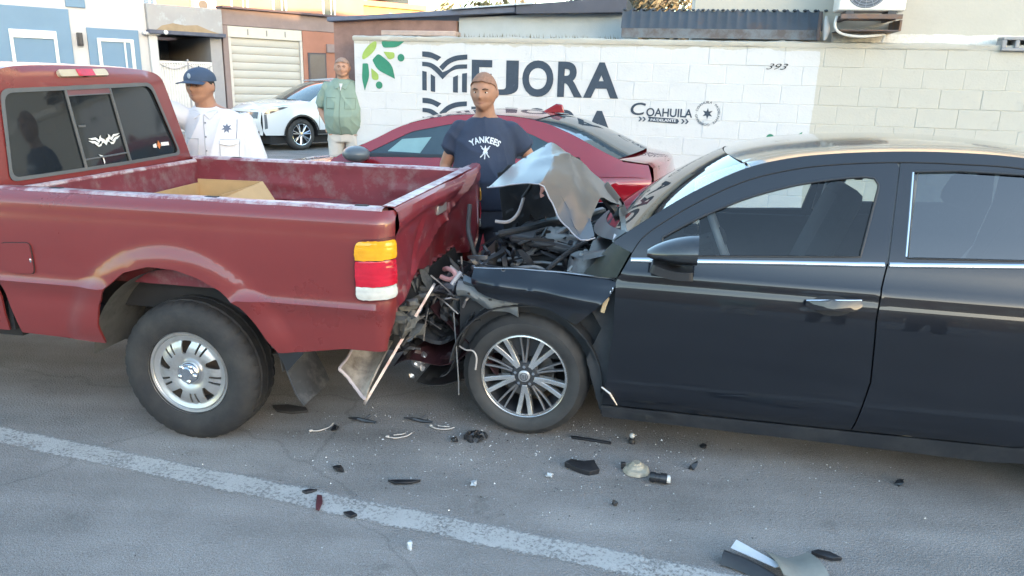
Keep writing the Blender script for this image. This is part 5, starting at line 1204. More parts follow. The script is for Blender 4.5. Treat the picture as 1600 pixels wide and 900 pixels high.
for (a, b) in (((.16, .30, .80), (.22, .32, .89)), ((.22, .32, .89), (.29, .30, .80)), ((.16, .30, .80), (.30, .30, .80)), ((.19, .45, .80), (.23, .40, .89))): sb_.tube([a, b], .014, 6, flat=.5)
sb_.build('strut_bracket', mat('pale_cast_bracket', (.36, .38, .38), rough=.55, metal=.3, var=.2, scale=12), MG)
def hose(pts, r, m, nm='hose'): return MB().tube(crv(pts, 5), r, 8).build(nm, m, MG, smooth=True)
hose([(-.26, .50, .985), (-.20, .50, .985), (-.165, .52, 1.005), (-.145, .55, 1.04), (-.135, .60, 1.10)], .009, mat('pale_hose', (.42, .38, .38), rough=.5))
hose([(-.14, .60, 1.10), (-.10, .62, 1.17), (-.12, .64, 1.20)], .010, M_drk); hose([(-.24, .5, .92), (-.1, .55, .95), (0, .7, .96), (.1, .85, .93), (.2, .9, .90)], .018, M_drk)
hose([(-.3, .3, .80), (-.33, .3, .9), (-.36, .34, .97), (-.37, .4, 1.08)], .012, M_drk); hose([(.05, .3, .79), (.12, .32, .86), (.2, .5, .9), (.22, .6, .86)], .012, M_drk)
hose([(-.12, .35, .78), (0, .33, .80), (.10, .28, .775), (.2, .25, .79)], .010, M_grm)
rs = random.Random(33)
cl = MB()
for i in range(70):
    c = (rs.uniform(-.32, .30), rs.uniform(.3, 1.3), rs.uniform(.76, .88)); cl.chunk(c, (rs.uniform(.03, .12), rs.uniform(.01, .045), rs.uniform(.008, .03)), rs)
tag(cl.build('engine_clutter', mat('engine_clutter_grey', (.035, .038, .045), rough=.55, var=.6, scale=7, metal=.2), MG, bev=.004), kind='stuff')
gz = MB()
for i in range(26):
    c = Vector((rs.uniform(-.30, .28), rs.uniform(.25, 1.0), rs.uniform(.80, .93))); gz.tube([c, c + Vector((rs.uniform(-.1, .1), rs.uniform(-.1, .1), rs.uniform(-.03, .05))), c + Vector((rs.uniform(-.16, .16), rs.uniform(-.16, .16), rs.uniform(-.06, .04)))], rs.uniform(.003, .009), 5)
tag(gz.build('engine_wiring', mat('wiring_black', (.03, .03, .033), rough=.5), MG, smooth=True), kind='stuff')
# crushed nose: carrier beam, radiator, bumper skin, dark shade sheets, lamp remains
cn = MB(); cn.box((-.38, .90, .62), (.10, 1.35, .14), Matrix.Rotation(-.08, 3, 'Z')); cn.build('crash_beam', M_grm, MG, bev=.02)
rd = MB().grid(lambda a, b: (-.33 + .03 * sin(9 * b) + .05 * a, .35 + 1.1 * b, .34 + .48 * a), 8, 24); rd.build('radiator', M_drk, MG, smooth=True, solid=.03)
for (o_, a_, b_, n_, m_) in (((-.70, .16, .22), (.42, -.04, .20), (.04, .50, .12), 1, 'dark_maroon_plastic'), ((-.62, .14, .40), (.34, .05, .10), (.05, .40, .18), 2, None), ((-.44, .12, .24), (.16, -.02, .30), (.06, .5, .0), 3, None), ((-.60, .22, .20), (.50, .1, -.04), (.0, .9, .02), 4, None)):  # crumpled bumper sheets, added dark to stand in for the under-car shadow
    def crs(a, b, o_=Vector(o_), a_=Vector(a_), b_=Vector(b_), n_=n_):
        p_ = o_ + a_ * a + b_ * b; k_ = abs(noise.noise(Vector((a * 2.4, b * 3, n_ * 7)))) * .12 + .03 * noise.noise(Vector((a * 8, b * 8, n_)))
        return (p_.x + k_ * .3, p_.y - k_, p_.z + k_ * .5 + .05 * sin(5 * a + n_))
    MB().grid(crs, 18, 18).build('bumper_shade_sheet', M_drk if m_ is None else mat('dark_maroon_plastic', (.035, .014, .018), rough=.4, var=.3, scale=4), MG, smooth=True, solid=.004, angle=25)
def bskin(a, b):
    u = -.50 + .34 * a + .03 * sin(8 * b + 2 * a); v = .16 + 1.2 * b - .06 * a; z = .60 - .30 * a + .10 * b + .05 * noise.noise(Vector((a * 4, b * 5, 1))); return (u, v, z)
MB().grid(bskin, 16, 30).build('bumper_skin', mat('dark_maroon_plastic', (.035, .014, .018), rough=.4, var=.3, scale=4), MG, smooth=True, solid=.005)
bk_ = MB()
def brk(a, b):
    u = -.335 + .30 * a; z = .765 - .055 * a - .075 * b - .03 * a * b + .012 * sin(9 * a); return (u, .085 - .03 * sin(pi * b) + .015 * noise.noise(Vector((a * 8, b * 6, 7))), z)
bk_.grid(brk, 14, 6).build('headlamp_bracket', mat('torn_grey_plastic', (.20, .22, .23), rough=.5, var=.3, scale=9), MG, smooth=True, solid=.010)
for (u, z) in ((-.27, .715), (-.17, .69)): MB().sphere((u, .062, z), (.014, .006, .007), 8, 6).build('bracket_hole', M_int, MG)
MB().grid(lambda a, b: (-.30 + .24 * a, .07 - .02 * sin(pi * b), .80 - .075 * a - .045 * b * (1 - a * .5)), 8, 4).build('headlamp_shard', mat('smoked_lens', (.09, .11, .13), rough=.12, coat=.6), MG, smooth=True, solid=.008)
hose([(-.44, .20, .785), (-.41, .16, .80), (-.37, .13, .795), (-.36, .12, .77), (-.40, .13, .755), (-.44, .15, .76)], .012, mat('pinkish_torn_plastic', (.48, .28, .28), rough=.45), 'torn_connector')
hose([(-.33, .12, .80), (-.35, .11, .77), (-.37, .10, .74)], .011, mat('pale_torn_plastic', (.5, .5, .52), rough=.4), 'torn_connector')
hose([(-.33, .10, .43), (-.29, .07, .425), (-.245, .05, .43), (-.225, .04, .40), (-.23, .04, .34)], .004, mat('pale_wire', (.55, .50, .46), rough=.5), 'loose_wire')
hose([(-.35, .15, .42), (-.33, .12, .50), (-.30, .1, .55), (-.22, .08, .58)], .004, M_drk, 'loose_wire'); hose([(-.45, .3, .62), (-.35, .22, .55), (-.25, .15, .60), (-.18, .12, .66)], .004, M_grm, 'loose_wire')
hose([(-.36, .1, .60), (-.33, .08, .3), (-.325, .08, .18)], .0035, M_grm, 'loose_wire')
# crushed gear / lamp motor hanging low
gm = MB(); gm.lathe([(0, 0), (.028, .004), (.034, .02), (.026, .03), (.032, .05), (.022, .066), (.026, .09), (0, .095)], (0, 0, 0), 'y', 9)
go = gm.build('lamp_motor', mat('bright_cast_metal', (.62, .62, .64), rough=.28, metal=.8, var=.3, scale=30), MG, smooth=False, bev=.002); go.location = (-.60, .20, .265); go.rotation_euler = (.9, .5, -1.1)
rs = random.Random(3)
for c_, d_ in (((-.645, .22, .315), (.06, .03, .035)), ((-.62, .2, .20), (.03, .02, .02)), ((-.555, .19, .255), (.022, .02, .03)), ((-.66, .2, .36), (.035, .02, .05))): MB().chunk(c_, d_, rs).build('motor_shard', MATS['bright_cast_metal'], MG)
rs = random.Random(8); mess = MB()
for i in range(130):
    t = rs.random(); c = Vector((-.66 + .36 * t + rs.uniform(-.07, .07), rs.uniform(.12, .75), .40 + .36 * t + rs.uniform(-.13, .10)))
    mess.chunk(c, (rs.uniform(.04, .16), rs.uniform(.01, .05), rs.uniform(.006, .035)), rs)
tag(mess.build('crushed_nose_debris', mat('broken_black_plastic', (.030, .032, .037), rough=.4, var=.7, scale=6), MG, bev=.003), kind='stuff')
mess = MB()
for i in range(34):
    t = rs.random(); c = Vector((-.64 + .34 * t + rs.uniform(-.06, .06), rs.uniform(.08, .5), .42 + .36 * t + rs.uniform(-.10, .08)))
    d_ = Vector((rs.uniform(-1, 1), rs.uniform(-.4, .4), rs.uniform(-1, 1))).normalized() * rs.uniform(.03, .09); mess.tube([c - d_, c + Vector((0, -.01, .01)), c + d_], rs.uniform(.003, .010), 5)
tag(mess.build('torn_metal_bits', mat('torn_grey_metal', (.25, .24, .24), rough=.45, metal=.5, var=.5, scale=15), MG), kind='stuff')
# wheels
def sedan_wheel(u, vo, mirror, turn=0):
    c = (0, 0, 0)
    w0 = MB().lathe([(.0, .09 * mirror), (.135, .09 * mirror), (.14, .115 * mirror), (0, .115 * mirror)], c, 'y', 32).build('wheel', mat('brake_disc_steel', (.22, .21, .20), rough=.35, metal=.9), MG, smooth=True, angle=30)
    w0.location = (u, vo, .312); w0.rotation_euler = (0, 0, turn)
    tyre_mesh(.315, .205, .208, (0, -.012 * mirror, 0), mirror, 72, .004).build('tyre', mat('tyre_rubber_grey', (.030, .031, .033), rough=.6, var=.2, scale=6, col2=(.05, .05, .05), cscale=3), w0, smooth=True, angle=28)
    rimp = [(.2135, -.006), (.216, .002), (.210, .006), (.203, .004), (.199, .012), (.193, .05), (.19, .18)]
    MB().lathe([(r, y * mirror) for r, y in rimp[:5]], c, 'y', 72).build('rim_lip', M_mach, w0, smooth=True)
    MB().lathe([(r, y * mirror) for r, y in rimp[4:]], c, 'y', 60).build('rim_barrel', M_wdk, w0, smooth=True)
    def spoke(a0, r0_, r1, w0_, w1, y0, y1, m, nm, depth=.03, a1=None):
        mb = MB(); a1 = a0 if a1 is None else a1
        p0 = Vector((r0_ * cos(a0), 0, r0_ * sin(a0))); p1 = Vector((r1 * cos(a1), 0, r1 * sin(a1))); d = (p1 - p0).normalized(); n_ = Vector((-d.z, 0, d.x))
        V = []
        for t in (0, .25, .5, .75, 1):
            p = p0.lerp(p1, t); w_ = w0_ + (w1 - w0_) * t; y = (y0 + (y1 - y0) * t + .010 * sin(pi * t)) * mirror
            for s_, dy in ((-1, 0), (1, 0), (1.25, depth), (-1.25, depth)): V.append(tuple(p + n_ * w_ * .5 * s_ + Vector((0, y + dy * mirror, 0))))
        F = [(4 * i + j, 4 * i + (j + 1) % 4, 4 * i + 4 + (j + 1) % 4, 4 * i + 4 + j) for i in range(4) for j in range(4)] + [(0, 1, 2, 3), (16, 17, 18, 19)]
        mb.add(V, F); return mb.build(nm, m, w0, bev=.0015)
    for k in range(5):
        a = radians(-88 + 72 * k)
        spoke(a - .05, .050, .204, .020, .023, .016, .004, M_mach, 'spoke', a1=a - .155); spoke(a + .05, .050, .204, .020, .023, .016, .004, M_mach, 'spoke', a1=a + .155)
        b = a + pi / 5
        spoke(b - .06, .06, .200, .010, .008, .022, .012, mat('grey_thin_spoke', (.22, .22, .23), rough=.35, metal=.6), 'thin_spoke', .02, a1=b - .10); spoke(b + .06, .06, .200, .010, .008, .022, .012, MATS['grey_thin_spoke'], 'thin_spoke', .02, a1=b + .10)
    MB().lathe([(0, .014 * mirror), (.03, .014 * mirror), (.062, .018 * mirror), (.072, .03 * mirror), (.072, .05 * mirror)], c, 'y', 32).build('hub', M_wdk, w0, smooth=True)
    MB().lathe([(.0, .004 * mirror), (.024, .004 * mirror), (.029, .007 * mirror), (.030, .02 * mirror)], c, 'y', 28).build('hub_cap', mat('hub_cap_silver', (.55, .55, .57), rough=.3, metal=.7), w0, smooth=True)
    em = MB()
    for i in range(8):
        a = 2 * pi * i / 8 + pi / 8; b = a + 2 * pi / 8; y = .002 * mirror
        em.tube([(.019 * cos(a), y, .019 * sin(a)), (.019 * cos(b), y, .019 * sin(b))], .0016, 4)
    for x in (-.008, 0, .008): em.tube([(x, .002 * mirror, -.010), (x, .002 * mirror, .010)], .0015, 4)
    em.build('wheel_emblem', M_wdk, w0)
    for k in range(5):
        a = radians(-88 + 36 + 72 * k); MB().lathe([(0, 0), (.008, 0), (.008, .014)], (.047 * cos(a), .010 * (mirror if mirror > 0 else -1), .047 * sin(a)), 'y', 6).build('lug_nut', M_chr, w0)
    return w0
sedan_wheel(0, .083, 1, radians(0)); sedan_wheel(0, MW - .083, -1); sedan_wheel(2.68, .06, 1); sedan_wheel(2.68, MW - .06, -1)
MB().bx(-.40, .36, .35, MW - .35, .20, .34).build('subframe', M_under, MG)

# ================================================================== OTHER PARKED CARS
def mk_car(root, S):
    """S: W, prof (z,v), taper(u), side outline pieces, band curve, windows, grids; local u rearward, v away, z up"""
    W = S['W']; zz = [p[0] for p in S['prof']]; vv = [p[1] for p in S['prof']]; tp = S['taper']; paint = S['paint']
    def f_(far, off=0):
        def g(s, z):
            v = sint(z, zz, vv) + tp(s) + off; return (s, W - v if far else v, z)
        return g
    band = crv(S['band'], 5); bx_ = [p[0] for p in band]; bz = [p[1] for p in band]
    for far in (False, True):
        sg = 1 if far else -1
        low = []
        lo = S['low']
        arches = sorted(S['arches'], key=lambda a: -a[0])
        pts = list(S['upper_low'])                                   # from the front, along hood edge and belt, to the rear end, clockwise
        pts += [(S['L1'], lo + .10), (S['L1'] - .05, lo)]
        for (cu, cz, r) in arches:
            a0 = math.asin(max(-1, min(1, (lo - cz) / r)))
            pts += [(cu + r * cos(t), cz + r * sin(t)) for t in [a0 + (pi - 2 * a0) * i / 14 for i in range(15)]]
        pts += [(S['L0'] + .05, lo), (S['L0'], lo + .10)]
        panel('body_side', pts, f_(far), paint, root, step=S['step'], solid=.008 * sg)
        ws = S['windows']
        up_ = [p for p in band if p[0] >= S['band0'] and p[0] <= S['band1']] + S['belt_back']
        pl = panel('window_frame', up_, f_(far), S.get('frame', paint), root, step=S['step'], holes=ws, solid=.008 * sg)
        for w_ in ws:
            panel('window', w_, f_(far, .006), S['glass'], pl, step=.09, solid=0)
        for (nm, poly, m, off) in S.get('extras', ()):
            panel(nm, poly, f_(far, off), m, root, step=S['step'] * .7, solid=.004 * sg)
        for (u, z) in S.get('seams', ()): MB().tube([f_(far, -.0015)(a, b) for a, b in resample([(u[0], z[0]), (u[1], z[1])], .08, closed=False)], .004, 4).build('door_seam', M_under, root)
        for (u, z) in S.get('handles', ()): MB().tube([f_(far, -.022)(u, z), f_(far, -.034)(u + .08, z + .003), f_(far, -.022)(u + .17, z + .006)], .012, 6).build('door_handle', S['handle'], root, smooth=True)
        for (cu, cz, r) in S['arches']:
            wv = W - .05 if far else .05; mi = -1 if far else 1; R = S['R']
            w0 = MB().lathe([(0, .02), (.6 * R, .02), (.6 * R, .06), (0, .06)], (cu, wv + .07 * mi - (.08 if far else 0), R - .005), 'y', 24).build('wheel', M_under, root)
            tyre_mesh(R, .22, R * .66, (cu, wv, R - .005), mi, 40, .004).build('tyre', MATS['tyre_rubber_grey'], w0, smooth=True)
            rm_ = MB().lathe([(R * .67, -.002 * mi), (R * .68, .006 * mi), (R * .63, .012 * mi), (R * .60, .05 * mi), (R * .60, .12 * mi)], (cu, wv, R - .005), 'y', 40)
            rm_.lathe([(0, .006 * mi), (R * .13, .008 * mi), (R * .15, .03 * mi)], (cu, wv, R - .005), 'y', 20)
            for k in range(S['spokes']):
                a = 2 * pi * k / S['spokes'] + .2
                for da in (-.07, .07):
                    rm_.tube([(cu + R * .12 * cos(a), wv + .02 * mi, R - .005 + R * .12 * sin(a)), (cu + R * .64 * cos(a + da * 2), wv + .008 * mi, R - .005 + R * .64 * sin(a + da * 2))], [.018, .016], 5)
            rm_.build('rim', S['rim'], w0, smooth=True, angle=40)
            MB().grid(lambda a, b, cu=cu, cz=cz, r=r, far=far: (cu + (r + .002) * cos(pi * (1.05 - 1.1 * a)), (W - .03 - .32 * b) if far else .03 + .32 * b, cz + (r + .002) * sin(pi * (1.05 - 1.1 * a))), 16, 2).build('wheel_well', M_under, root)
    def gz(fn, nu, nv, nm, m, sol=0, par=None): return MB().grid(fn, nu, nv).build(nm, m, par or root, smooth=True, solid=sol, angle=50)
    def edge(u): 
        z = interp(u, bx_, bz); return sint(z, zz, vv) + tp(u), z
    def surf(u0_, u1_, crown, bow0, bow1, off=0):
        def g(a, b):
            u = u0_ + (u1_ - u0_) * a; v0, z = edge(u); v = v0 + (W - 2 * v0) * b; c = 1 - (2 * b - 1) ** 2
            return (u + c * (bow0 + (bow1 - bow0) * a), v, z + crown * c + off)
        return g
    gz(surf(S['ws'][0], S['ws'][1], .03, -.14, -.07), 14, 20, 'windshield', S['wglass'])
    gz(surf(S['ws'][1] - .01, S['rg'][0] + .01, .035, -.07, .05, .004), 24, 24, 'roof', S.get('roof', paint), 0)
    gz(surf(S['rg'][0], S['rg'][1], .03, .05, .10), 12, 20, 'rear_glass', S['rglass'])
    # hood and boot from the lower outline
    hx = S['hood']
    def hood(a, b):
        u = hx[0][0] + (hx[-1][0] - hx[0][0]) * a; z = sint(u, [p[0] for p in hx], [p[1] for p in hx]); v0 = sint(z, zz, vv) + tp(u); v = v0 + (W - 2 * v0) * b; c = 1 - (2 * b - 1) ** 2
        rid = .014 * (max(0, 1 - abs(abs(2 * b - 1) - .62) / .08))
        return (u - S['fbow'] * c * (1 - a), v, z + .045 * c ** .6 + rid)
    gz(hood, 16, 30, 'hood', paint)
    bx2 = S['boot']
    def boot(a, b):
        u = bx2[0][0] + (bx2[-1][0] - bx2[0][0]) * a; z = interp(u, [p[0] for p in bx2], [p[1] for p in bx2]); v0 = sint(z, zz, vv) + tp(u); v = v0 + (W - 2 * v0) * b; c = 1 - (2 * b - 1) ** 2
        return (u + S['rbow'] * c * a, v, z + .02 * c ** .6)
    gz(boot, 8, 20, 'boot_lid', paint)
    def fascia(u_, top, bow, sgn, low_):
        def g(a, b):
            z = top - (top - low_) * a; v0 = sint(z, zz, vv) + tp(u_); v = v0 + (W - 2 * v0) * b; c = 1 - (2 * b - 1) ** 2
            return (u_ + sgn * (bow * c + .05 * sin(pi * min(1, a * 1.2))), v, z + (.045 * c ** .6 if a == 0 and sgn < 0 else 0) + (.02 * c ** .6 if a == 0 and sgn > 0 else 0))
        return g
    S['ff'] = fascia(S['L0'], S['hood'][0][1], S['fbow'], -1, S['low']); S['rf'] = fascia(S['L1'], S['boot'][-1][1], S['rbow'], 1, S['low'])
    gz(S['ff'], 14, 24, 'front_bumper', paint); gz(S['rf'], 14, 24, 'rear_bumper', paint)
    MB().bx(S['L0'] + .15, S['L1'] - .15, .18, W - .18, .16, .34).build('floor_pan', M_under, root)
    MB().bx(S['ws'][0] + .25, S['rg'][0], .12, W - .12, .34, .86).build('cabin_interior', M_int, root)
    for far in (0, 1):
        v = W + .06 if far else -.06; u = S['mirror'][0]; z = S['mirror'][1]
        m_ = MB().sphere((u, v - (.04 if not far else -.04), z), (.125, .12, .072), 14, 10).build('door_mirror', S.get('mirror_m', paint), root, smooth=True)
        MB().tube([(u, v, z - .04), (u, .10 if not far else W - .10, z - .06)], .02, 6).build('mirror_arm', M_bpl, m_)
    return f_

M_redc = mat('bright_red_paint', (.23, .010, .018), rough=.22, coat=1, crough=.03, var=.06, scale=2, spec=.6)
red = thing('red_sedan', 'bright red sedan parked along the mural wall behind the man in the navy shirt', 'car', (-3.3724, 7.3369, 0), -radians(18))
bandR = [(1.78, .985), (2.14, 1.155), (2.4, 1.285), (2.72, 1.368), (3.03, 1.402), (3.39, 1.402), (3.68, 1.368), (3.95, 1.285), (4.25, 1.155), (4.42, 1.085)]
SR = dict(W=1.80, prof=[(.15, .06), (.25, .02), (.40, .0), (.60, .0), (.78, .012), (.86, .02), (.90, .012), (.94, .03), (1.02, .08), (1.40, .27)],
          taper=lambda u: .20 * max(0, (1.0 - u) / .8) ** 2.2 + .16 * max(0, (u - 4.1) / .55) ** 2.2, paint=M_redc, band=bandR, low=.22, L0=.25, L1=4.66, step=.05,
          arches=[(1.15, .32, .36), (3.86, .32, .36)], R=.33,
          upper_low=[(.25, .60), (.50, .72), (1.1, .82), (1.74, .935), (1.78, .985), (2.6, 1.005), (3.4, 1.03), (4.1, 1.085), (4.42, 1.08), (4.62, 1.055), (4.66, .95), (4.66, .70)],
          windows=[fillet([(2.10, 1.035), (2.50, 1.238), (2.85, 1.315), (2.98, 1.332), (2.95, 1.045)], [.02, .05, .02, .02, .01]), fillet([(3.06, 1.048), (3.09, 1.335), (3.36, 1.325), (3.62, 1.262), (3.85, 1.172), (4.02, 1.105)], [.01, .02, .02, .03, .03, .02])],
          belt_back=[(4.42, 1.08), (4.1, 1.085), (3.4, 1.03), (2.6, 1.005), (1.80, .985)], band0=1.78, band1=4.42, glass=mat('blue_dark_car_glass', (.025, .045, .06), rough=.05, spec=.8, var=.4, scale=1.2),
          wglass=M_dgl, rglass=MATS['blue_dark_car_glass'], ws=(1.80, 2.45), rg=(3.62, 4.38), hood=[(.25, .60), (.50, .72), (1.1, .82), (1.80, .945)], boot=[(4.36, 1.10), (4.62, 1.065), (4.66, 1.03)],
          fbow=.12, rbow=.06, mirror=(2.10, 1.04), mirror_m=mat('dark_grey_mirror', (.10, .12, .14), rough=.3), spokes=5, rim=M_mach, handle=M_redc, handles=[(2.74, .93), (3.62, .95)], seams=[((3.0, 3.02), (.30, 1.02))],
          extras=[('tail_lamp', [(4.28, .86), (4.40, .925), (4.655, .945), (4.658, .80), (4.45, .79)], mat('dark_red_lamp', (.35, .01, .02), rough=.1, coat=1), -.006),
                  ('crease', [(3.2, .935), (4.5, .975), (4.62, .965), (4.62, .958), (4.5, .965), (3.2, .930)], M_redc, -.010)])
fR = mk_car(red, SR)
panel('window_trim', [(2.0, 1.0), (2.06, 1.035), (4.06, 1.10), (4.08, 1.085)], fR(False, -.003), M_bpl, red, step=.06, solid=0)
panel('window_pillar', [(2.93, 1.04), (2.96, 1.335), (3.10, 1.338), (3.08, 1.046)], fR(False, -.003), M_bpl, red, step=.06, solid=0)
sunsh = panel('sun_reflector', [(2.30, 1.06), (2.42, 1.17), (2.70, 1.20), (2.62, 1.06)], fR(False, .0045), mat('pale_windscreen_view', (.20, .34, .36), rough=.3), red, step=.06, solid=0)
fin = MB(); fin.add([(3.50, .88, 1.425), (3.72, .88, 1.425), (3.70, .88, 1.50), (3.64, .88, 1.505), (3.50, .91, 1.425), (3.72, .92, 1.425), (3.70, .90, 1.50), (3.64, .90, 1.505)], [(0, 1, 2, 3), (7, 6, 5, 4), (0, 4, 5, 1), (1, 5, 6, 2), (2, 6, 7, 3), (3, 7, 4, 0)]); fin.build('antenna_fin', M_redc, red, bev=.01)
for k in (0, 1):
    lp = MB()
    def lf(a, b, k=k):
        p = SR['rf'](.12 + .22 * a, .03 + .26 * b if not k else .97 - .26 * b); return (p[0] + .006, p[1], p[2])
    lp.grid(lf, 6, 8); lp.build('tail_lamp', MATS['dark_red_lamp'], red, smooth=True)
MB().grid(lambda a, b: (lambda p: (p[0] + .005, p[1], p[2]))(SR['rf'](.42 + .14 * a, .34 + .32 * b)), 3, 8).build('number_plate', mat('plate_white', (.6, .62, .6), rough=.5), red)
MB().grid(lambda a, b: (lambda p: (p[0] + .006, p[1], p[2]))(SR['rf'](.74 + .25 * a, .1 + .8 * b)), 3, 12).build('lower_valance', M_bpl, red, smooth=True)

# ---- white SUV
M_wp = mat('white_car_paint', (.68, .71, .73), rough=.25, coat=1, crough=.04, var=.03, scale=1)
suv = thing('white_suv', 'white suv parked across the street with chrome grille facing left', 'suv', (-5.69, 17.13, 0), radians(48))
bandS = [(1.22, 1.12), (1.55, 1.31), (1.95, 1.50), (2.3, 1.585), (2.9, 1.625), (3.6, 1.60), (4.15, 1.53), (4.5, 1.36), (4.68, 1.12)]
SS = dict(W=1.90, prof=[(.22, .08), (.34, .03), (.50, .005), (.70, .0), (.90, .012), (1.00, .03), (1.08, .06), (1.62, .29)],
          taper=lambda u: .24 * max(0, (.80 - u) / .75) ** 2.0 + .2 * max(0, (u - 4.2) / .6) ** 2, paint=M_wp, band=bandS, low=.36, L0=.06, L1=4.78, step=.07,
          arches=[(.95, .37, .43), (3.80, .37, .43)], R=.375, upper_low=[(.06, .90), (.30, 1.0), (.7, 1.06), (1.22, 1.115), (2.5, 1.10), (4.0, 1.13), (4.68, 1.11), (4.78, .95)],
          windows=[fillet([(1.62, 1.17), (2.0, 1.44), (2.35, 1.53), (2.65, 1.55), (2.65, 1.15)], .03), fillet([(2.74, 1.15), (2.74, 1.555), (3.5, 1.545), (3.62, 1.17)], .03), fillet([(3.70, 1.18), (3.62, 1.53), (4.1, 1.47), (4.35, 1.22)], .03)],
          belt_back=[(4.68, 1.11), (4.0, 1.13), (2.5, 1.10), (1.24, 1.115)], band0=1.22, band1=4.68, glass=mat('suv_dark_glass', (.03, .045, .05), rough=.06, spec=.7), wglass=mat('suv_windshield', (.06, .085, .09), rough=.06, spec=.9, var=.3, scale=1.5), rglass=M_dgl,
          ws=(1.24, 2.2), rg=(4.15, 4.66), hood=[(.06, .90), (.30, 1.0), (.7, 1.06), (1.24, 1.115)], boot=[(4.66, 1.12), (4.76, 1.05), (4.78, .95)], fbow=.16, rbow=.06, mirror=(1.75, 1.16), spokes=7, rim=M_chr, handle=M_chr,
          handles=[(2.4, 1.0), (3.3, 1.02)], seams=[((1.42, 1.42), (.40, 1.08)), ((2.70, 2.70), (.40, 1.10)), ((3.55, 3.50), (.75, 1.12))],
          extras=[('sill_cladding', [(1.36, .37), (3.38, .37), (3.38, .47), (1.36, .47)], M_bpl, -.008), ('headlamp', [(.09, .84), (.16, .95), (.50, 1.005), (.62, 1.00), (.40, .93), (.22, .86)], mat('smoky_headlamp', (.07, .08, .09), rough=.12, coat=1, var=.4, scale=14), -.006),
                  ('lamp_trim', [(.09, .50), (.09, .83), (.14, .84), (.15, .52)], mat('lamp_strip', (.12, .14, .16), rough=.15, coat=1), -.006)])
fS = mk_car(suv, SS)
for (cu, cz, r) in SS['arches']:
    ar_ = [(cu + (r + .035) * cos(pi * i / 16), cz + (r + .035) * sin(pi * i / 16)) for i in range(17)] + [(cu + (r - .002) * cos(pi * (16 - i) / 16), cz + (r - .002) * sin(pi * (16 - i) / 16)) for i in range(17)]
    panel('arch_cladding', ar_, fS(False, -.006), M_bpl, suv, step=.05, solid=.01)
def fpatch(z0, z1, b0, b1, off=.01, sh=0):
    H_ = SS['hood'][0][1] - SS['low']
    def g(a, b):
        z = z1 + (z0 - z1) * a; aa = (SS['hood'][0][1] - z) / H_; bb = b0 + (b1 - b0) * b + sh * (a - .5) * (1 if b > .5 else -1) * 1; p = SS['ff'](max(.001, aa), bb); return (p[0] - off, p[1], p[2])
    return g
gb = MB().grid(fpatch(.60, .88, .24, .76, .008, -.08), 6, 14).build('grille', M_bpl, suv, smooth=True)
for k in range(6): MB().grid(fpatch(.615 + .046 * k, .633 + .046 * k, .25 - .008 * k, .75 + .008 * k, .022), 1, 14).build('grille_bar', M_chr, gb, smooth=True, solid=.01)
for (a, b) in ((.05, .23), (.77, .95)):
    MB().grid(fpatch(.74, .885, a, b, .012), 4, 6).build('headlamp', MATS['smoky_headlamp'], suv, smooth=True)
    MB().grid(fpatch(.46, .60, a + .04, b - .01, .012), 4, 6).build('fog_recess', M_bpl, suv, smooth=True)
MB().grid(fpatch(.30, .45, .06, .94, .012), 4, 14).build('lower_bumper', M_bpl, suv, smooth=True)
MB().grid(fpatch(.345, .375, .1, .9, .022), 1, 14).build('skid_trim', M_chr, suv, smooth=True)
for far in (0, 1):
    MB().tube([(2.0, .36 if not far else 1.54, 1.60), (2.9, .34 if not far else 1.56, 1.665), (4.0, .36 if not far else 1.54, 1.60)], .018, 6).build('roof_bar', M_alu, suv, smooth=True)
MB().box((-.13, .95, .53), (.02, .30, .11)).build('number_plate', MATS['plate_white'], suv)

# ---- dark car seen over the policeman's arm
M_dkc = mat('dark_navy_car_paint', (.03, .04, .06), rough=.25, coat=1, crough=.05, spec=.6)
dk = thing('dark_car', 'dark navy car mostly hidden behind the cab of the red pickup', 'car', (-8.05, 11.55, 0), radians(180 - 20))
bandD = [(1.25, 1.08), (1.55, 1.24), (1.95, 1.41), (2.4, 1.49), (3.0, 1.50), (3.5, 1.43), (4.0, 1.22), (4.2, 1.10)]
SD = dict(SR); SD.update(W=1.78, band=bandD, paint=M_dkc, mirror_m=M_dkc, handle=M_dkc, L0=.0, L1=4.5, upper_low=[(.0, .72), (.3, .90), (.8, 1.0), (1.25, 1.075), (2.5, 1.04), (4.0, 1.08), (4.2, 1.09), (4.5, 1.05), (4.5, .7)], arches=[(.85, .32, .36), (3.5, .32, .36)],
    prof=[(.15, .06), (.25, .02), (.40, .0), (.60, .0), (.80, .012), (.94, .03), (1.04, .07), (1.50, .27)], windows=[fillet([(1.6, 1.10), (2.0, 1.36), (2.45, 1.43), (2.45, 1.08)], .03), fillet([(2.55, 1.08), (2.55, 1.43), (3.1, 1.42), (3.6, 1.25), (3.7, 1.12)], .03)],
    belt_back=[(4.2, 1.09), (4.0, 1.08), (2.5, 1.04), (1.27, 1.075)], band0=1.25, band1=4.2, ws=(1.27, 2.1), rg=(3.4, 4.15), hood=[(.0, .72), (.3, .90), (.8, 1.0), (1.27, 1.075)], boot=[(4.14, 1.12), (4.4, 1.08), (4.5, 1.03)], mirror=(1.75, 1.10), extras=[], seams=[],
    taper=lambda u: .20 * max(0, (.8 - u) / .8) ** 2.2 + .14 * max(0, (u - 3.9) / .6) ** 2.2, handles=[(2.2, .95)])
mk_car(dk, SD)

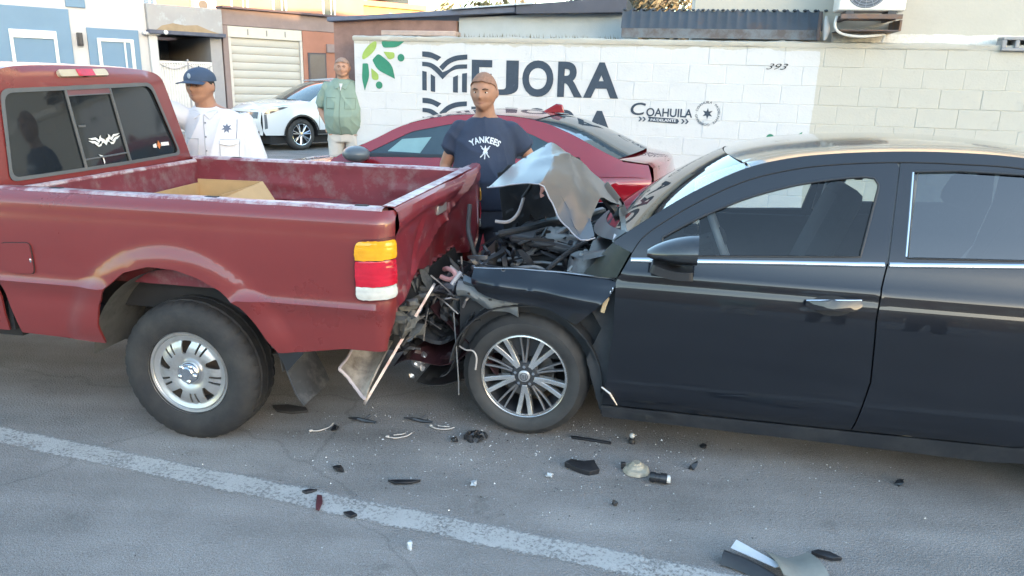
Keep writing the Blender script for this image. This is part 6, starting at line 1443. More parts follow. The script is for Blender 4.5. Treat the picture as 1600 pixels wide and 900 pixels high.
# ================================================================== PEOPLE
def fuse(mb, voxel, smooth_it=4, fac=.5):
    """one continuous surface from overlapping closed shapes"""
    me = bpy.data.meshes.new('tmp'); me.from_pydata(mb.v, [], mb.f); me.update()
    bm = bmesh.new(); bm.from_mesh(me); bmesh.ops.recalc_face_normals(bm, faces=bm.faces); bm.to_mesh(me); bm.free()
    o = bpy.data.objects.new('tmp', me); COL.objects.link(o)
    r = o.modifiers.new('r', 'REMESH'); r.mode = 'VOXEL'; r.voxel_size = voxel; r.adaptivity = 0
    if smooth_it: s = o.modifiers.new('s', 'SMOOTH'); s.factor = fac; s.iterations = smooth_it
    dg = bpy.context.evaluated_depsgraph_get(); out = bpy.data.meshes.new_from_object(o.evaluated_get(dg))
    bpy.data.objects.remove(o); return out
def mobj(name, me, m, parent, fold=0, fscale=8, seed=0, fdir=(1, 1, 1)):
    if fold:
        ns = [v.normal.copy() for v in me.vertices]
        for v, n in zip(me.vertices, ns):
            p = Vector((v.co.x * fdir[0] + v.co.z * .25, v.co.y * fdir[1], v.co.z * fdir[2])) * fscale + Vector((seed, 0, 0)); p += Vector((noise.noise(p * .7 + Vector((9, 2, 1))), 0, noise.noise(p * .7))) * .6
            d = (1 - 2 * abs(noise.noise(p))) ** 3; v.co += n * fold * (d - .08)
    me.materials.clear(); me.materials.append(m); me.shade_smooth()
    o = bpy.data.objects.new(name, me); COL.objects.link(o); o.parent = parent; return o
def ell(mb, rows, n=20):
    """closed loft of ellipses: rows (cx, cy, cz, rx, ry)"""
    V = [(cx + rx * cos(2 * pi * j / n), cy + ry * sin(2 * pi * j / n), cz) for (cx, cy, cz, rx, ry) in rows for j in range(n)]
    k = len(rows); F = [(i * n + j, i * n + (j + 1) % n, (i + 1) * n + (j + 1) % n, (i + 1) * n + j) for i in range(k - 1) for j in range(n)] + [tuple(range(n)), tuple((k - 1) * n + j for j in range(n))]
    return mb.add(V, F)
def limb(mb, pts, rs_, n=14):
    mb.tube(pts, rs_, n)
    for p, r in zip(pts, rs_): mb.sphere(p, r, 14, 8)
def headshape(mb, c, rot, s=1.0, full=1.0):
    n, m = 44, 32; V = []
    def pt(th, ph):      # th azimuth (0 = front, -y), ph polar from top
        x = sin(ph) * sin(th); y = -sin(ph) * cos(th); z = cos(ph)
        w_ = .076 * full; d_ = .096; h_ = .118
        if z < 0: w_ *= 1 - .30 * (-z) ** 1.5; 
        p = Vector((x * w_, y * d_, z * h_))
        if y < 0:
            fx = p.x; fz = p.z; g = lambda ax, az, sx, sz: math.exp(-((fx - ax) / sx) ** 2 - ((fz - az) / sz) ** 2)
            p.y -= .024 * g(0, -.018, .011, .014) + .012 * g(0, .004, .007, .02)         # nose
            p.y += .010 * (g(.031, .010, .015, .011) + g(-.031, .010, .015, .011))      # sockets
            p.y -= .006 * (g(.030, .028, .022, .008) + g(-.030, .028, .022, .008))      # brow
            p.y -= .009 * g(0, -.052, .022, .010) ; p.y += .005 * g(0, -.0525, .03, .003)  # lips and their line
            p.y -= .012 * g(0, -.086, .022, .018)                                         # chin
            p.y -= .005 * (g(.042, -.022, .018, .02) + g(-.042, -.022, .018, .02))      # cheeks
            if fz < -.06: p.y -= .012
        return c + rot @ (p * s)
    V.append(pt(0, 0))
    for i in range(1, m):
        for j in range(n): V.append(pt(2 * pi * j / n, pi * i / m))
    V.append(pt(0, pi)); e = len(V) - 1
    F = [(0, 1 + (j + 1) % n, 1 + j) for j in range(n)]
    for i in range(m - 2):
        for j in range(n): a = 1 + i * n + j; b = 1 + i * n + (j + 1) % n; F.append((a, b, b + n, a + n))
    F += [(1 + (m - 2) * n + j, 1 + (m - 2) * n + (j + 1) % n, e) for j in range(n)]
    mb.add(V, F)
    for sx in (-1, 1):
        q = MB().sphere((0, 0, 0), (.010, .022, .031), 10, 8); mb.add([c + rot @ (Vector((sx * .076 * full, .012, -.004)) * s + Vector(v)) for v in q.v], q.f)
def hand(mb, c, R, s=1.0, curl=.5, side=1):
    """palm and five fingers, pointing along local -z"""
    q = MB().sphere((0, 0, -.045), (.040, .016, .050), 12, 8); mb.add([c + R @ (Vector(v) * s) for v in q.v], q.f)
    for i, (x, L_) in enumerate(((-.030, .062), (-.010, .074), (.011, .070), (.030, .055))):
        p0 = Vector((x, 0, -.080)); p1 = p0 + Vector((x * .1, -.008 - .02 * curl, -L_ * .5)); p2 = p1 + Vector((0, -.012 - .04 * curl, -L_ * .38 * (1 - .5 * curl)))
        limb(mb, [c + R @ (p * s) for p in (Vector((x, 0, -.06)), p0, p1, p2)], [.0105 * s, .010 * s, .009 * s, .0078 * s], 8)
    limb(mb, [c + R @ (p * s) for p in (Vector((side * -.030, 0, -.025)), Vector((side * -.052, -.012, -.050)), Vector((side * -.056, -.022, -.082)))], [.013 * s, .011 * s, .009 * s], 8)
def face_parts(t, c, rot, s, skin_m, brow=True):
    L_ = lambda p: c + rot @ (Vector(p) * s)
    e = MB(); ir = MB(); bw = MB()
    for sx in (-1, 1):
        q = MB().sphere((0, 0, 0), (.013, .008, .0055), 10, 6); e.add([L_((sx * .031, -.076, .008)) + rot @ (Vector(v) * s) for v in q.v], q.f)
        q = MB().sphere((0, 0, 0), (.0055, .004, .0055), 8, 6); ir.add([L_((sx * .031, -.0825, .008)) + rot @ (Vector(v) * s) for v in q.v], q.f)
        bw = MB(); bw.tube([L_((sx * .014, -.094, .026)), L_((sx * .032, -.093, .031)), L_((sx * .048, -.080, .026))], [.003 * s, .0038 * s, .002 * s], 6)
        bw.build('eyebrow', mat('dark_hair', (.03, .026, .024), rough=.85, var=.3, scale=30), t, smooth=True)
    e.build('eyes', mat('eye_white', (.55, .53, .50), rough=.3), t, smooth=True); ir.build('irises', mat('eye_dark', (.03, .02, .015), rough=.2), t, smooth=True)
    MB().tube([L_((-.024, -.0895, -.0505)), L_((-.010, -.101, -.0525)), L_((.010, -.101, -.0525)), L_((.024, -.0895, -.0505))], [.0016 * s, .0036 * s, .0036 * s, .0016 * s], 6, flat=.7).build('mouth', mat('lip', (.28, .12, .10), rough=.6), t, smooth=True)
def hair(t, c, rot, s, m, low=-.02, thick=.008, full=1.0):
    n, k = 40, 18; V = []; F = []
    for i in range(k + 1):
        ph = pi * .60 * i / k
        for j in range(n):
            th = 2 * pi * j / n; front = max(0, cos(th)); zlim = .076 * front ** .5 + (low - .03 * max(0, -cos(th))) * (1 - front ** .5)
            x = sin(ph) * sin(th); y = -sin(ph) * cos(th); z = cos(ph)
            p = Vector((x * .076 * full, y * .096, z * .118)); zlim += .006 * noise.noise(Vector((th * 3, 0, 0))); tk_ = (.0012 + thick * min(1, max(0, (p.z - zlim) / .035))) * (1 + .25 * noise.noise(p * 90)); p *= 1 + tk_ / max(.05, p.length)
            if p.z < zlim: p = Vector((p.x * .955, p.y * .955, zlim - .001))
            V.append(c + rot @ (p * s))
    for i in range(k):
        for j in range(n): F.append((i * n + j, (i + 1) * n + j, (i + 1) * n + (j + 1) % n, i * n + (j + 1) % n))
    return MB().add(V, F).build('hair', m, t, smooth=True)
SK1 = mat('tan_skin', (.36, .19, .125), rough=.55, var=.10, scale=10, spec=.4, bump=.1, bscale=120)
SK2 = mat('light_brown_skin', (.42, .24, .17), rough=.55, var=.10, scale=10, spec=.4, bump=.1, bscale=120)
M_hair = MATS.get('dark_hair') or mat('dark_hair', (.03, .026, .024), rough=.85, var=.3, scale=30)
M_shoe = mat('black_shoe', (.03, .028, .027), rough=.4)
def person(label, loc, rz, H, skin, hs, headc, hrot, neck, torso, arms, legs, shirt_m, trou_m, full=1.0, folds=.010, sleeve=.55, tuck=None, hands=True, seedn=0):
    """torso: rows of ellipses (cx,cy,cz,rx,ry); arms: (shoulder, elbow, wrist, hand matrix); legs: hip, knee, ankle per side"""
    t = thing('person', label, 'person', loc, rz)
    c = Vector(headc); rot = hrot; b = MB()
    headshape(b, c, rot, hs, full)
    limb(b, [Vector(neck), Vector(neck).lerp(c, .5), c + Vector((0, .012, -.03))], [.062 * full, .056 * full, .055 * full])
    ell(b, [(x, y, z, rx * .86, ry * .84) for x, y, z, rx, ry in torso])
    for k, (s_, e_, w_, HM) in enumerate(arms):
        limb(b, [s_, Vector(s_).lerp(Vector(e_), .5), e_, Vector(e_).lerp(Vector(w_), .35), w_], [.044, .046 * full, .040 * full, .042 * full, .029 * full])
        if hands: hand(b, Vector(w_), HM, 1.0, .6, 1 if k == 0 else -1)
    for (h_, k_, a_) in legs:
        limb(b, [h_, Vector(h_).lerp(Vector(k_), .5), k_, Vector(k_).lerp(Vector(a_), .35), a_], [.085, .080, .056, .056, .036])
        f = MB().sphere((a_[0], a_[1] - .06, .045), (.045, .12, .042), 12, 8); b.add(f.v, f.f)
    mobj('body', fuse(b, .0075, 2), skin, t)
    face_parts(t, c, rot, hs, skin)
    # shirt
    sh = MB(); lr = torso[-1]; ell(sh, torso[:-1] + [(lr[0], lr[1], torso[-2][2] + .016, torso[-2][3] * .72, torso[-2][4] * .82)], 28)
    for (s_, e_, w_, HM) in arms:
        S_, E_, W_ = Vector(s_), Vector(e_), Vector(w_)
        if sleeve <= 1: limb(sh, [S_, S_.lerp(E_, .3), S_.lerp(E_, sleeve)], [.062 * full, .068 * full, .066 * full]); sh.tube([S_.lerp(E_, sleeve - .1), S_.lerp(E_, sleeve + .12)], [.066 * full, .072 * full], 16)
        else: limb(sh, [S_, S_.lerp(E_, .5), E_, E_.lerp(W_, .5)], [.068 * full, .068 * full, .060 * full, .054 * full]); sh.tube([E_.lerp(W_, .5), E_.lerp(W_, .93)], [.056 * full, .046 * full], 16)
    me = fuse(sh, .010, 6)
    so_ = mobj('shirt', me, shirt_m, t, folds, 5.5, seedn, (1.0, 1.0, .55))
    tr = MB()
    hips = torso[0]
    ell(tr, [(hips[0], hips[1], legs[0][0][2] - .10, hips[3] * .86, hips[4] * .86), (hips[0], hips[1], legs[0][0][2], hips[3] * .93, hips[4] * .92), (hips[0], hips[1], hips[2] + .10, hips[3] * .95, hips[4] * .95)])
    for (h_, k_, a_) in legs: limb(tr, [h_, Vector(h_).lerp(Vector(k_), .5), k_, a_], [.108, .10, .082, .074]) ; tr.tube([Vector(k_).lerp(Vector(a_), .8), Vector(a_) + Vector((0, 0, -.035))], [.074, .08], 14)
    mobj('trousers', fuse(tr, .012, 5), trou_m, t, .012, 6, 5, (1, 1, .4))
    for (h_, k_, a_) in legs:
        q = MB(); q.sphere((a_[0], a_[1] - .055, .042), (.054, .135, .050), 14, 10); q.sphere((a_[0], a_[1] + .03, .06), (.045, .06, .06), 12, 8)
        mobj('shoe', fuse(q, .010, 2), M_shoe, t)
    return t, so_, c, rot
def on_front(obj, x, z, y0=-.5, off=.003):
    """nearest shirt surface point looking from the front"""
    best = None
    for v in obj.data.vertices:
        d = (v.co.x - x) ** 2 + (v.co.z - z) ** 2
        if v.co.y < (best[1].y + .02 if best else 9) and d < .0004:
            if best is None or v.co.y < best[1].y: best = (d, v.co.copy())
    return (best[1].y - off) if best else y0
def surf_fn(obj, off=.004):
    from mathutils.bvhtree import BVHTree
    bv = BVHTree.FromPolygons([v.co for v in obj.data.vertices], [p.vertices for p in obj.data.polygons])
    def f(x, z):
        h = bv.ray_cast(Vector((x, -2, z)), Vector((0, 1, 0))); return (x, (h[0].y if h[0] else 0) - off, z)
    return f

# --- man in the navy T-shirt, hands on his hips, between the pickup and the red sedan
Rz = lambda a: Matrix.Rotation(radians(a), 3, 'Z'); Ry = lambda a: Matrix.Rotation(radians(a), 3, 'Y'); Rx = lambda a: Matrix.Rotation(radians(a), 3, 'X')
M_navy_t = mat('navy_cotton', (.030, .042, .075), rough=.9, var=.10, scale=12, bump=.25, bscale=220)
M_jean = mat('dark_jeans', (.03, .035, .05), rough=.9, var=.25, scale=9, bump=.2, bscale=200)
torsoB = [(0, .0, .86, .190, .145), (0, -.01, .95, .205, .175), (0, -.025, 1.06, .208, .195), (0, -.02, 1.18, .202, .178), (0, 0, 1.30, .198, .150), (0, .008, 1.38, .180, .122), (0, .012, 1.445, .115, .088), (.0, .012, 1.485, .072, .066)]
tB, shB, cB, rB = person('man with short hair in a navy t-shirt standing hands on hips beside the crushed tailgate', (-.205, 4.98, 0), radians(2), 1.75, SK1, 1.06, (-.012, -.035, 1.617), Rz(-14) @ Rx(6), (0, .0, 1.47), torsoB,
    [((-.165, .01, 1.375), (-.262, .05, 1.14), (-.255, -.04, .94), Rx(15)), ((.168, .01, 1.375), (.325, .06, 1.17), (.195, -.08, 1.0), Ry(55) @ Rz(30))],
    [((-.10, 0, .84), (-.12, -.02, .48), (-.13, .02, .08)), ((.10, 0, .84), (.12, -.02, .48), (.14, .02, .08))], M_navy_t, M_jean, full=1.06, sleeve=.45, folds=.011)
hair(tB, cB, rB, 1.06, mat('close_cropped_hair', (.265, .15, .105), rough=.9, var=.25, scale=60), low=.0, thick=.0008, full=1.1)
fB = surf_fn(shB, .004)
if 0: MB().tube([fB(.072 * sin(a) * 1.0, 1.442 - .042 * (cos(a) * .5 + .5) + .012) if abs(a) < 2.2 else (.07 * sin(a), .05, 1.46) for a in [-2.1 + 4.2 * i / 18 for i in range(19)]], .005, 6).build('neckline', M_navy_t, shB, smooth=True)
M_pr = mat('white_shirt_print', (.60, .64, .68), rough=.8, var=.2, scale=40)
def arcp(x, y):
    a = x / .17; r = .17 + y; return fB(r * sin(a), 1.155 + r * cos(a) * 1.0)
raw = text_mesh('lettering', 'YANKEES', 1, lambda x, y: (x, y, 0), M_pr, offset=.035, space=1.08)
xs = [q.co.x for q in raw.data.vertices]; xa, xb = min(xs), max(xs)
for q in raw.data.vertices: q.co = Vector(arcp((q.co.x - (xa + xb) / 2) / (xb - xa) * .205, (q.co.y - .35) * .052))
raw.parent = shB
def star(fn, cx, cz, r1, r2, n, m, par, nm='emblem', rot0=pi / 2):
    pts = [(cx + (r1 if i % 2 == 0 else r2) * cos(rot0 + pi * i / n), cz + (r1 if i % 2 == 0 else r2) * sin(rot0 + pi * i / n)) for i in range(2 * n)]
    ctr = [fn(cx, cz)]; return MB().add([fn(*p) for p in pts] + ctr, [(i, (i + 1) % (2 * n), 2 * n) for i in range(2 * n)]).build(nm, m, par)
star(fB, .004, 1.262, .030, .011, 5, M_pr, shB)
for (a, b) in (((-.028, 1.215), (.018, 1.262)), ((.030, 1.215), (-.006, 1.262)), ((.0, 1.205), (.002, 1.24)), ((-.026, 1.285), (-.012, 1.27)), ((.034, 1.285), (.018, 1.27))):
    MB().tube([fB(*a), fB((a[0] + b[0]) / 2, (a[1] + b[1]) / 2), fB(*b)], .0035, 4).build('print_stroke', M_pr, shB)

# --- policeman in white shirt and navy cap leaning an arm on the pickup cab
M_wsh2 = mat('white_uniform_cotton', (.66, .66, .70), rough=.85, var=.05, scale=6, bump=.2, bscale=200)
M_np = mat('navy_uniform_trousers', (.025, .03, .05), rough=.9)
torsoP = [(.03, .0, .88, .215, .160), (.03, -.01, .98, .235, .190), (.03, -.03, 1.08, .245, .205), (.025, -.025, 1.20, .240, .190), (.02, -.01, 1.30, .232, .160), (.0, .0, 1.385, .215, .130), (-.02, .01, 1.435, .150, .10), (-.045, .0, 1.475, .080, .072)]
tP, shP, cP, rP = person('smiling policeman in a white shirt with star badge and navy cap leaning on the cab', (-2.20, 5.52, 0), radians(6), 1.7, SK1, 1.04, (-.075, -.045, 1.598), Rz(-20) @ Rx(2), (-.055, -.005, 1.46), torsoP,
    [((-.195, .0, 1.365), (-.36, -.02, 1.43), (-.62, -.15, 1.47), Ry(90)), ((.190, .0, 1.335), (.275, .03, 1.09), (.25, -.06, .86), Rx(20))],
    [((-.09, 0, .86), (-.11, -.02, .48), (-.12, .02, .08)), ((.14, 0, .86), (.16, -.02, .48), (.18, .02, .08))], M_wsh2, M_np, full=1.2, sleeve=2, folds=.014, seedn=3)
hair(tP, cP, rP, 1.04, M_hair, low=-.02, thick=.003, full=1.2)
fP = surf_fn(shP, .004); M_sw = mat('seam_grey_white', (.42, .43, .47), rough=.9)
MB().tube([fP(-.045 + .05 * i / 14, 1.40 - .50 * i / 14) for i in range(15)], .0028, 4).build('placket_seam', M_sw, shP)
for i in range(5): MB().sphere(fP(-.030 + .04 * i / 5, 1.35 - .095 * i), (.006, .004, .006), 8, 6).build('button', mat('grey_button', (.25, .26, .30), rough=.4), shP)
for (x0, x1) in ((.075, .20), (-.17, -.075)):
    MB().tube([fP(x, z) for x, z in resample([(x0, 1.24), (x1, 1.24), (x1, 1.225), (x1 - .004, 1.10), ((x0 + x1) / 2, 1.085), (x0 + .004, 1.10), (x0, 1.225)], .03)], .0024, 4).build('pocket_seam', M_sw, shP)
MB().grid(lambda a, b: (lambda p: (p[0], p[1] - .006 - .01 * b, p[2]))(fP(.078 + .12 * a, 1.238 - .042 * b * (1 - .35 * abs(2 * a - 1)))), 6, 3).build('pocket_flap', M_wsh2, shP, smooth=True, solid=.003)
for sx in (-1, 1):
    pc = [(-.055 + sx * .010, 1.41), (-.055 + sx * .075, 1.47), (-.055 + sx * .105, 1.435), (-.055 + sx * .055, 1.375)]
    MB().add([tuple(Vector(fP(x, z)) + Vector((0, -.008, 0))) for x, z in pc], [(0, 1, 2, 3)]).build('collar', M_wsh2, shP, solid=.006)
star(fP, .115, 1.315, .036, .017, 7, mat('dark_badge', (.10, .12, .17), rough=.4, metal=.3), shP, 'badge')
MB().tube([fP(.175, 1.375), fP(.18, 1.30), fP(.178, 1.245)], .004, 5).build('pen', mat('grey_button', (.25, .26, .30)), shP)
# cap
M_cap = mat('navy_cap_cloth', (.04, .065, .115), rough=.85, var=.1, scale=20, bump=.2, bscale=200)
cp_ = MB(); n = 36
def capP(p): return tuple(cP + rP @ (Vector(p) * 1.04))
V = []; F = []
for i in range(13):
    ph = pi / 2 * i / 12
    for j in range(n):
        th = 2 * pi * j / n; V.append(capP((sin(ph) * sin(th) * .100, .006 - sin(ph) * cos(th) * .115, .046 + cos(ph) * .082 - (.010 if i == 12 else 0))))
for i in range(12):
    for j in range(n): F.append((i * n + j, (i + 1) * n + j, (i + 1) * n + (j + 1) % n, i * n + (j + 1) % n))
capo = MB().add(V, F).build('cap', M_cap, tP, smooth=True, solid=.003)
def brim(a, b):
    th = (a - .5) * 2.1; r0 = .106; L_ = .075 * cos(th * .72); return capP(((r0 * 1.0 + L_ * .35 * b) * sin(th) * .95, .002 - (r0 * cos(th) + L_ * b) * 1.02, .042 - .012 * b - .012 * (abs(a - .5) * 2) ** 2))
MB().grid(brim, 14, 5).build('cap_brim', M_cap, capo, smooth=True, solid=.004)
MB().sphere(capP((0, .006, .129)), .007, 8, 6).build('cap_button', M_cap, capo)
eb = MB(); q = MB().sphere((0, 0, 0), (.014, .004, .018), 8, 6)
eb.add([tuple(cP + rP @ ((Vector((0, -.108, .072)) + Vector(v)) * 1.04)) for v in q.v], q.f); eb.build('cap_badge', mat('pale_embroidery', (.30, .36, .42), rough=.7), capo, smooth=True)

# --- older man in the pale green shirt on the pavement, hands in pockets
M_grs = mat('sage_green_cotton', (.22, .30, .25), rough=.88, var=.08, scale=8, bump=.25, bscale=180)
M_bei = mat('beige_trousers', (.52, .49, .45), rough=.9, var=.08, scale=6)
torsoG = [(0, .0, .86, .215, .155), (0, -.02, .96, .235, .195), (0, -.035, 1.08, .240, .215), (0, -.028, 1.20, .236, .195), (0, -.005, 1.34, .232, .155), (0, .005, 1.44, .215, .125), (0, .01, 1.505, .140, .095), (0, .005, 1.54, .078, .070)]
tG, shG, cG, rG = person('heavyset man in a pale green shirt and beige trousers standing in front of the suv', (-2.17, 9.55, .148), radians(-2), 1.8, SK2, 1.04, (.0, -.03, 1.655), Rz(8) @ Rx(4), (0, 0, 1.52), torsoG,
    [((-.205, .01, 1.41), (-.315, .06, 1.16), (-.205, -.05, .97), Ry(-28)), ((.205, .01, 1.41), (.315, .06, 1.16), (.205, -.05, .97), Ry(28))],
    [((-.11, 0, .86), (-.12, -.02, .48), (-.13, .02, .08)), ((.11, 0, .86), (.12, -.02, .48), (.13, .02, .08))], M_grs, M_bei, full=1.2, sleeve=.72, folds=.015, seedn=7)
hair(tG, cG, rG, 1.04, mat('greying_hair', (.30, .21, .17), rough=.9, var=.3, scale=50), low=-.01, thick=.003, full=1.2)
fG = surf_fn(shG, .004); M_gs = mat('green_seam', (.13, .18, .15), rough=.9)
MB().tube([fG(.0, 1.44 - .58 * i / 14) for i in range(15)], .0035, 4).build('placket_seam', M_gs, shG)
for sx in (-1, 1):
    MB().tube([fG(x * sx, z) for x, z in resample([(.06, 1.30), (.18, 1.30), (.18, 1.17), (.06, 1.17)], .04)], .003, 4).build('pocket_seam', M_gs, shG)
    MB().add([tuple(Vector(fG(sx * x, z)) + Vector((0, -.008, 0))) for x, z in [(.008, 1.43), (.07, 1.53), (.115, 1.50), (.06, 1.40)]], [(0, 1, 2, 3)]).build('collar', M_grs, shG, solid=.007)
MB().add([tuple(Vector(fG(x, z)) + Vector((0, -.004, 0))) for x, z in [(-.02, 1.47), (.02, 1.47), (.0, 1.38)]], [(0, 1, 2)]).build('undershirt', mat('white_undershirt', (.6, .6, .62), rough=.9), shG)

# --- onlookers across the lane, behind the camera: they show only as reflections in the black doors
def clone(root, label, loc, rz):
    r = root.copy(); COL.objects.link(r); r.location = loc; r.rotation_euler = (0, 0, rz); r['label'] = label
    for ch in root.children:
        c = ch.copy(); COL.objects.link(c); c.parent = r
        for g_ in ch.children:
            if g_.name.split('.')[0] in ('cap_brim', 'cap_badge', 'cap_button', 'collar', 'pocket_flap', 'badge'):
                d = g_.copy(); COL.objects.link(d); d.parent = c
    return r
clone(tP, 'onlooker in white shirt and navy cap behind the camera, mirrored in the sedan front door', (1.2, -3.2, 0), pi)
clone(tG, 'onlooker in pale green shirt behind the camera, mirrored near the sedan door handle', (.1, -3.6, 0), pi)
clone(tB, 'onlooker in navy t-shirt behind the camera, mirrored in the sedan rear door', (2.2, -3.0, 0), pi)
# ================================================================== DEBRIS ON THE ROAD
rs = random.Random(41)
def shard(name, label, x, y, pts, th, m, tilt=(0, 0), cat='debris', z=.004, rz=0, group=None, dome=0):
    mb = MB(); n = len(pts)
    V = [(p[0], p[1], th + dome * (1 - (p[0] ** 2 + p[1] ** 2) * 200 if dome else 0) + rs.uniform(0, th * .3)) for p in pts] + [(p[0] * .97, p[1] * .97, 0) for p in pts]
    c = (sum(p[0] for p in pts) / n, sum(p[1] for p in pts) / n)
    V += [(c[0], c[1], th * 1.6 + dome)]
    F = [(i, (i + 1) % n, 2 * n) for i in range(n)] + [tuple(range(2 * n - 1, n - 1, -1))] + [(i, (i + 1) % n, (i + 1) % n + n, i + n) for i in range(n)]
    o = mb.add(V, F).build(name, m, bev=.0008); o.location = (x, y, z); o.rotation_euler = (tilt[0], tilt[1], rz)
    tag(o, label, cat, group); return o
M_db = mat('broken_black_trim', (.022, .022, .025), rough=.35, coat=.3, var=.3, scale=20)
M_dr = mat('dull_maroon_shard', (.10, .03, .035), rough=.5)
M_lt = mat('pale_lens_shard', (.55, .58, .62), rough=.2, coat=.5)
o = shard('plastic_fragment', 'black wedge-shaped plastic piece lying left of the round beige cap', .341, 3.004, [(-.085, .005), (-.055, .04), (.0, .035), (.05, .05), (.055, .03), (.075, -.02), (.03, -.045), (-.02, -.03)], .022, M_db, (.1, .06), rz=-.1)
cap_ = thing('round_cap', 'round beige lamp cap lying on the road beside the black wedge piece', 'cap', (.583, 3.005, .004), 0)
MB().lathe([(0, .045), (.018, .045), (.022, .036), (.030, .033), (.036, .022), (.052, .018), (.058, .008), (.060, 0), (0, 0)], (0, 0, 0), 'z', 26, rmod=lambda i, j: .002 * sin(j * 2)).build('cap_shell', mat('grubby_beige_plastic', (.38, .34, .27), rough=.5, var=.3, scale=30), cap_, smooth=True)
MB().box((-.058, .012, .02), (.02, .015, .03)).build('cap_tab', M_db, cap_, bev=.002)
cy = thing('lamp_socket', 'short black cylinder with a white end lying right of the round beige cap', 'socket', (.672, 2.91, .026), radians(-14))
MB().lathe([(0, -.045), (.018, -.045), (.022, -.04), (.022, -.02), (.019, -.018), (.019, 0), (.023, .002), (.023, .03), (.0, .03)], (0, 0, 0), 'x', 16).build('barrel', M_db, cy, smooth=True, angle=40)
MB().lathe([(0, .031), (.017, .031), (.017, .042), (.012, .046), (0, .046)], (0, 0, 0), 'x', 16).build('white_end', mat('white_plastic', (.7, .7, .68), rough=.4), cy, smooth=True, angle=40)
bu = thing('bulb', 'small clear bulb with a dark base standing near the front wheel of the sedan', 'bulb', (.604, 3.278, .004), 0)
MB().lathe([(0, 0), (.016, 0), (.017, .012), (.013, .018), (.014, .026), (0, .026)], (0, 0, 0), 'z', 14).build('base', M_db, bu, smooth=True, angle=40)
MB().sphere((0, 0, .038), (.014, .014, .014), 12, 8).build('globe', mat('milky_glass', (.5, .5, .48), rough=.15, coat=.5), bu, smooth=True)
shard('trim_strip', 'long thin black trim strip lying just behind the front wheel of the sedan', .402, 3.286, [(-.10, .010), (0, .012), (.10, .004), (.105, -.010), (.02, -.008), (-.09, -.004)], .008, M_db, rz=-.24)
shard('plastic_fragment', 'slim pointed black sliver above the middle of the lane line', -.441, 2.847, [(-.075, .012), (-.02, .014), (.07, .010), (.03, -.010), (-.04, -.014)], .009, M_db, rz=.05)
shard('paint_flake', 'curved maroon sliver lying on the lane line', -.766, 2.67, [(-.012, .055), (.008, .05), (.016, .0), (.008, -.06), (-.006, -.05), (-.010, 0)], .008, M_dr, rz=.15)
shard('plastic_fragment', 'small dark chip just left of the maroon sliver on the lane line', -.827, 2.75, [(-.03, 0), (-.005, .012), (.03, .014), (.012, -.004), (-.01, -.015)], .009, M_db)
shard('plastic_fragment', 'dark angular chip below the lane line right of the maroon sliver', -.62, 2.589, [(-.03, .012), (.0, .02), (.03, -.004), (.008, -.02), (-.012, -.008)], .009, M_db)
cl_ = MB()
for i in range(12): cl_.chunk((rs.uniform(-.05, .05), rs.uniform(-.03, .03), rs.uniform(.008, .024)), (rs.uniform(.02, .05), rs.uniform(.015, .03), rs.uniform(.008, .02)), rs)
tag(cl_.build('broken_clump', M_db, loc=(-.152, 3.274, .004)), 'clump of broken black plastic bits in front of the sedan wheel', 'debris')
cl_ = MB()
for i in range(5): cl_.chunk((rs.uniform(-.02, .02), rs.uniform(-.02, .02), rs.uniform(.008, .014)), (rs.uniform(.015, .03), rs.uniform(.01, .02), rs.uniform(.006, .014)), rs)
tag(cl_.build('broken_clump', M_db, loc=(-.253, 3.248, .004)), 'small dark clump left of the larger black clump by the sedan wheel', 'debris')
shard('rubber_flap', 'flat black rubber scrap lying under the mud flap of the pickup', -1.15, 3.532, [(-.09, .03), (-.01, .045), (.09, .02), (.11, -.015), (.03, -.035), (-.05, -.02)], .012, M_rub, (.08, 0))
for (x, y, lb) in ((-.735, 3.429, 'twisted thin black strip under the hanging bumper end'), (-.455, 3.446, 'twisted thin black strip between the hanging bumper end and the sedan wheel')):
    q = MB(); q.tube([(-.08, .02, .01), (-.03, 0, .016), (.01, -.004, .008), (.07, -.025, .012)], [.003, .008, .010, .004], 6); q.tube([(0, 0, .01), (.03, .03, .025)], .004, 5)
    tag(q.build('bent_strip', M_db, loc=(x, y, .004)), lb, 'debris')
for i, (x, y, r, lb) in enumerate(((-.525, 3.266, .2, 'curved pale wire scrap on the road below the torn bumper'), (-.915, 3.33, .6, 'short pale wire scrap behind the pickup wheel'), (-.332, 3.367, -.3, 'tiny pale wire scrap left of the sedan wheel'))):
    q = MB(); q.tube(crv([(-.06, .0, .008), (-.02, -.012, .006), (.03, -.004, .008), (.06, .02, .012)], 4), .0032, 5); q.sphere((-.06, .006, .008), (.010, .008, .006), 8, 5)
    if i != 1: q.tube([(-.03, .02, .006), (.01, .016, .01), (.03, .028, .008)], .0028, 5)
    tag(q.build('wire_scrap', mat('pale_wire', (.55, .50, .46)), loc=(x, y, .004), rz=r), lb, 'wire')
bw = thing('lamp_shard', 'black shell with a pale lens edge at the bottom of the picture', 'debris', (.895, 2.33, .004), 0)
MB().grid(lambda a, b: (-.075 + .17 * a - .035 * b, .06 - .15 * a - .055 * b + .02 * sin(pi * a), .004 + .038 * sin(pi * min(1, b * .9 + .1)) * (1 - .3 * a)), 10, 6).build('shell', M_db, bw, smooth=True, solid=.004)
MB().grid(lambda a, b: (-.055 + .13 * a + .03 * b, .07 - .11 * a + .035 * b * (1 - a * .6), .030 + .012 * b * (1 - a)), 8, 3).build('lens', M_lt, bw, smooth=True, solid=.003)
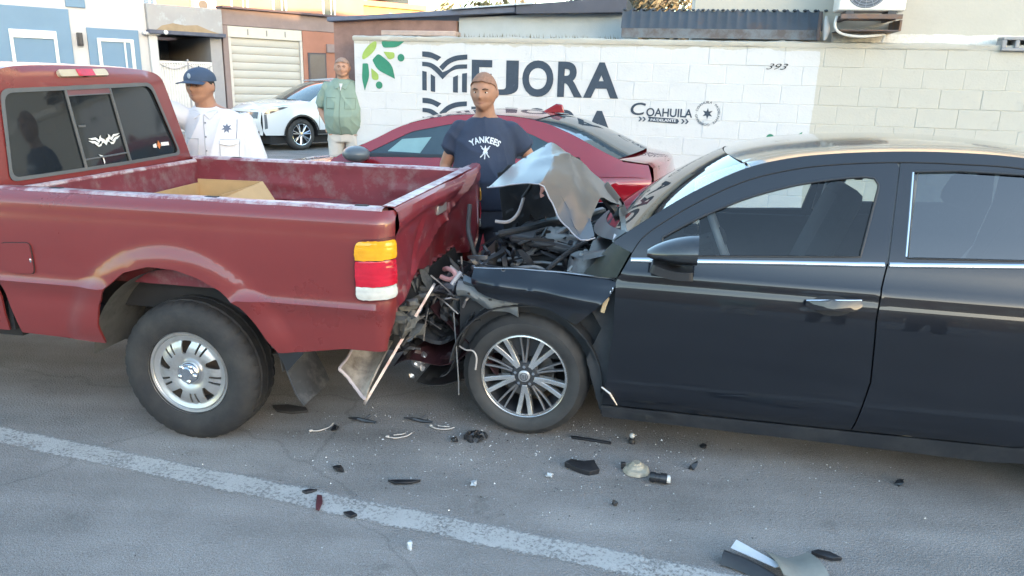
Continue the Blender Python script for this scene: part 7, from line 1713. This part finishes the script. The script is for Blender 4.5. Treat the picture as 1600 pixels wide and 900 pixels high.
pl_ = MB().grid(lambda a, b: (-.075 + .16 * a + .01 * b, .055 - .17 * b + .025 * abs(a - .5) * 2, .006 + .030 * sin(pi * b * .7) + .012 * (a - .5) ** 2 * 4), 10, 10).build('torn_panel', mat('grey_beige_plastic', (.27, .26, .23), rough=.45, var=.15, scale=15), smooth=True, solid=.004, loc=(1.045, 2.325, .004))
tag(pl_, 'grey-beige torn panel with upturned corners at the bottom edge of the picture', 'debris')
shard('plastic_fragment', 'dark oval fragment at the bottom right of the torn grey panel', 1.20, 2.401, [(-.05, .018), (-.02, .028), (.02, .014), (.05, -.022), (.01, -.022), (-.03, -.004)], .012, M_db)
for (x, y, s_, lb) in ((.85, 3.043, 1, 'small black lump alone on the road under the sedan front door'), (-.858, 3.329, .9, 'small dark lump between the pickup wheel and the torn bumper'), (-.744, 2.935, .9, 'flat dark pebble-like chip above the lane line'), (.95, 3.25, .7, 'tiny dark crumb nearest the sedan sill'), (.45, 2.72, .6, 'tiny dark crumb below the round beige cap'), (1.75, 2.95, .9, 'small dark chip on the road under the sedan rear door')):
    q = MB(); q.chunk((0, 0, .012 * s_), (.045 * s_, .03 * s_, .02 * s_), rs, .5); tag(q.build('plastic_fragment', M_db, loc=(x, y, .004)), lb, 'debris')
for (x, y, lb) in ((-.355, 2.391, 'white lens crumb below the lane line in the lower middle'), (-.142, 2.841, 'pale elongated lens chip above the lane line near the middle'), (.19, 2.93, 'bright lens chip left of the black wedge piece')):
    q = MB(); q.chunk((0, 0, .012), (.035, .022, .016), rs, .5); tag(q.build('lens_chip', M_lt, loc=(x, y, .004)), lb, 'debris')
crumbs = MB(); dark = MB()
for i in range(1100):
    t = rs.random(); x = rs.gauss(.15, .75); y = 3.35 - abs(rs.gauss(0, .42)) + rs.uniform(-.05, .35)
    if y < 1.9 or abs(x) > 3: continue
    s_ = rs.uniform(.0016, .0048) * (1.5 if rs.random() < .05 else 1); mbx = crumbs if rs.random() < .5 else dark
    a = rs.uniform(0, 6.28); mbx.add([(x + s_ * cos(a), y + s_ * sin(a), .002), (x + s_ * cos(a + 2), y + s_ * sin(a + 2), .002), (x + s_ * cos(a + 4.1), y + s_ * sin(a + 4.1), .002), (x, y, .002 + s_ * rs.uniform(.5, 1.2))], [(0, 1, 3), (1, 2, 3), (2, 0, 3), (0, 2, 1)])
tag(crumbs.build('glass_crumbs', mat('glass_crumb', (.62, .64, .66), rough=.2, coat=.6)), 'scattered crumbs of broken lens glass on the asphalt', 'glass crumbs', kind='stuff')
tag(dark.build('plastic_crumbs', M_db), 'scattered crumbs of broken dark plastic on the asphalt', 'plastic crumbs', kind='stuff')
